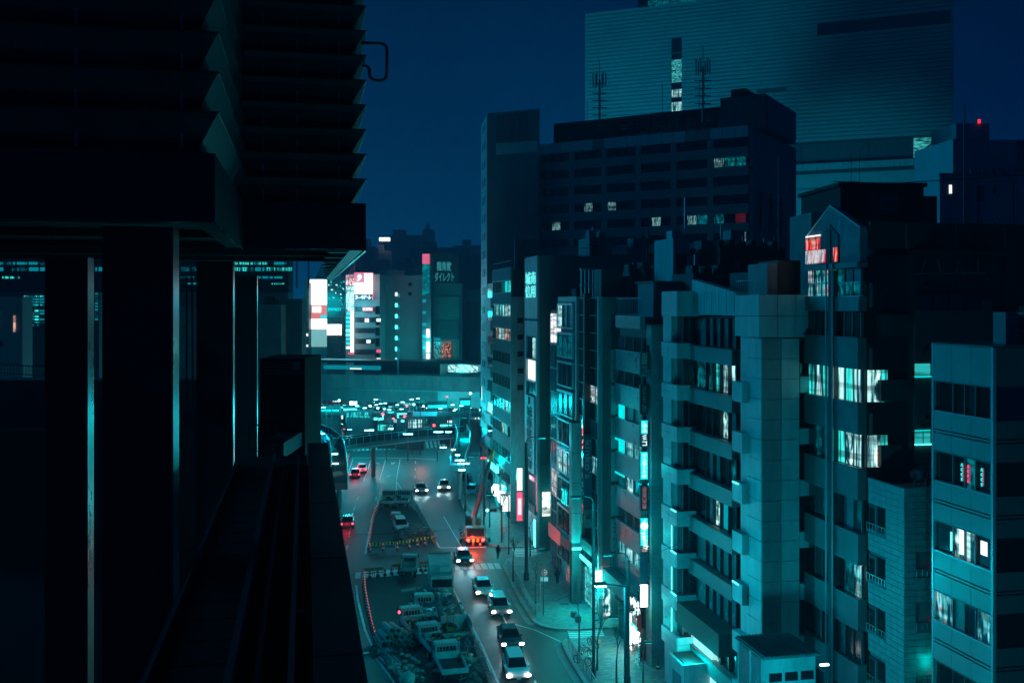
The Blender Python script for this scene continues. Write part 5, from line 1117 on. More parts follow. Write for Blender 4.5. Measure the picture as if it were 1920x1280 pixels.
    t = empty('shop_sign', P(649, 562, 287) * 1, 0, 'towering vertical lit sign strip, pink-white above and teal-white below, left of the big 9', 'sign'); zt = lambda y: Zat(y, 287) - t.location.z
    B(t, 'sign_face', 0, 2.3, -.4, 0, zt(535), zt(516), litwin('pk', (1, .25, .35), 1.4, sc=(1, 1, 1), lo=.3, hi=.5, warm=(1, 1, 1))); B(t, 'sign_face', .1, 2.3, -.4, 0, zt(583), zt(537), litwin('tw', (.6, 1, 1), 1.5, sc=(.6, .6, .6), lo=.25, hi=.5)); B(t, 'sign_edge', 1.4, 2.2, -.6, 0, zt(660), zt(583), E_WHITE)
    for k in range(9): B(t, 'sign_face', 0, 1.35, -.4, 0, zt(590 + k * 8), zt(585 + k * 8), random.choice([E_TEAL, E_SIGN, E_TEALB]))
    B(t, 'sign_foot', .6, 2.2, -.4, 0, zt(664), zt(661), E_PINK)
    tr = MB(); base = P(632, 660, 280); top = P(664, 490, 280)
    for o in (-.5, .5): tr.rod(base + Vector((o, 0, 0)), top + Vector((o, 0, 0)), .08)
    for i in range(26): a = base.lerp(top, i / 26); c = base.lerp(top, (i + 1) / 26); tr.rod(a + Vector((-.5 if i % 2 else .5, 0, 0)), c + Vector((.5 if i % 2 else -.5, 0, 0)), .05)
    tag(tr.build('crane_jib', REDP), 'slender lattice crane jib leaning across the dark store and the lit sign strip', 'crane')
    lamp(P(655, 560, 280), 8000, (0, .8, 1), 4); lamp(P(600, 570, 285), 4500, (0, .85, 1), 4); lamp(P(690, 535, 280), 900, (1, .1, .3), 2)
    # large plain wall with stair windows
    r, w, zf, xf = fb(708, 793, 516, 305, 'broad plain-walled block with one column of small lit stair windows', mat('plain_teal', .30, .8, noise=.08, scale=.06)); B(r, 'wall', xf(708), xf(727), -1, 0, 0, zf(533), FAR); B(r, 'roof_room', 2, 8, 2, 9, zf(516), zf(506), FARD); B(r, 'wall_step', xf(740), xf(793), -.3, 0, 0, zf(516), mat('plain_teal', .3))
    for k in range(7): y = 548 + k * 20.5; B(r, 'window', xf(741), xf(745.5), -.45, -.3, zf(y + 7), zf(y), E_TEALB if k else E_SIGN); B(r, 'window', xf(746), xf(750), -.45, -.3, zf(y + 9), zf(y + 3), E_TEALD)
    for x, y in ((766, 530), (766, 548)): B(r, 'window', xf(x), xf(x + 6), -.42, -.3, zf(y + 6), zf(y), GLASS)
    # sign tower group
    r, w, zf, xf = fb(792, 808, 476, 300, 'thin sign tower, pink on top and glowing teal below', FARM)
    B(r, 'sign_face', 0, xf(805.5), -.4, 0, zf(495), zf(476), emit('pinkish', (1, .12, .25), .8)); B(r, 'sign_face', 0, xf(805.5), -.35, 0, zf(553), zf(496), litwin('teal_col', (.0, .45, .5), .8, sc=(.4, .4, .4), lo=.3, hi=.7))
    for k in range(9): B(r, 'balcony', 0, xf(799), -.5, 0, zf(567 + k * 11), zf(561 + k * 11), FARM if k % 2 else E_TEALD)
    for y0, y1 in ((617, 632), (641, 660), (663, 672)): B(r, 'lit_sign', xf(800), xf(805), -.5, 0, zf(y1), zf(y0), E_WHITE)
    lamp(P(803, 645, 296), 2500, (0, .9, 1), 2)
    r, w, zf, xf = fb(806, 866, 531, 312, 'mid-rise under the big dark lettered sign board, lit warm at street level', FAR)
    B(r, 'wall', 0, xf(862), -.6, 0, zf(670), zf(556), mat('sandy', (.42, .42, .36), .7, noise=.1)); B(r, 'annexe', 1, xf(828), -1.2, -.6, zf(636), zf(600), FARM); B(r, 'annexe', xf(829), xf(860), -1.1, -.6, zf(636), zf(601), FARM)
    B(r, 'shop_glow', xf(808), xf(828), -1.3, -.6, zf(672), zf(640), litwin('gr1', (.1, .6, .6), .8, sc=(.8, .8, .8))); B(r, 'shop_glow', xf(829), xf(846), -1.3, -.6, zf(670), zf(642), litwin('gr2', (1, .35, .2), 1.0, sc=(.8, .8, .8), lo=.45, hi=.6)); B(r, 'stripe_sign', xf(810), xf(826), -1.35, -.6, zf(638), zf(633), E_TEALD)
    s = empty('billboard_sign', P(806, 531, 310) * 1, 0, 'big dark rooftop board with two lines of pale Japanese characters', 'sign'); zs = lambda y: Zat(y, 310) - s.location.z; ws_ = 54 / F * 310
    B(s, 'sign_board', 0, ws_, 0, .4, zs(531), zs(474), mat('board_teal', .13, .6)); ink = emit('faint_ink', (.05, .42, .45), .6); text(s, '龍角散', 1, (ws_ * .5, -.04, zs(499)), FRONT, ink, fit=(4.6, 2.9), bold=.015); text(s, 'ダイレクト', 1, (ws_ * .5, -.04, zs(519)), FRONT, ink, fit=(6.0, 3.0), bold=.01)
    for i in range(5): rod(s, 'strut', (ws_ * (i + .5) / 5, .5, zs(531)), (ws_ * (i + .5) / 5, .5, zs(476)), .1, STEEL)
    r, w, zf, xf = fb(861, 905, 543, 322, 'pale block with one column of dark square windows beside the dark office block', FAR)
    for k in range(9): B(r, 'window', xf(865), xf(869), -.1, 0, zf(568 + k * 15), zf(562 + k * 15), GLASS)
    B(r, 'fin', xf(884), xf(887), -.8, 0, 0, zf(620), STEEL); B(r, 'wall', xf(874), w, -1, 0, 0, zf(565), FARM)
    # faded skyline
    for i, (x0, x1, y, Y, m) in enumerate(((640, 688, 447, 620, FARD), (672, 700, 462, 520, FARD), (695, 735, 470, 560, FARD), (712, 792, 441, 700, FARD), (742, 792, 492, 420, FARM), (768, 850, 464, 480, FARM), (792, 812, 430, 760, FARD), (845, 905, 478, 500, FARM), (850, 905, 460, 640, FARD), (700, 745, 498, 460, FARD), (655, 682, 480, 430, FARM))):
        labs = ('tall faded block just right of the black fascia', 'faded block under the small white rooftop sign', 'faint low block beneath the glowing rooftop sign', 'longest faint roofline on the skyline', 'faded block right above the plain-walled one', 'faded block behind the dark lettered board', 'slim faint tower on the skyline', 'faded block behind the pale one near the dark office block', 'farthest faint block beside the dark office block', 'faded rooftop mass above the big 9 billboard', 'dim block behind the lit vertical sign strip')
        r, w, zf, xf = fb(x0, x1, y, Y, labs[i], m, depth=20); B(r, 'roof_room', w * .3, w * .6, 2, 10, zf(y), zf(y) + Y * .006, m)
        for k in range(5):
            for j in range(4):
                if (k * 5 + j + i) % 3 == 0: B(r, 'window', w * (.1 + j * .22), w * (.17 + j * .22), -.1, 0, zf(y + 8 + k * 7), zf(y + 6.5 + k * 7), GLASS if i % 2 else E_TEALD if (k + j) % 4 == 0 else GLASS)
    s = empty('rooftop_sign', P(711, 452, 555) * 1, 0, 'small glowing white rooftop sign high on the faded skyline', 'sign'); B(s, 'sign_face', 0, 6.0, 0, .5, 0, 2.0, E_WHITE); rod(s, 'strut', (1, .3, -5), (1, .3, 0), .2, STEEL); rod(s, 'strut', (5, .3, -5), (5, .3, 0), .2, STEEL)
    # behind the viaduct: lit shop fronts at ground level
    for i, (x0, x1, y0, y1, Y, m, lab) in enumerate(((576, 604, 752, 768, 262, W_SHOP, 'lit shop front seen under the left end of the viaduct'), (620, 640, 748, 762, 262, E_SIGN, 'white lit kiosk front under the viaduct beside the red props'), (655, 682, 745, 762, 262, E_WHITE, 'brightest white shop front under the viaduct'), (696, 742, 736, 752, 262, litwin('wm', (1, .85, .7), 1.1, sc=(.5, .5, 1), lo=.3, hi=.5), 'warm-white lit ramp hall under the viaduct'), (744, 776, 737, 760, 258, litwin('wm2', (.1, .85, .85), .9, sc=(.4, .4, .4), lo=.2, hi=.55), 'teal lit glass front under the middle of the viaduct'), (826, 880, 744, 754, 250, emit('pale_lit', (.9, .9, .75), .9), 'long pale lit wedge wall under the right end of the viaduct'), (648, 690, 780, 792, 215, E_TEAL, 'white tent roof glowing beside the road behind the footbridge'), (690, 712, 783, 789, 212, E_TEALB, 'small lit box roof right of the glowing tent'), (765, 792, 786, 802, 205, W_CURTW, 'low glowing hoarding behind the footbridge'))):
        a = P(x0, y1, Y); q = empty('shop', (a.x, a.y, 0), 0, lab, 'shop'); w = (x1 - x0) / F * Y; z0, z1 = max(.1, Zat(y1, Y)), Zat(y0, Y)
        B(q, 'lit_panel', 0, w, -.1, 0, z0, z1, m); B(q, 'frame', -.2, w + .2, 0, 3, 0, z1 + .4, DARKW)
        for k in range(4): B(q, 'post', w * k / 3 - .07, w * k / 3 + .07, -.2, -.1, 0, z1, BLACK)
    for i, x in enumerate((596, 613, 620, 638)):
        o = rod(None, 'steel_prop', P(x + 3, 762, 246), P(x, 734, 246), .28, REDP); tag(o, ('first', 'second', 'third', 'fourth')[i] + ' from the left of the red slanted steel props under the viaduct', 'prop')
    # elevated deck and footbridge
    r = empty('elevated_road', P(560, 570, 208) * 1, -.03, 'flat elevated deck crossing low in front of the viaduct', 'bridge'); r.location.z = 0; zf = lambda y: Zat(y, 208)
    B(r, 'deck', 0, 40, 0, 4, zf(778), zf(773), DARKW); rail(r, [(0, 0, zf(772)), (40, 0, zf(772))], 1.1, 50, STEEL, .04); 
    for x in (17.8, 32): B(r, 'pier', x, x + 1.6, 1, 3, 0, zf(780), CONCD)
    B(r, 'sign_board', 24, 29, -.1, 0, zf(779), zf(771), FAR)
district()
def footbridge():
    z = 6.2
    def path(px, lab, w=2.2):
        pts = [G(x, y, z) for x, y in px]
        r = empty('footbridge', (0, 0, 0), 0, lab, 'footbridge'); d = MB(); g = MB(); e = MB(); rl = MB()
        for p, q in zip(pts, pts[1:]):
            t = (q - p).normalized(); n = Vector((-t.y, t.x, 0)); up = Vector((0, 0, 1))
            a, b_, c, f = p - n * w / 2, q - n * w / 2, q + n * w / 2, p + n * w / 2
            d.poly([a, b_, c, f], .9)
            for s in (-1, 1):
                A, Bq = p + n * s * w / 2, q + n * s * w / 2
                g.poly([A + up * .1, Bq + up * .1, Bq + up * 1.15, A + up * 1.15]); rl.rod(A + up * 1.25, Bq + up * 1.25, .06); 
                e.poly([A + n * s * .03 - up * .85, Bq + n * s * .03 - up * .85, Bq + n * s * .03 - up * .62, A + n * s * .03 - up * .62])
                k = max(1, int((Bq - A).length / 1.5))
                for i in range(k): c_ = A.lerp(Bq, i / k); rl.rod(c_, c_ + up * 1.25, .04, n=4)
        d.build('deck', CONCD, r); g.build('glass_parapet', GLASS2, r); rl.build('handrail', FRAMEL, r); e.build('edge_line', FRAMEL, r)
        for p in pts[1::2]: rod(r, 'pier', (p.x, p.y, 0), (p.x, p.y, z - .9), .4, CONC)
        return r
    path([(632, 836), (700, 826), (780, 817), (848, 812), (862, 810)], 'glass-sided pedestrian footbridge spanning the road in front of the station')
    path([(566, 806), (590, 808), (610, 816), (624, 828), (632, 840), (636, 870), (636, 905)], 'curved footbridge ramp with bright lamps just beyond the dark parapet')
    path([(864, 808), (870, 822), (868, 842), (862, 860), (857, 872)], 'sloping lit walkway coming down at the far kerb right of the junction')
    FBL = ((604, 812, 1), (628, 850, 1), (629, 868, 1), (692, 806, 2), (733, 803, 1), (765, 813, 2), (822, 809, 2), (841, 809, 1.4), (831, 838, 1.2), (590, 800, 1), (582, 824, 1.5), (862, 862, 1.6), (869, 868, 2), (866, 880, 1.1), (850, 842, .8), (858, 852, .8))
    for i, (x, y, s) in enumerate(FBL):
        p = G(x, y, 7.6); o = empty('bridge_lamp', p, 0, None, 'lamp', 'strip lamps along the footbridges')
        o['label'] = 'strip lamp on the footbridges at the junction, ' + ORD[sorted(FBL).index((x, y, s))] + ' from the left of them all'
        B(o, 'housing', -.45 * s, .45 * s, -.16, .16, .03, .12, FRAMEL); B(o, 'tube', -.4 * s, .4 * s, -.13, .13, -.1, .03, E_LAMP); rod(o, 'bracket', (0, 0, -1.2), (0, 0, -.1), .05, STEEL)
        if i % 3 == 0: lamp((p.x, p.y, p.z - .7), 380, radius=.4)
footbridge()
def make_lamp_post(h, label, group=None):
    r = empty('street_lamp', (0, 0, 0), 0, label, 'street lamp', group); rod(r, 'pole', (0, 0, 0), (0, 0, h), .1, POLE); rod(r, 'arm', (0, 0, h), (-1.4, 0, h + .25), .06, POLE); B(r, 'head', -2.1, -1.3, -.2, .2, h + .22, h + .36, POLE); B(r, 'lens', -2.05, -1.35, -.17, .17, h + .12, h + .22, E_LAMP)
    return r
def plaza_lamps():
    pr = make_lamp_post(8.5, 'far street lamp with a bright teal-white head in the station square', 'street lamps in the station square')
    pts = [(588, 765), (612, 765), (632, 768), (649, 764), (684, 762), (700, 766), (712, 755), (728, 758), (747, 764), (758, 760), (768, 768), (771, 755), (780, 760), (788, 750), (798, 748), (803, 764), (816, 766), (818, 762), (829, 762), (841, 767), (863, 760), (868, 768), (881, 762), (895, 766), (655, 772), (745, 769), (842, 772), (889, 773), (622, 765), (593, 768), (718, 760), (737, 757), (720, 750), (690, 757)]
    for i, (x, y) in enumerate(pts):
        Yg = random.uniform(198, 232) if i % 3 else random.uniform(240, 262)
        p = P(x, y, Yg); lb = 'far teal-white street lamp in the station square, ' + ORD[sorted(pts).index((x, y))] + ' from the left of them'; h = max(3.5, min(11, p.z)); o = pr if i == 0 else copytree(pr)
        o.location = (p.x, p.y, p.z - 8.5); tag(o, lb, 'street lamp', 'street lamps in the station square')
        for c in o.children:
            if c.name.startswith('pole'): c.scale.z = max(p.z, 2); c.location.z = 8.5 - max(p.z, 2) / 2
        if i % 4 == 0: lamp((p.x - 1.6, p.y - .5, p.z - .6), 900, (0, .85, .95), .5)
    # traffic signals far off
    for x, y, lab in ((714, 776, 'left of two far traffic signals, both showing red over the junction'), (755, 780, 'right of two far traffic signals showing red over the junction'), (810, 797, 'small far signal showing red at the right end of the footbridge')):
        p = P(x, y, 190); o = empty('traffic_signal', p, 0, lab, 'traffic signal'); B(o, 'housing', -.75, .75, -.05, .2, -.28, .28, POLE); link('red_light', unit('ball', E_TAIL), None, o, (.4, -.1, 0), (0, 0, 0), (.5, .3, .5)); link('dark_light', unit('ball', GLASS), None, o, (-.4, -.1, 0), (0, 0, 0), (.35, .2, .35)); rod(o, 'pole', (1.0, .1, -p.z), (1.0, .1, .6), .1, POLE); rod(o, 'arm', (1.0, .1, .3), (0, .1, .3), .05, POLE); B(o, 'green_glow', -.3, .3, -.1, 0, -1.1, -.7, E_TEALB)
    # mixed traffic and kiosk lights in the square
    for i in range(26):
        x, y = 592 + i * 8.2, random.uniform(786, 803); p = G(x, y, .8)
        o = empty('parked_car', (p.x, p.y, 0), random.choice([TH, TH + R(180), TH + R(90)]), 'distant car standing in the dark station square, ' + ORD[i] + ' from the left of them', 'car', 'distant cars in the station square')
        B(o, 'body', -.85, .85, -2.1, 2.1, .35, .95, random.choice([WHITEW, DARKW, GREYW])); b = MB(); b.prism([(-1.3, .95), (-.9, 1.45), (.9, 1.45), (1.5, .95)], -.75, .75, 'x'); b.build('cabin', GLASS, o)
        B(o, 'headlight', -.8, -.45, -2.16, -2.1, .55, .75, E_HEAD); B(o, 'headlight', .45, .8, -2.16, -2.1, .55, .75, E_HEAD); B(o, 'tail_light', -.8, -.5, 2.1, 2.16, .6, .8, E_TAIL); B(o, 'tail_light', .5, .8, 2.1, 2.16, .6, .8, E_TAIL)
        for wx in (-.85, .65):
            for wy in (-1.4, 1.2): link('wheel', unit('cyl', RUBBER), None, o, (wx + .1, wy, .32), (0, R(90), 0), (.64, .64, .2))
    for x, Y in ((585, 200), (660, 205), (740, 200), (820, 205), (880, 195), (700, 182)):
        p = P(x, 770, Y); lamp((p.x, Y, 9.5), 2200, (0, .7, .9), .8)
plaza_lamps()

def square_lights():
    rd = random.Random(77)
    for i in range(24):
        x = 580 + i * 13.2 + rd.uniform(-3, 3); Y = rd.uniform(205, 262); y = rd.uniform(752, 800); p = P(x, y, Y); h = rd.uniform(1.6, 3.0); z = max(0.1, p.z - h / 2)
        o = empty('kiosk', (p.x, p.y, 0), rd.uniform(-.2, .2), 'small lit kiosk or ticket booth in the station square, ' + ORD[i] + ' from the left of them', 'kiosk', 'lit kiosks in the station square')
        w = rd.uniform(1.0, 2.6); B(o, 'lit_front', -w, w, -.1, 0, z, z + rd.uniform(.5, 1.2), rd.choice([E_TEALB, E_TEAL, W_CURTW, E_SIGN, W_SHOP, W_CURT, E_TEAL])); B(o, 'body', -w - .1, w + .1, 0, 1.5, 0, z + 1.4, DARKW); rod(o, 'post', (w, -.3, 0), (w, -.3, z + 2.5), .07, POLE); link('lamp', unit('ball', rd.choice([E_LAMP, E_LAMP, E_HEAD, E_LAMP, E_TAIL])), None, o, (w, -.3, z + 2.5), (0, 0, 0), (.5, .5, .35))
square_lights()
# ================================================================== vehicles and street things
def heading(px0, px1):                                  # yaw for a vehicle whose nose (local -y) points from px0 to px1
    a, b = G(*px0), G(*px1); d = b - a; return math.atan2(d.y, d.x) + math.pi / 2
def wheels(o, xs, ys, r=.33, w=.22):
    for x in xs:
        for y in ys:
            k = link('wheel', unit('cyl', RUBBER, 20), None, o, (x, y, r), (0, R(90), 0), (2 * r, 2 * r, w))
            link('rim', unit('cyl', STEEL, 12), None, k, (x, y, r), (0, R(90), 0), (1.1 * r, 1.1 * r, w + .03))
def car(px, face, label, paint, lit=True, tail=False, group=None, taxi=False, kind='sedan', cat='car', name='car'):
    p = G(*px); o = empty(name, (p.x, p.y, 0.0), face, label, cat, group)
    hh = 1.42 if kind == 'sedan' else 1.6; b = MB()
    prof = [(-2.2, .32), (-2.25, .62), (-2.1, .80), (-1.2, .95), (1.9, .98), (2.22, .85), (2.25, .36)] if kind == 'sedan' else [(-2.1, .32), (-2.15, .7), (-1.9, .95), (-1.4, 1.02), (2.0, 1.05), (2.15, .8), (2.15, .36)]
    b.prism(prof, -.87, .87, 'x'); bmesh.ops.bevel(b.bm, geom=list(b.bm.edges), offset=.07, segments=2, affect='EDGES'); b.build('body', paint, o, smooth=False)
    gl = MB(); cab = [(-1.25, .93), (-.55, hh), (1.0, hh), (1.75, .95)] if kind == 'sedan' else [(-1.4, 1.0), (-.85, hh), (1.7, hh), (2.05, 1.0)]
    gl.prism(cab, -.74, .74, 'x')
    for v in gl.bm.verts:
        if v.co.z > 1.2: v.co.x *= .84
    gl.build('window', GLASS, o)
    rf = MB(); rf.box(-.60, .60, cab[1][0] + .08, cab[2][0] - .05, hh - .02, hh + .04); rf.build('roof', paint, o)
    for x in (-1, 1):
        B(o, 'headlight', x * .78 - .17, x * .78 + .17, -2.27, -2.18, .58, .76, E_HEAD if lit else GLASS3); B(o, 'tail_light', x * .74 - .14, x * .74 + .14, 2.2, 2.29, .66, .84, E_TAIL if tail else REDP)
        B(o, 'mirror', x * .92 - .1, x * .92 + .1, -1.05, -.9, .95, 1.08, paint)
    B(o, 'bumper', -.8, .8, -2.3, -2.2, .34, .5, BLACK); B(o, 'number_plate', -.17, .17, -2.33, -2.3, .4, .5, WHITE); wheels(o, (-.78, .78), (-1.4, 1.35))
    if taxi: b = MB(); b.ball((0, .1, hh + .12), .14, 2, (1.6, .7, .7)); b.build('roof_light', E_SIGN, o)
    if lit:
        R_ = Matrix.Rotation(face, 4, 'Z')
        for x in (-.7, .7):
            q = Vector((p.x, p.y, .68)) + R_ @ Vector((x, -2.5, 0)); l = lamp(q, 100, (.4, .88, 1), .1, 'headlight_beam', 50)
            dr = (R_ @ Vector((0, -1, -.11))); l.rotation_euler = (-dr).to_track_quat('Z', 'Y').to_euler()
    if tail:
        R_ = Matrix.Rotation(face, 4, 'Z'); q = Vector((p.x, p.y, .8)) + R_ @ Vector((0, 2.8, 0)); lamp(q, 60, (1, .02, .08), .3)
    return o
SIL = mat('silver_paint', .45, .3, metal=.6, noise=.05); DKP = mat('dark_paint', (.03, .04, .05), .25, noise=0); WHP = mat('car_white', .7, .3, noise=.05)
fr = heading((790, 935), (815, 975))
car((788, 922), heading((770, 900), (790, 935)), 'silver car with headlights on, nearest the striped island of the far works', SIL)
car((833, 916), R(0) + TH * .2, 'white taxi with lit roof lamp stopped at the far kerb with its headlights glaring', WHP, taxi=True)
car((868, 1052), heading((850, 1020), (880, 1090)), 'dark saloon with headlights on crossing the near zebra crossing', DKP)
car((905, 1110), heading((888, 1090), (920, 1160)), 'pearl white saloon in the middle of the oncoming queue beside the netted works', WHP)
car((935, 1146), heading((912, 1090), (945, 1165)), 'grey hatchback on the outer lane nearest the pavement with headlights on', SIL, kind='van')
car((955, 1205), heading((930, 1160), (960, 1235)), 'black car with headlights on, last but one towards the bottom of the road', DKP)
car((966, 1262), heading((945, 1200), (975, 1285)), 'white hatchback lowest in the picture on the road with headlights on', WHP, kind='van')
car((667, 893), heading((676, 880), (665, 905)) + math.pi, 'dark car with glowing red tail lamps driving away at the far left lane', DKP, lit=False, tail=True)
car((679, 884), heading((684, 874), (676, 895)) + math.pi, 'silver car with red tail lamps driving away, next to the lane arrows', SIL, lit=False, tail=True)
car((652, 985), heading((657, 960), (650, 1000)) + math.pi, 'red-lit car driving away just beyond the dark parapet edge', DKP, lit=False, tail=True)
car((751, 993), R(12), 'small pale parked car with its lamps off inside the coned works area', mat('pale_mint', (.45, .6, .58), .4), lit=False, kind='van')

def flatbed(px, face, label, W_=1.9, L=4.9, cargo=None, group=None, frame=True, bedcol=None, cabcol=None, name='flatbed_truck', nose=-1):
    """cab at local -y end, bed behind"""
    p = G(*px); o = empty(name, (p.x, p.y, 0), face + math.pi, label, 'truck', group); w = W_ / 2; cabcol = cabcol or mat('cab_paint', (.36, .42, .4), .5, noise=.3, scale=2); bedcol = bedcol or mat('bed_paint', (.42, .5, .48), .5, noise=.2, scale=2)
    b = MB(); b.prism([(-L / 2, .5), (-L / 2 - .02, 1.25), (-L / 2 + .3, 2.05), (-L / 2 + 1.45, 2.08), (-L / 2 + 1.5, .5)], -w + .06, w - .06, 'x'); bmesh.ops.bevel(b.bm, geom=list(b.bm.edges), offset=.06, segments=2, affect='EDGES'); b.build('cab', cabcol, o)
    b = MB(); b.poly([(-w + .16, -L / 2 - .03, 1.3), (w - .16, -L / 2 - .03, 1.3), (w - .16, -L / 2 + .23, 1.95), (-w + .16, -L / 2 + .23, 1.95)]); b.build('windscreen', GLASS, o); B(o, 'rear_window', -w + .25, w - .25, -L / 2 + 1.5, -L / 2 + 1.53, 1.45, 1.85, GLASS)
    for s in (-1, 1): B(o, 'side_window', s * (w - .05) - .01, s * (w - .05) + .01, -L / 2 + .35, -L / 2 + 1.1, 1.35, 1.85, GLASS); B(o, 'mirror', s * (w + .1) - .06, s * (w + .1) + .06, -L / 2 + .1, -L / 2 + .16, 1.5, 1.85, BLACK); B(o, 'headlight', s * (w - .3) - .15, s * (w - .3) + .15, -L / 2 - .05, -L / 2 + .02, .75, .95, GLASS3); B(o, 'tail_light', s * (w - .2) - .12, s * (w - .2) + .12, L / 2 + .01, L / 2 + .06, .62, .76, REDP)
    y0, y1 = -L / 2 + 1.62, L / 2
    B(o, 'bed_floor', -w, w, y0, y1, .82, .92, DARKW); B(o, 'chassis', -.4, .4, -L / 2 + .4, y1 - .1, .5, .82, BLACK)
    for s in (-1, 1): B(o, 'bed_side', s * w - (.05 if s > 0 else 0), s * w + (.05 if s < 0 else 0), y0, y1, .92, 1.34, bedcol)
    B(o, 'tailgate', -w + .05, w - .05, y1 - .05, y1, .92, 1.34, bedcol); B(o, 'headboard', -w, w, y0, y0 + .06, .92, 1.5, bedcol)
    if frame:
        b = MB()
        for i in range(8): x = -w + .05 + i * (W_ - .1) / 7; b.rod((x, y0 + .1, 1.5), (x, y0 + .1, 2.2), .025)
        b.rod((-w + .05, y0 + .1, 2.2), (w - .05, y0 + .1, 2.2), .035); b.build('guard_frame', FRAMEL, o)
    wheels(o, (-w + .15, w - .15), (-L / 2 + .75, L / 2 - 1.0), .38, .24)
    if cargo: cargo(o, w, y0, y1)
    return o
def junk(seed, n, mats):
    def f(o, w, y0, y1):
        rd = random.Random(seed)
        for i in range(n):
            x, y = rd.uniform(-w + .25, w - .25), rd.uniform(y0 + .3, y1 - .3); s = rd.uniform(.12, .35); m = rd.choice(mats)
            k = link('cargo', unit(rd.choice(['box', 'ball', 'cyl']), m), None, o, (x, y, .92 + s * rd.uniform(.4, 1.6)), (rd.uniform(-.3, .3), rd.uniform(-.3, .3), rd.uniform(0, 3)), (s * 1.4, s * rd.uniform(.8, 2.6), s))
    return f
flatbed((843, 1262), R(14), 'empty pale flatbed truck seen from behind at the bottom of the works', 2.1, 5.2)
flatbed((812, 1222), R(22), 'flatbed truck loaded with tools and two red drums, just ahead of the empty one', 2.0, 5.0, junk(3, 26, [DIRT, GREYW, TARP, WHITE, CONC]))
flatbed((778, 1188), R(20), 'flatbed truck carrying a pale sheet and an orange hose coil', 2.0, 5.0, junk(5, 16, [DIRT, GREYW, TPAN, TPAN]))
flatbed((767, 1078), R(2), 'small pale flatbed truck parked alone by the orange barricades near the zebra crossing', 1.7, 3.6, bedcol=WHITEW)
flatbed((728, 949), R(0), 'left of two dark-topped trucks parked side by side in the far works', 2.1, 5.0, junk(8, 8, [DARKW, YEL, BLACK]), bedcol=WHITEW, cabcol=DARKW)
flatbed((756, 948), R(-2), 'right of two dark-topped trucks parked side by side in the far works', 2.1, 5.0, junk(9, 8, [DARKW, YEL, BLACK]), bedcol=WHITEW, cabcol=DARKW)
flatbed((797, 1160), R(10), 'truck with pale crumpled sheeting over its back, in the middle of the material heap', 1.9, 4.4, junk(12, 20, [TPAN, WHITE, DIRT]))
def box_lorry():
    p = G(826, 1110); o = empty('box_lorry', (p.x, p.y, 0), TH * .6, 'big pale box lorry with dark roof strip beside the zebra crossing', 'lorry')
    B(o, 'box', -1.2, 1.2, -1.4, 3.6, .9, 3.3, mat('lorry_box', (.35, .42, .42), .6, noise=.2)); B(o, 'roof_strip', -1.22, 1.22, 3.0, 3.62, 3.31, 3.4, mat('strip_red', (.5, .2, .15))); B(o, 'cab', -1.15, 1.15, -3.0, -1.5, .5, 2.5, WHITEW); B(o, 'windscreen', -1.0, 1.0, -3.05, -2.99, 1.4, 2.2, GLASS); B(o, 'awning', -.1, 1.1, -1.9, -1.42, 2.6, 2.7, WHITEW); B(o, 'cabinet', -.2, .9, -1.9, -1.45, 2.7, 3.2, WHITEW); B(o, 'chassis', -.5, .5, -2.8, 3.4, .5, .9, BLACK); wheels(o, (-1.0, 1.0), (-2.2, 2.4), .45, .28)
box_lorry()
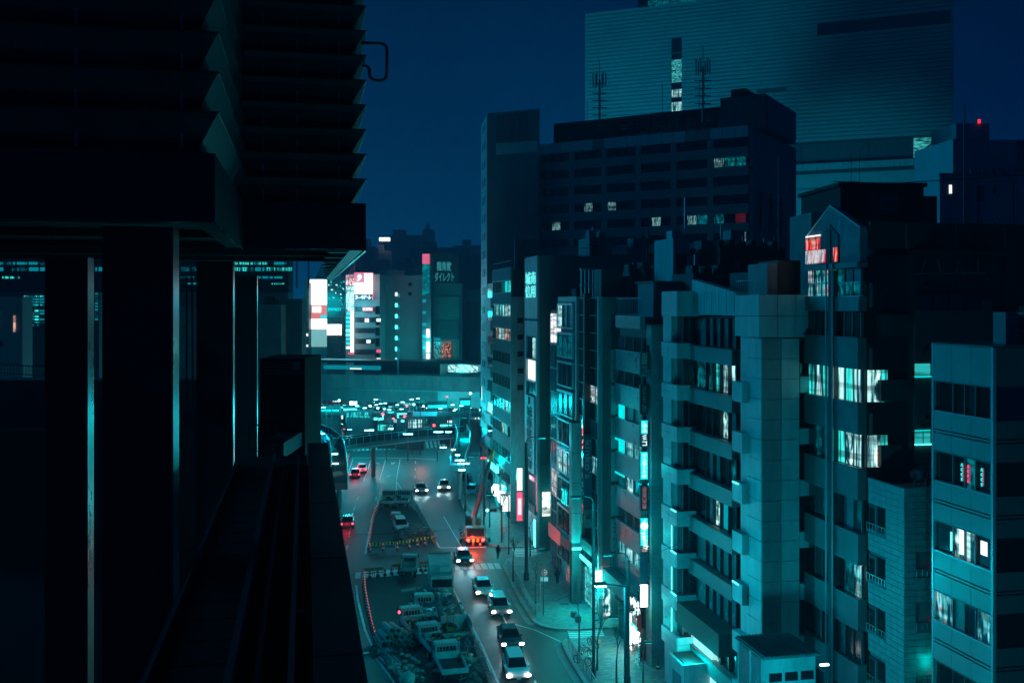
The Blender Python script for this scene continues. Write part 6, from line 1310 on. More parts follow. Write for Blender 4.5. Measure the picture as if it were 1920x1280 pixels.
def crane_truck():
    p = G(890, 1012); o = empty('crane_truck', (p.x, p.y, 0), R(4), 'truck-mounted crane with striped amber bumper, red lamps and raised boom at the kerb', 'crane truck')
    cb = mat('crane_paint', (.16, .11, .06), .4, noise=.15)
    b = MB(); b.prism([(-3.5, .6), (-3.55, 1.4), (-3.3, 2.3), (-2.0, 2.35), (-1.95, .6)], -1.25, 1.25, 'x'); bmesh.ops.bevel(b.bm, geom=list(b.bm.edges), offset=.07, segments=2, affect='EDGES'); b.build('cab', cb, o)
    b = MB(); b.poly([(-1.05, -3.57, 1.3), (1.05, -3.57, 1.3), (1.05, -3.38, 2.2), (-1.05, -3.38, 2.2)]); b.build('windscreen', GLASS, o)
    B(o, 'carrier_deck', -1.2, 1.2, -1.95, 4.0, .9, 1.3, cb); B(o, 'chassis', -.6, .6, -3.2, 4.0, .5, .9, BLACK)
    B(o, 'turret', -.9, .9, .5, 3.0, 1.32, 2.6, cb); B(o, 'counterweight', -1.0, 1.0, 3.02, 3.7, 1.4, 2.3, BLACK); B(o, 'operator_cab', -1.2, -.5, .0, 1.4, 1.4, 2.8, GLASS)
    for i in range(9): B(o, 'bumper_stripe', -1.28 + i * .285, -1.28 + (i + 1) * .285 - .01, -3.66, -3.56, .62, .98, YEL if i % 2 else BLACK)
    for s in (-1, 1):
        link('headlight', unit('ball', E_TAIL), None, o, (s * .95, -3.68, .9), (0, 0, 0), (.42, .16, .32)); B(o, 'outrigger', s * 1.25, s * 1.9, -1.5, -1.2, .5, .7, ORNG); B(o, 'outrigger_foot', s * 1.8 - .15, s * 1.8 + .15, -1.55, -1.15, .02, .5, BLACK); B(o, 'side_lamp', s * 1.27 - .04, s * 1.27 + .04, -1.0, -.8, 1.2, 1.35, E_AMB)
    wheels(o, (-1.05, 1.05), (-2.7, .6, 2.4), .52, .34)
    foot = Vector((-.1, .8, 2.6)); inv = Matrix.Rotation(-R(4), 4, 'Z') @ Matrix.Translation((-p.x, -p.y, 0)); tip = inv @ P(925, 842, p.y + 6)
    def seg(a, b_, w, nm, m):
        d = b_ - a; q = d.to_track_quat('Z', 'Y'); link(nm, unit('box', m), None, o, (a + b_) / 2, q.to_euler(), (w, w * 1.25, d.length))
    seg(foot, foot.lerp(tip, .5), .42, 'boom', mat('boom_red', (.6, .05, .05), .4, noise=.2)); seg(foot.lerp(tip, .48), foot.lerp(tip, .8), .32, 'boom_section', mat('boom_dark', (.10, .05, .05), .4)); seg(foot.lerp(tip, .78), tip, .24, 'boom_section', ORNG); B(o, 'boom_ram', -.3, .1, .2, .6, 1.6, 2.9, STEEL)
    rod(o, 'hoist_cable', tip, tip + Vector((0, -.1, -5.5)), .03, WHITE); link('hook', unit('box', ORNG), None, o, tip + Vector((0, -.1, -5.7)), (0, 0, 0), (.25, .25, .5))
    lamp((p.x, p.y - 4.8, 1.3), 420, (1, .10, .04), .3); lamp((p.x - 1.6, p.y - 1.5, 3.8), 200, (1, .12, .10), .3)  # red lights without fittings, added to redden the truck and boom
    for k in range(10): B(o, 'deck_box', random.uniform(-1.1, .6), random.uniform(.7, 1.1), -1.9 + k * .2, -1.7 + k * .2, 1.32, 1.5 + random.random() * .3, random.choice([ORNG, WHITE, BLACK, YEL]))
crane_truck()

# --- cones, barricades, nets -------------------------------------------------------
def make_cone(lit=False):
    o = empty('traffic_cone', (0, 0, 0)); B(o, 'base', -.2, .2, -.2, .2, 0, .05, BLACK); link('body', unit('cone', REDP, 12), None, o, (0, 0, .4), (0, 0, 0), (.34, .34, .7)); link('band', unit('cone', WHITE, 12), None, o, (0, 0, .42), (0, 0, 0), (.30, .30, .22))
    if lit: link('lamp', unit('ball', emit('cone_lamp', (1, .2, .24), .7)), None, o, (0, 0, .84), (0, 0, 0), (.12, .12, .16))
    return o
def place(proto, used, loc, rz, label, cat, group):
    o = proto if not used[0] else copytree(proto); used[0] = True; o.location = loc; o.rotation_euler.z = rz; tag(o, label, cat, group); return o
def along(px, step):
    pts = [G(x, y) for x, y in px]; res = []; carry = 0
    for p, q in zip(pts, pts[1:]):
        L = (q - p).length; t = carry
        while t < L: res.append((p.lerp(q, t / L), math.atan2((q - p).y, (q - p).x))); t += step
        carry = t - L
    return res
cu, cp = [False], make_cone(); lu, lp_ = [False], make_cone(True)
for n_, (p, a) in enumerate(along([(683, 1086), (684, 1110), (690, 1145), (697, 1180), (704, 1206)], 1.0)): place(lp_, lu, p, a, ORD[n_] + ' lamp cone of the curved line left of the works, from the zebra crossing', 'traffic cone', 'lamp cones along the curved left edge of the works')
for n_, (p, a) in enumerate(along([(712, 950), (701, 968), (696, 998), (690, 1034)], 1.6)): place(lp_, lu, p, a, ORD[n_] + ' lamp cone of the straight line left of the far works, from the trucks', 'traffic cone', 'lamp cones left of the far works')
for n_, (p, a) in enumerate(along([(655, 858), (649, 880), (636, 912)], 1.4)): place(lp_, lu, p, a, ORD[n_] + ' red lamp cone, from the stop line, at the far left lane edge', 'traffic cone', 'lamp cones at the far left lane')
for n_, (x, y) in enumerate(((694, 1034), (718, 1032), (745, 1030), (768, 1028), (783, 1025), (797, 1022), (812, 1018))): place(lp_, lu, G(x, y), 0, ORD[n_] + ' lamp cone from the left between the striped barricades', 'traffic cone', 'lamp cones between striped barricades')
for n_, (x, y) in enumerate(((863, 994), (864, 1000), (866, 1006), (869, 1011), (873, 1016), (878, 1020), (887, 1023), (900, 1024))): place(cp, cu, G(x, y), 0, ORD[n_] + ' plain red cone, from the taxi end, in the arc around the crane truck', 'traffic cone', 'cones around the crane truck')
for n_, (x, y) in enumerate(((694, 1083), (709, 1080), (722, 1078), (734, 1076), (748, 1074), (789, 1070), (798, 1070))): place(cp, cu, G(x, y), 0, ORD[n_] + ' red cone from the left along the orange boards', 'traffic cone', 'cones by the orange boards')
place(cp, cu, G(1234, 1256), 0, 'single striped cone on the pavement against the tiled wall', 'traffic cone', None); place(cp, cu, G(738, 974), 0, 'lone cone beside the red and white box in the far works', 'traffic cone', None)
def barricade(px, a, w, label, m1, m2, group):
    p = G(*px); o = empty('barricade', p, a, label, 'barricade', group)
    n = 7
    for i in range(n): k = B(o, 'board_stripe', -w / 2 + i * w / n, -w / 2 + (i + 1) * w / n, -.03, .03, .55, .85, m1 if i % 2 else m2)
    for s in (-1, 1): rod(o, 'leg', (s * w * .45, -.25, 0), (s * w * .45, 0, .9), .03, STEEL); rod(o, 'leg', (s * w * .45, .25, 0), (s * w * .45, 0, .9), .03, STEEL)
    B(o, 'lower_rail', -w / 2, w / 2, -.02, .02, .25, .33, m2)
for n_, (x, y) in enumerate(((706, 1030), (731, 1028), (756, 1026), (775, 1023), (790, 1020), (803, 1018))): barricade((x, y), R(6), 1.5, ORD[n_] + ' from the left of the yellow and black striped barricades closing the far works', YEL, BLACK, 'striped barricades closing the far works')
OR2 = mat('orange_board', (1.0, .16, .05), .4)
for n_, (x, y) in enumerate(((692, 1079), (708, 1077), (745, 1071), (756, 1069), (797, 1066), (808, 1064))): barricade((x, y), R(9), 1.3, ORD[n_] + ' from the left of the orange board barricades by the zebra crossing', OR2, OR2, 'orange boards by the zebra crossing')
def netfence(px, label, h=1.2, seed=1, m=None, blobs=True):
    r = empty('fence', (0, 0, 0), 0, label, 'fence'); rd = random.Random(seed); m = m or mat('net_pale', (.18, .26, .28), .6, noise=.5, scale=6)
    for i, (p, a) in enumerate(along(px, 1.5)):
        b = MB(); d = Vector((math.cos(a), math.sin(a), 0)); q = p + d * 1.45
        b.rod(p, p + Vector((0, 0, h)), .03); b.rod(q, q + Vector((0, 0, h)), .03); b.rod(p + Vector((0, 0, h)), q + Vector((0, 0, h)), .035); b.rod(p + Vector((0, 0, .2)), q + Vector((0, 0, .2)), .025)
        for k in range(6): c = p.lerp(q, k / 6); b.rod(c + Vector((0, 0, .2)), c + Vector((0, 0, h)), .012, n=4)
        b.build('fence_panel', STEEL, r)
        if blobs:
            b = MB(); n = Vector((-d.y, d.x, 0))
            for k in range(10): c = p.lerp(q, rd.random()) + n * rd.uniform(-.12, .12); b.ball(c + Vector((0, 0, rd.uniform(.05, h))), rd.uniform(.04, .12), 1, (1, 1, rd.uniform(.5, 1.6)))
            b.build('net_bundle', m, r)
    return r
netfence([(806, 1072), (826, 1090), (848, 1125), (868, 1170), (884, 1205), (906, 1250), (918, 1282)], 'mesh fence hung with pale netting along the right side of the works')
netfence([(768, 948), (782, 960), (798, 988), (816, 1020)], 'short mesh fence hung with netting right of the far works', seed=4)
netfence([(703, 1204), (714, 1226), (730, 1250), (750, 1282)], 'pale teal rope-wrapped fence at the lower left of the works', .8, 5, mat('net_teal', (.35, .5, .5), .6, noise=.3, scale=5))
# --- guard rails, signs, lamps, trees ---------------------------------------------
def guard(px, label):
    r = empty('guard_rail', (0, 0, 0), 0, label, 'railing')
    for p, a in along(px, 2.0):
        d = Vector((math.cos(a), math.sin(a), 0)) * 1.9; b = MB(); z = .13
        for t in (0, 1): b.rod((p.x + d.x * t, p.y + d.y * t, z), (p.x + d.x * t, p.y + d.y * t, z + .95), .04)
        for hh in (.3, .62, .95): b.rod((p.x, p.y, z + hh), (p.x + d.x, p.y + d.y, z + hh), .03)
        for k in range(7): c = p + d * (k / 7); b.rod((c.x, c.y, z + .3), (c.x, c.y, z + .95), .016, n=4)
        b.build('rail_panel', mat('rail_paint', .4, .4, metal=.3), r)
guard([(954, 1066), (970, 1096), (988, 1128), (1006, 1158)], 'pale pedestrian guard rail along the kerb of the middle pavement'); guard([(1066, 1214), (1078, 1236), (1092, 1258)], 'short pedestrian guard rail on the lowest pavement corner'); guard([(862, 926), (870, 944), (884, 970)], 'far guard rail along the upper pavement kerb'); guard([(1100, 1268), (1112, 1290)], 'last piece of guard rail at the bottom edge by the tall lamp post')
def post_lamp(px, h, label, arm=(-1.5, 0), rot=0, lit=False, two=None, thick=.13):
    p = G(*px); o = empty('street_lamp', (p.x, p.y, .1), rot, label, 'street lamp'); n = 6
    rod(o, 'pole', (0, 0, 0), (0, 0, h - .6), thick, POLE, 12); rod(o, 'base', (0, 0, 0), (0, 0, .9), thick * 1.5, POLE, 12); b = MB(); s = 1 if arm[0] > 0 else -1
    pts = [Vector((s * .7 * (1 - math.cos(t * math.pi / 12)), 0, h - .6 + .6 * math.sin(t * math.pi / 12))) for t in range(7)]
    for a, c in zip(pts, pts[1:]): b.rod(a, c, .06, n=8)
    e = pts[-1]; b.rod(e, (arm[0], 0, h - .05), .05, n=8); b.build('arm', POLE, o, smooth=True)
    c = MB(); c.box(arm[0] - .42, arm[0] + .42, -.16, .16, h - .12, h + .06); bmesh.ops.bevel(c.bm, geom=list(c.bm.edges), offset=.05, segments=2, affect='EDGES'); c.build('head', POLE, o); B(o, 'lens', arm[0] - .34, arm[0] + .34, -.11, .11, h - .16, h - .125, E_LAMP if lit else E_TEAL)
    if two: rod(o, 'arm', (0, 0, two), (1.5, 0, two + .25), .05, POLE); B(o, 'head', 1.3, 2.0, -.14, .14, two + .18, two + .34, POLE); B(o, 'lens', 1.35, 1.95, -.1, .1, two + .14, two + .18, E_TEAL)
    q = Matrix.Rotation(rot, 4, 'Z') @ Vector((arm[0], 0, 0)); lamp((p.x + q.x, p.y + q.y, h - .1), 1500 if lit else 1000, (.0, .70, .82), .25)
    return o
post_lamp((1113, 1274), 14.6, 'tallest lamp post, with a long thin arm, before the side street corner', (-1.5, 0), TH, two=4.6)
post_lamp((1178, 1290), 10.5, 'lamp post with a drooping head in front of the sign stack building', (-1.7, 0), TH, two=3.2)
post_lamp((987, 1089), 15.5, 'thick dark lamp post standing on the middle pavement beside the far side street', (1.7, 0), 0, thick=.2, two=3.3)
post_lamp((907, 1016), 10.8, 'slender lamp post behind the crane truck with its arm over the road', (-1.6, 0), 0); post_lamp((873, 960), 8.2, 'grey lamp post on the upper pavement by the taxi', (1.5, 0), 0, lit=True)
post_lamp((954, 1040), 7.2, 'thin lamp post leaning its arm to the left beside the far side street', (-2.4, 0), 0, thick=.07); post_lamp((1380, 1330), 5.0, 'short curved-neck lamp at the bottom edge by the bright lobby', (-1.4, 0), TH, thick=.07, lit=True)
post_lamp((860, 935), 12.5, 'dark lamp post at the far kerb in front of the lit walkway', (.9, 0), 0, thick=.12); post_lamp((640, 905), 9, 'lamp post at the far left kerb beyond the dark parapet', (1.4, 0), 0, lit=True)
def noentry():
    p = G(1013, 1150); o = empty('road_sign', (p.x, p.y, .13), 0, 'round red no-entry style sign with a white plate on a pink-lit post', 'road sign'); h = Zat(1072, p.y) - .13
    rod(o, 'post', (0, 0, 0), (0, 0, h + .3), .05, mat('post_pink', (.8, .2, .25), .4)); rod(o, 'disc', (.35, -.1, h), (.35, -.06, h), .36, REDP, 28); rod(o, 'ring', (.35, -.12, h), (.35, -.1, h), .30, WHITE, 28); rod(o, 'disc_centre', (.35, -.14, h), (.35, -.12, h), .24, REDP, 28); B(o, 'bar', .18, .52, -.16, -.14, h - .05, h + .05, WHITE); B(o, 'plate', 0, .75, -.1, -.06, h - .85, h - .45, WHITE); lamp((p.x + .5, p.y - 1.6, h + .2), 14, (1, .35, .4), .1)
    q = G(1019, 1155); z = Zat(1058, q.y); rod(o, 'second_post', (q.x - p.x, q.y - p.y, 0), (q.x - p.x, q.y - p.y, z), .05, POLE)
noentry()
def signal():
    p = G(921, 1018); o = empty('traffic_signal', (p.x, p.y, 0), 0, 'horizontal traffic signal glowing green-white above the crane truck', 'traffic signal'); z = Zat(981, p.y)
    z = max(z, 4.2); rod(o, 'pole', (1.3, 0, 0), (1.3, 0, z + .6), .09, POLE); rod(o, 'arm', (1.3, 0, z + .2), (-.2, 0, z + .2), .05, POLE); B(o, 'housing', -.75, .75, -.25, -.02, z - .22, z + .22, GREYW)
    for i, m in enumerate((emit('signal_green', (.1, 1, .8), 8), GLASS, GLASS)): rod(o, 'lens', (-.48 + i * .48, -.3, z), (-.48 + i * .48, -.25, z), .17, m, 16)
    B(o, 'control_box', 1.42, 1.75, -.15, .15, 1.2, 2.1, WHITEW)
    s = P(907, 858, 140); t = empty('traffic_signal', s, 0, 'small red-lit signal hung high in front of the boom tip', 'traffic signal'); B(t, 'housing', -.5, .5, -.1, .1, -.18, .18, POLE)
    for i in range(3): link('light', unit('ball', E_TAIL), None, t, (-.3 + i * .3, -.12, 0), (0, 0, 0), (.2, .1, .2))
    rod(t, 'pole', (.2, .2, -s.z), (.2, .2, .4), .08, POLE)
signal()
# low street sign, bin, bicycles
def bicycle(px, a, label, m):
    p = G(*px); o = empty('bicycle', (p.x, p.y, .13), a, label, 'bicycle')
    for y in (-.55, .55):
        me = MB(); n = 16
        for i in range(n): a0, a1 = i * 6.2832 / n, (i + 1) * 6.2832 / n; me.rod((0, y + .32 * math.cos(a0), .33 + .32 * math.sin(a0)), (0, y + .32 * math.cos(a1), .33 + .32 * math.sin(a1)), .03, n=5)
        for i in range(6): a0 = i * math.pi / 3; me.rod((0, y, .33), (0, y + .3 * math.cos(a0), .33 + .3 * math.sin(a0)), .008, n=3)
        me.build('wheel', RUBBER, o)
    f = MB(); f.rod((0, -.45, .85), (0, -.55, .33), .03); f.rod((0, -.42, .75), (0, .05, .3), .03); f.rod((0, .05, .3), (0, .2, .85), .03); f.rod((0, .2, .75), (0, -.42, .78), .03); f.rod((0, .05, .3), (0, .55, .33), .025); f.rod((0, .2, .7), (0, .55, .33), .02); f.build('frame', m, o)
    B(o, 'saddle', -.08, .08, .08, .32, .86, .92, BLACK); rod(o, 'handlebar', (-.25, -.48, .95), (.25, -.48, .95), .02, STEEL)
    k = MB(); k.box(-.18, .18, -.95, -.62, .6, .85); k.build('basket', STEEL, o)
for i, (px, lab) in enumerate((((1112, 1215), 'bicycle with front basket leaning nearest the side street corner'), ((1098, 1232), 'bicycle parked in the middle of the three on the lowest pavement'), ((1092, 1248), 'bicycle parked nearest the guard rail on the lowest pavement'))): bicycle(px, R(30 + i * 12), lab, [REDP, REDP, SIL][i])
for i, (px, lab) in enumerate((((1076, 1158), 'upper of two small round metal discs standing on the lit pavement'), ((1084, 1166), 'lower of two small round metal discs on the lit pavement'))):
    p = G(*px); o = empty('planter', (p.x, p.y, .13), 0, lab.replace('discs', 'planters'), 'planter'); rod(o, 'tub', (0, 0, 0), (0, 0, .5), .3, GREYW, 16); rod(o, 'soil', (0, 0, .5), (0, 0, .52), .26, DIRT, 16)
p = G(1058, 1134); tag(B(None, 'manhole_cover', p.x - .4, p.x + .4, p.y - .3, p.y + .3, .13, .145, DIRT), 'dark rectangular cover plate with a pale rim set in the lit pavement', 'manhole cover')
# bare street trees
def tree(px, h, seed, label):
    rd = random.Random(seed); p = G(*px); o = empty('bare_tree', (p.x, p.y, .12), 0, label, 'tree'); t = MB(); c = MB()
    t.rod((0, 0, 0), (0, 0, h * .4), .09, .06, 8); n_ = 0
    def grow(a, d, L, r, k, mb):
        b_ = a + d * L; mb.rod(a, b_, r, r * .65, 5 if k < 3 else 4)
        if k >= 6: return
        for _ in range(3 if k < 4 else 2):
            q = Vector((rd.uniform(-1, 1), rd.uniform(-1, 1), rd.uniform(.1, 1))).normalized(); grow(b_ if rd.random() < .7 else a.lerp(b_, .7), (d * 1.1 + q * .75).normalized(), L * rd.uniform(.62, .82), max(.007, r * .62), k + 1, c)
    grow(Vector((0, 0, h * .38)), Vector((rd.uniform(-.1, .1), 0, 1)).normalized(), h * .17, .06, 1, t)
    t.build('trunk', BARK, o); c.build('crown', BARK, o)
for i, (px, h, lab) in enumerate((((1004, 1152), 6.4, 'bare thin tree beside the round road sign'), ((1086, 1240), 8.4, 'bare tree on the lowest pavement behind the tallest near lamp post'), ((1156, 1296), 6.0, 'bushy bare tree at the bottom edge near the sign stack building'), ((1120, 1258), 5.5, 'small leaning bare tree right of the tallest near lamp post'), ((962, 1092), 5.5, 'bare tree on the middle pavement corner by the far side street'), ((941, 1012), 7.0, 'bare tree on the upper pavement right of the crane truck'), ((918, 990), 7.5, 'bare tree behind the crane boom'), ((893, 960), 7.0, 'farthest bare tree on the upper pavement'), ((994, 1045), 6.0, 'dark bare tree at the mouth of the far side street'), ((1206, 1300), 5.0, 'bare tree top at the bottom edge by the shop posters'))): tree(px, h, 20 + i, lab)
# --- material heaps in the works -----------------------------------------------------
flat('works_ground', [G(x, y) for x, y in ((684, 1082), (806, 1066), (830, 1092), (850, 1128), (888, 1210), (920, 1290), (752, 1290), (706, 1206), (690, 1145))], .004, ASPH2)
flat('works_ground', [G(x, y) for x, y in ((714, 946), (782, 950), (818, 1016), (690, 1033), (700, 968))], .004, ASPH2)
def heap(px, sx, sy, h, label, m, seed, n=40, cat='heap', name='material_heap', mats=None):
    rd = random.Random(seed); p = G(*px); o = empty(name, (p.x, p.y, 0), rd.uniform(-.3, .3), label, cat); b = MB()
    bmesh.ops.create_icosphere(b.bm, subdivisions=4, radius=1)
    from mathutils import noise
    for v in b.bm.verts:
        k = noise.noise(v.co * 2.3 + Vector((seed, 0, 0))) * .35 + noise.noise(v.co * 7 + Vector((0, seed, 0))) * .12
        v.co = Vector((v.co.x * sx * (1 + k), v.co.y * sy * (1 + k), max(0, v.co.z) * h * (1 + k * 1.5)))
    b.build('mound', m, o, smooth=False)
    for i in range(n):
        x, y = rd.uniform(-sx, sx), rd.uniform(-sy, sy); f = max(0, 1 - (x / sx) ** 2 - (y / sy) ** 2) ** .5; s = rd.uniform(.1, .3)
        link('debris_piece', unit(rd.choice(['box', 'box', 'cyl']), rd.choice(mats or [DIRT, CONCD, TARP, GREYW, STEEL])), None, o, (x, y, f * h + s * .3), (rd.uniform(-.5, .5), rd.uniform(-.5, .5), rd.uniform(0, 3)), (s * rd.uniform(.5, 3.5), s, s * .5))
heap((816, 1150), 2.3, 3.6, 1.5, 'largest dark heap of covered materials in the centre of the works', TARP, 3, 60)
heap((836, 1172), 1.6, 2.6, 1.1, 'tarpaulin-covered heap right of the largest one, near the netted fence', TARP, 6, 40, mats=[TPAN, CONC, DIRT, SACK])
heap((805, 1128), 1.8, 2.0, 1.3, 'heap with a pale pinkish sheet on top at the head of the works', TARP, 9, 34, mats=[SACK, DARKW, GREYW])
heap((862, 1215), 1.5, 1.6, .9, 'smooth dark tarp mound beside the pale material box', TARP, 11, 18)
heap((880, 1262), 1.2, 2.2, .6, 'scattered bundles lying along the lower netted fence', DIRT, 15, 40, mats=[TPAN, SACK, GREYW, DIRT])
heap((775, 1002), 2.4, 3.6, .9, 'low dark rubble heap right of the small pale car', DIRT, 21, 50)
heap((775, 1268), 1.0, 1.4, .3, 'flat pile of offcuts and a pink board at the lower left', DIRT, 24, 22, mats=[TPAN, mat('pinkboard', (.55, .3, .27), .7), GREYW])
heap((724, 1220), 1.9, 1.6, .18, 'low gravel patch beneath the stack of concrete pipes', DIRT, 28, 30)
def pipes():
    p = G(737, 1206); i = 0; pts = [(-1.1 + k * .62, 0) for k in range(5)] + [(-.8 + k * .62, 1) for k in range(4)] + [(-.5 + k * .62, 2) for k in range(2)]
    for n_, (x, lv) in enumerate(pts):
        b = MB(); n = 18; L = 1.9
        def ringv(r, y): return [b.bm.verts.new((r * math.cos(t * 6.2832 / n), y, r * math.sin(t * 6.2832 / n))) for t in range(n)]
        a, c, d, e = ringv(.3, -L / 2), ringv(.3, L / 2), ringv(.22, L / 2), ringv(.22, -L / 2)
        for t in range(n):
            u_ = (t + 1) % n
            for A, Bq in ((a, c), (c, d), (d, e), (e, a)): b.bm.faces.new((A[t], A[u_], Bq[u_], Bq[t]))
        o = b.build('concrete_pipe', CLAY, None, (p.x + x, p.y + random.uniform(-.2, .2), .32 + lv * .53), (0, 0, R(28)), smooth=False); tag(o, 'hollow concrete pipe, ' + ORD[n_ - (0, 5, 9)[lv]] + ' from the left in the ' + ('bottom', 'middle', 'top')[lv] + ' row of the stack', 'pipe', 'concrete pipes stacked in the works')
    q = G(736, 1197); o = rod(None, 'warning_lamp', (q.x + .6, q.y, .1), (q.x + .6, q.y, 2.3), .03, POLE); tag(o, 'thin post with a pink warning lamp above the pipe stack', 'warning lamp'); link('bulb', unit('ball', E_TAIL), None, o, (q.x + .6, q.y, 2.4), (0, 0, 0), (.22, .22, .3))
pipes()
def sacks():
    for n, (px, k, lab, g) in enumerate((((752, 1262), 11, 'pinkish sand sack in the loose pile at the lower left', 'sand sacks in the lower left pile'), ((776, 1236), 4, 'small pale sack in the group behind the tool-loaded truck', 'pale sacks behind the tool-loaded truck'), ((886, 1240), 7, 'pinkish sack in the pile beside the netted fence', 'sacks beside the netted fence'), ((830, 1140), 6, 'pale sack lying on top of the largest heap', 'sacks on the largest heap'))):
        p = G(*px); rd = random.Random(n)
        for i in range(k):
            b = MB(); b.ball((0, 0, 0), .29, 2, (1.25, .8, .5)); from mathutils import noise
            for v in b.bm.verts: v.co *= 1 + noise.noise(v.co * 4 + Vector((i, n, 0))) * .25
            o = b.build('sand_sack', SACK, None, (p.x + rd.uniform(-.8, .8), p.y + rd.uniform(-.9, .9), .13 + (i // 4) * .2 + (1.3 if n == 3 else 0)), (rd.uniform(-.2, .2), 0, rd.uniform(0, 3)), smooth=True); tag(o, ORD[i] + ' laid ' + lab, 'sack', g)
    p = G(764, 1284); b = MB(); b.ball((0, 0, .5), .62, 3, (1, 1, .95)); from mathutils import noise
    for v in b.bm.verts: v.co *= 1 + noise.noise(v.co * 3) * .15
    tag(b.build('bulk_bag', SACK, None, (p.x, p.y, 0), smooth=True), 'single big round bulk bag at the bottom left of the works', 'bag')
sacks()
def pens():
    p = G(856, 1190); o = empty('storage_pen', (p.x, p.y, 0), TH, 'pale walled material pen with an orange tubular frame inside, right of the trucks', 'storage pen')
    B(o, 'rear_panel', -1.3, 1.3, 1.0, 1.08, 0, 1.5, TPAN); B(o, 'side_panel', 1.22, 1.3, -1.2, 1.0, 0, 1.5, TPAN); B(o, 'front_panel', -1.3, 1.3, -1.2, -1.12, 0, .6, SACK); B(o, 'base', -1.3, 1.2, -1.1, 1, .02, .15, GREYW)
    b = MB(); b.rod((-.9, -.3, .1), (-.9, -.3, 2.1), .05); b.rod((-.3, -.3, .1), (-.3, -.3, 2.1), .05); b.rod((-.9, -.3, 2.1), (-.3, -.3, 2.1), .05); b.rod((-.3, -.3, 2.0), (.6, -.3, .4), .03); b.box(-.9, -.3, -.35, -.25, .5, .8); tag(b.build('tubular_frame', ORNG, None, o.location, (0, 0, TH)), 'orange tubular frame leaning inside the pale material pen', 'frame')
    for i, x in enumerate((-.32, .25)):
        q = empty('fuel_drum', tuple(Matrix.Translation(G(812, 1222)) @ Matrix.Rotation(R(22), 4, 'Z') @ Vector((x + .45, .1, .93))), 0, ('left', 'right')[i] + ' of two red drums standing on the tool-loaded truck bed', 'drum'); rod(q, 'body', (0, 0, 0), (0, 0, .55), .24, REDP, 16); rod(q, 'lid', (0, 0, .55), (0, 0, .58), .2, BLACK, 16)
    tr = MB(); n = 20
    for i in range(n): a0, a1 = i * 6.2832 / n, (i + 1) * 6.2832 / n; tr.rod((.38 * math.cos(a0), .38 * math.sin(a0), 0), (.38 * math.cos(a1), .38 * math.sin(a1), 0), .09)
    tag(tr.build('hose_coil', mat('coil', (.75, .45, .2), .6), None, tuple(G(776, 1193) + Vector((0, -.3, 1.2))), (R(15), R(10), 0)), 'orange-cream hose coil on the truck carrying the pale sheet', 'hose')
    q = G(778, 1190); tag(link('metal_sheet', unit('box', TPAN), None, None, (q.x + .1, q.y + .9, 1.55), (R(-14), 0, R(20)), (1.5, 1.5, .06)), 'flat pale sheet lying on the truck beside the hose coil', 'sheet')
    q = G(742, 972); c = empty('equipment_box', (q.x, q.y, 0), 0, 'small red and white equipment box behind the pale parked car', 'box'); B(c, 'body', -.7, .7, -.5, .5, 0, .8, WHITEW); B(c, 'red_band', -.72, .72, -.52, .52, .2, .5, REDP); B(c, 'lid', -.6, .6, -.4, .4, .8, .95, WHITE)
    for i, (px, w, d, h, lab) in enumerate((((845, 1228), 1.5, 2.2, .25, 'flat bundle of dark slatted pallets beneath the tarp mound'), ((872, 1235), 1.4, 1.8, .3, 'second bundle of dark pallets by the netted fence'), ((735, 1240), 1.7, 2.4, .22, 'wide stack of dark steel plates left of the tool-loaded truck'), ((724, 1228), 1.3, 1.0, .5, 'low crate stack just under the concrete pipes'), ((812, 1140), 1.3, 1.5, 1.4, 'dark squared crate pile at the head of the heap'), ((835, 1145), 1.2, 1.5, 1.0, 'dark crate pile right of the heap head'))):
        q = G(*px); c = empty('pallet_stack', (q.x, q.y, 0), TH + i * .12, lab, 'pallets'); k = 0
        while k < 5: 
            for j in range(6): B(c, 'slat', -w / 2 + j * w / 6, -w / 2 + (j + .8) * w / 6, -d / 2, d / 2, h * k / 5, h * (k + .7) / 5, GREYW if (j + k) % 3 else DARKW)
            k += 2
pens()
# pedestrian waiting at the corner (one skinned figure)
def person(px, face, label):
    p = G(*px); V = [(0, 0, .95), (0, 0, 1.15), (0, .01, 1.38), (0, -.01, 1.50), (0, -.02, 1.64), (-.1, 0, .90), (-.12, -.04, .5), (-.12, .02, .08), (-.12, -.14, .04), (.1, 0, .90), (.12, .12, .52), (.12, .22, .12), (.12, .08, .04), (-.19, 0, 1.36), (-.25, .04, 1.1), (-.24, -.08, .88), (-.24, -.12, .80), (.19, 0, 1.36), (.25, .0, 1.1), (.24, -.12, .9), (.24, -.16, .82), (0, -.02, 1.74)]
    E = [(0, 1), (1, 2), (2, 3), (3, 4), (4, 21), (0, 5), (5, 6), (6, 7), (7, 8), (0, 9), (9, 10), (10, 11), (11, 12), (2, 13), (13, 14), (14, 15), (15, 16), (2, 17), (17, 18), (18, 19), (19, 20)]
    rad = [.15, .15, .17, .06, .10, .11, .08, .06, .05, .11, .08, .06, .05, .08, .06, .05, .045, .08, .06, .05, .045, .08]
    me = bpy.data.meshes.new('person'); me.from_pydata(V, E, []); o = bpy.data.objects.new('person', me); COL.objects.link(o); me.materials.append(mat('dark_coat', (.02, .022, .03), .8)); o.location = (p.x, p.y, .02); o.rotation_euler = (0, 0, face)
    md = o.modifiers.new('skin', 'SKIN'); sk = me.skin_vertices[0].data
    for i, r in enumerate(rad): sk[i].radius = (r, r)
    sk[0].use_root = True; o.modifiers.new('sub', 'SUBSURF').render_levels = 2; o.modifiers['sub'].levels = 1
    tag(o, label, 'person'); b = MB(); b.ball((0, .02, 1.72), .125, 2, (1, 1.05, 1)); b.build('hair', BLACK, o, smooth=True)
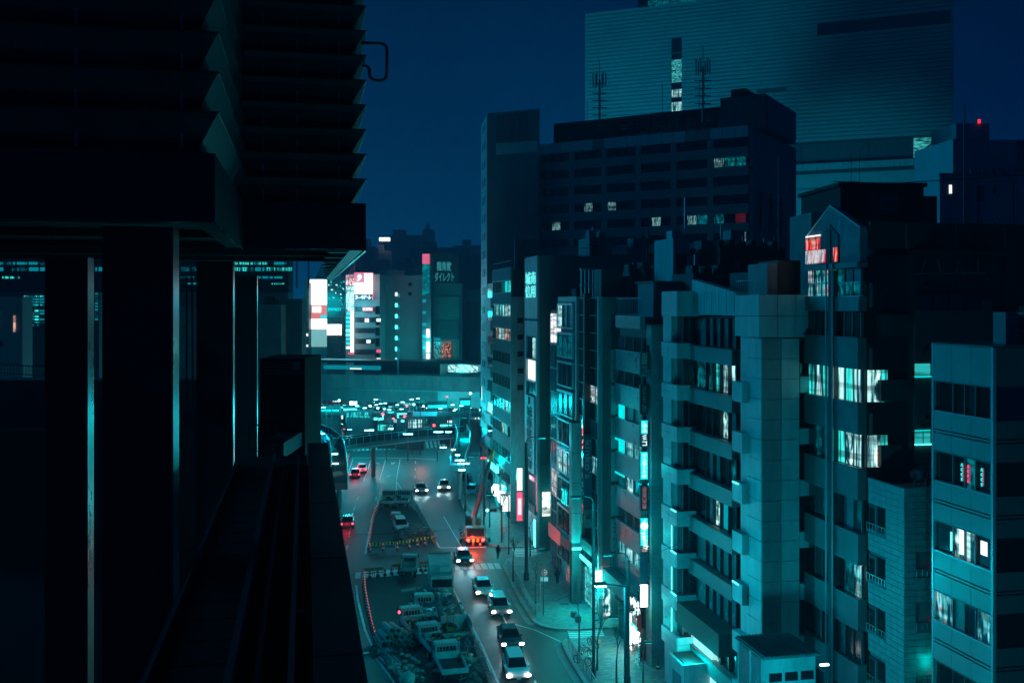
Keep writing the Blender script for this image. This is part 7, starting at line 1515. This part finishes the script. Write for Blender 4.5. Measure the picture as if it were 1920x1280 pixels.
person((934, 1048), R(20), 'pedestrian in a long dark coat standing at the road edge by the crane truck')
person((988, 1006), R(60), 'dark-clothed pedestrian on the upper pavement near the bank entrance'); person((1045, 1095), R(200), 'dark-clothed pedestrian walking on the middle pavement near the lit shop')
flat('works_patch', [G(x, y) for x, y in ((708, 1036), (690, 1040), (700, 1042), (712, 1040))], .006, ASPH2)
# small parked vans in front of the upper row
car((872, 905), R(-5), 'dark van parked with lamps off at the far end of the upper pavement', DKP, lit=False, kind='van'); car((884, 925), R(-8), 'grey car parked nose-on behind the first tree on the upper pavement', SIL, lit=False)
for (x, y, pw, c) in ((938, 962, 1200, (.0, .8, .85)), (960, 1000, 700, (.0, .75, .85)), (873, 890, 1500, (.0, .8, .9)), (700, 1150, 700, (0, .7, .85)), (780, 1040, 500, (0, .65, .85)), (700, 874, 420, (.9, .10, .08)), (668, 885, 260, (1, .02, .08)), (790, 870, 520, (.9, .22, .10))):  # the red and amber ones are assumed, for the glow on the far road
    p = G(x, y); lamp((p.x, p.y, 7.5 if c[0] == 0 else 3.2), pw, c, .5)

# assumed lamps, added unseen along the near kerb to light the tower front
for i, (u_, v_, r_, pw_) in enumerate(((62, 20.5, 0, 2600), (42, 20.5, 0, 3200), (22, 20.5, 0, 2600), (0, 20.5, 0, 1200))):
    q = W(u_, v_); o = make_lamp_post(11.5, ('unseen street lamp added at the kerb just below the picture', 'unseen street lamp added on the near kerb, second below the picture', 'unseen street lamp added on the near kerb abreast of the louvred building', 'unseen street lamp added at the kerb behind the viewpoint')[i], 'unseen street lamps added along the near kerb')
    o.location = (q.x, q.y, .1); o.rotation_euler.z = TH; e_ = q + Vector((-1.7 * CU, -1.7 * SU, 11.4)); lamp(tuple(e_), pw_, (0, .66, .9), .3)

# loose planks, trestles and tool boxes scattered through the works
rd_ = random.Random(91)
for i in range(26):
    t = rd_.random(); c0, c1 = G(800, 1115), G(880, 1270); c = c0.lerp(c1, t) + Vector((rd_.uniform(-2.6, 1.6), rd_.uniform(-2, 2), 0)); k = i % 3
    o = empty(('plank_bundle', 'tool_box', 'trestle')[k], (c.x, c.y, .01), rd_.uniform(0, 3), ORD[i // 3] + (' pale plank bundle', ' dark tool box', ' steel trestle')[k] + ' among the works clutter, counted towards the camera', ('planks', 'tool box', 'trestle')[k], ('plank bundles', 'tool boxes', 'trestles')[k] + ' scattered in the works'); zb = rd_.uniform(.0, .9)
    if k == 0:
        for j in range(4): B(o, 'plank', -1.1, 1.1, -.3 + j * .15, -.17 + j * .15, zb + j % 2 * .05, zb + .06 + j % 2 * .05, rd_.choice([SACK, CLAY, WHITEW]))
    elif k == 1: B(o, 'body', -.4, .4, -.25, .25, 0, .45 + zb * .5, rd_.choice([DARKW, TARP, REDP, GREYW])); B(o, 'lid', -.42, .42, -.27, .27, .46 + zb * .5, .52 + zb * .5, GREYW)
    else:
        for sx in (-.5, .5): rod(o, 'leg', (sx, -.35, 0), (sx, 0, .9 + zb), .03, STEEL); rod(o, 'leg', (sx, .35, 0), (sx, 0, .9 + zb), .03, STEEL)
        rod(o, 'beam', (-.7, 0, .9 + zb), (.7, 0, .9 + zb), .05, rd_.choice([ORNG, STEEL]))
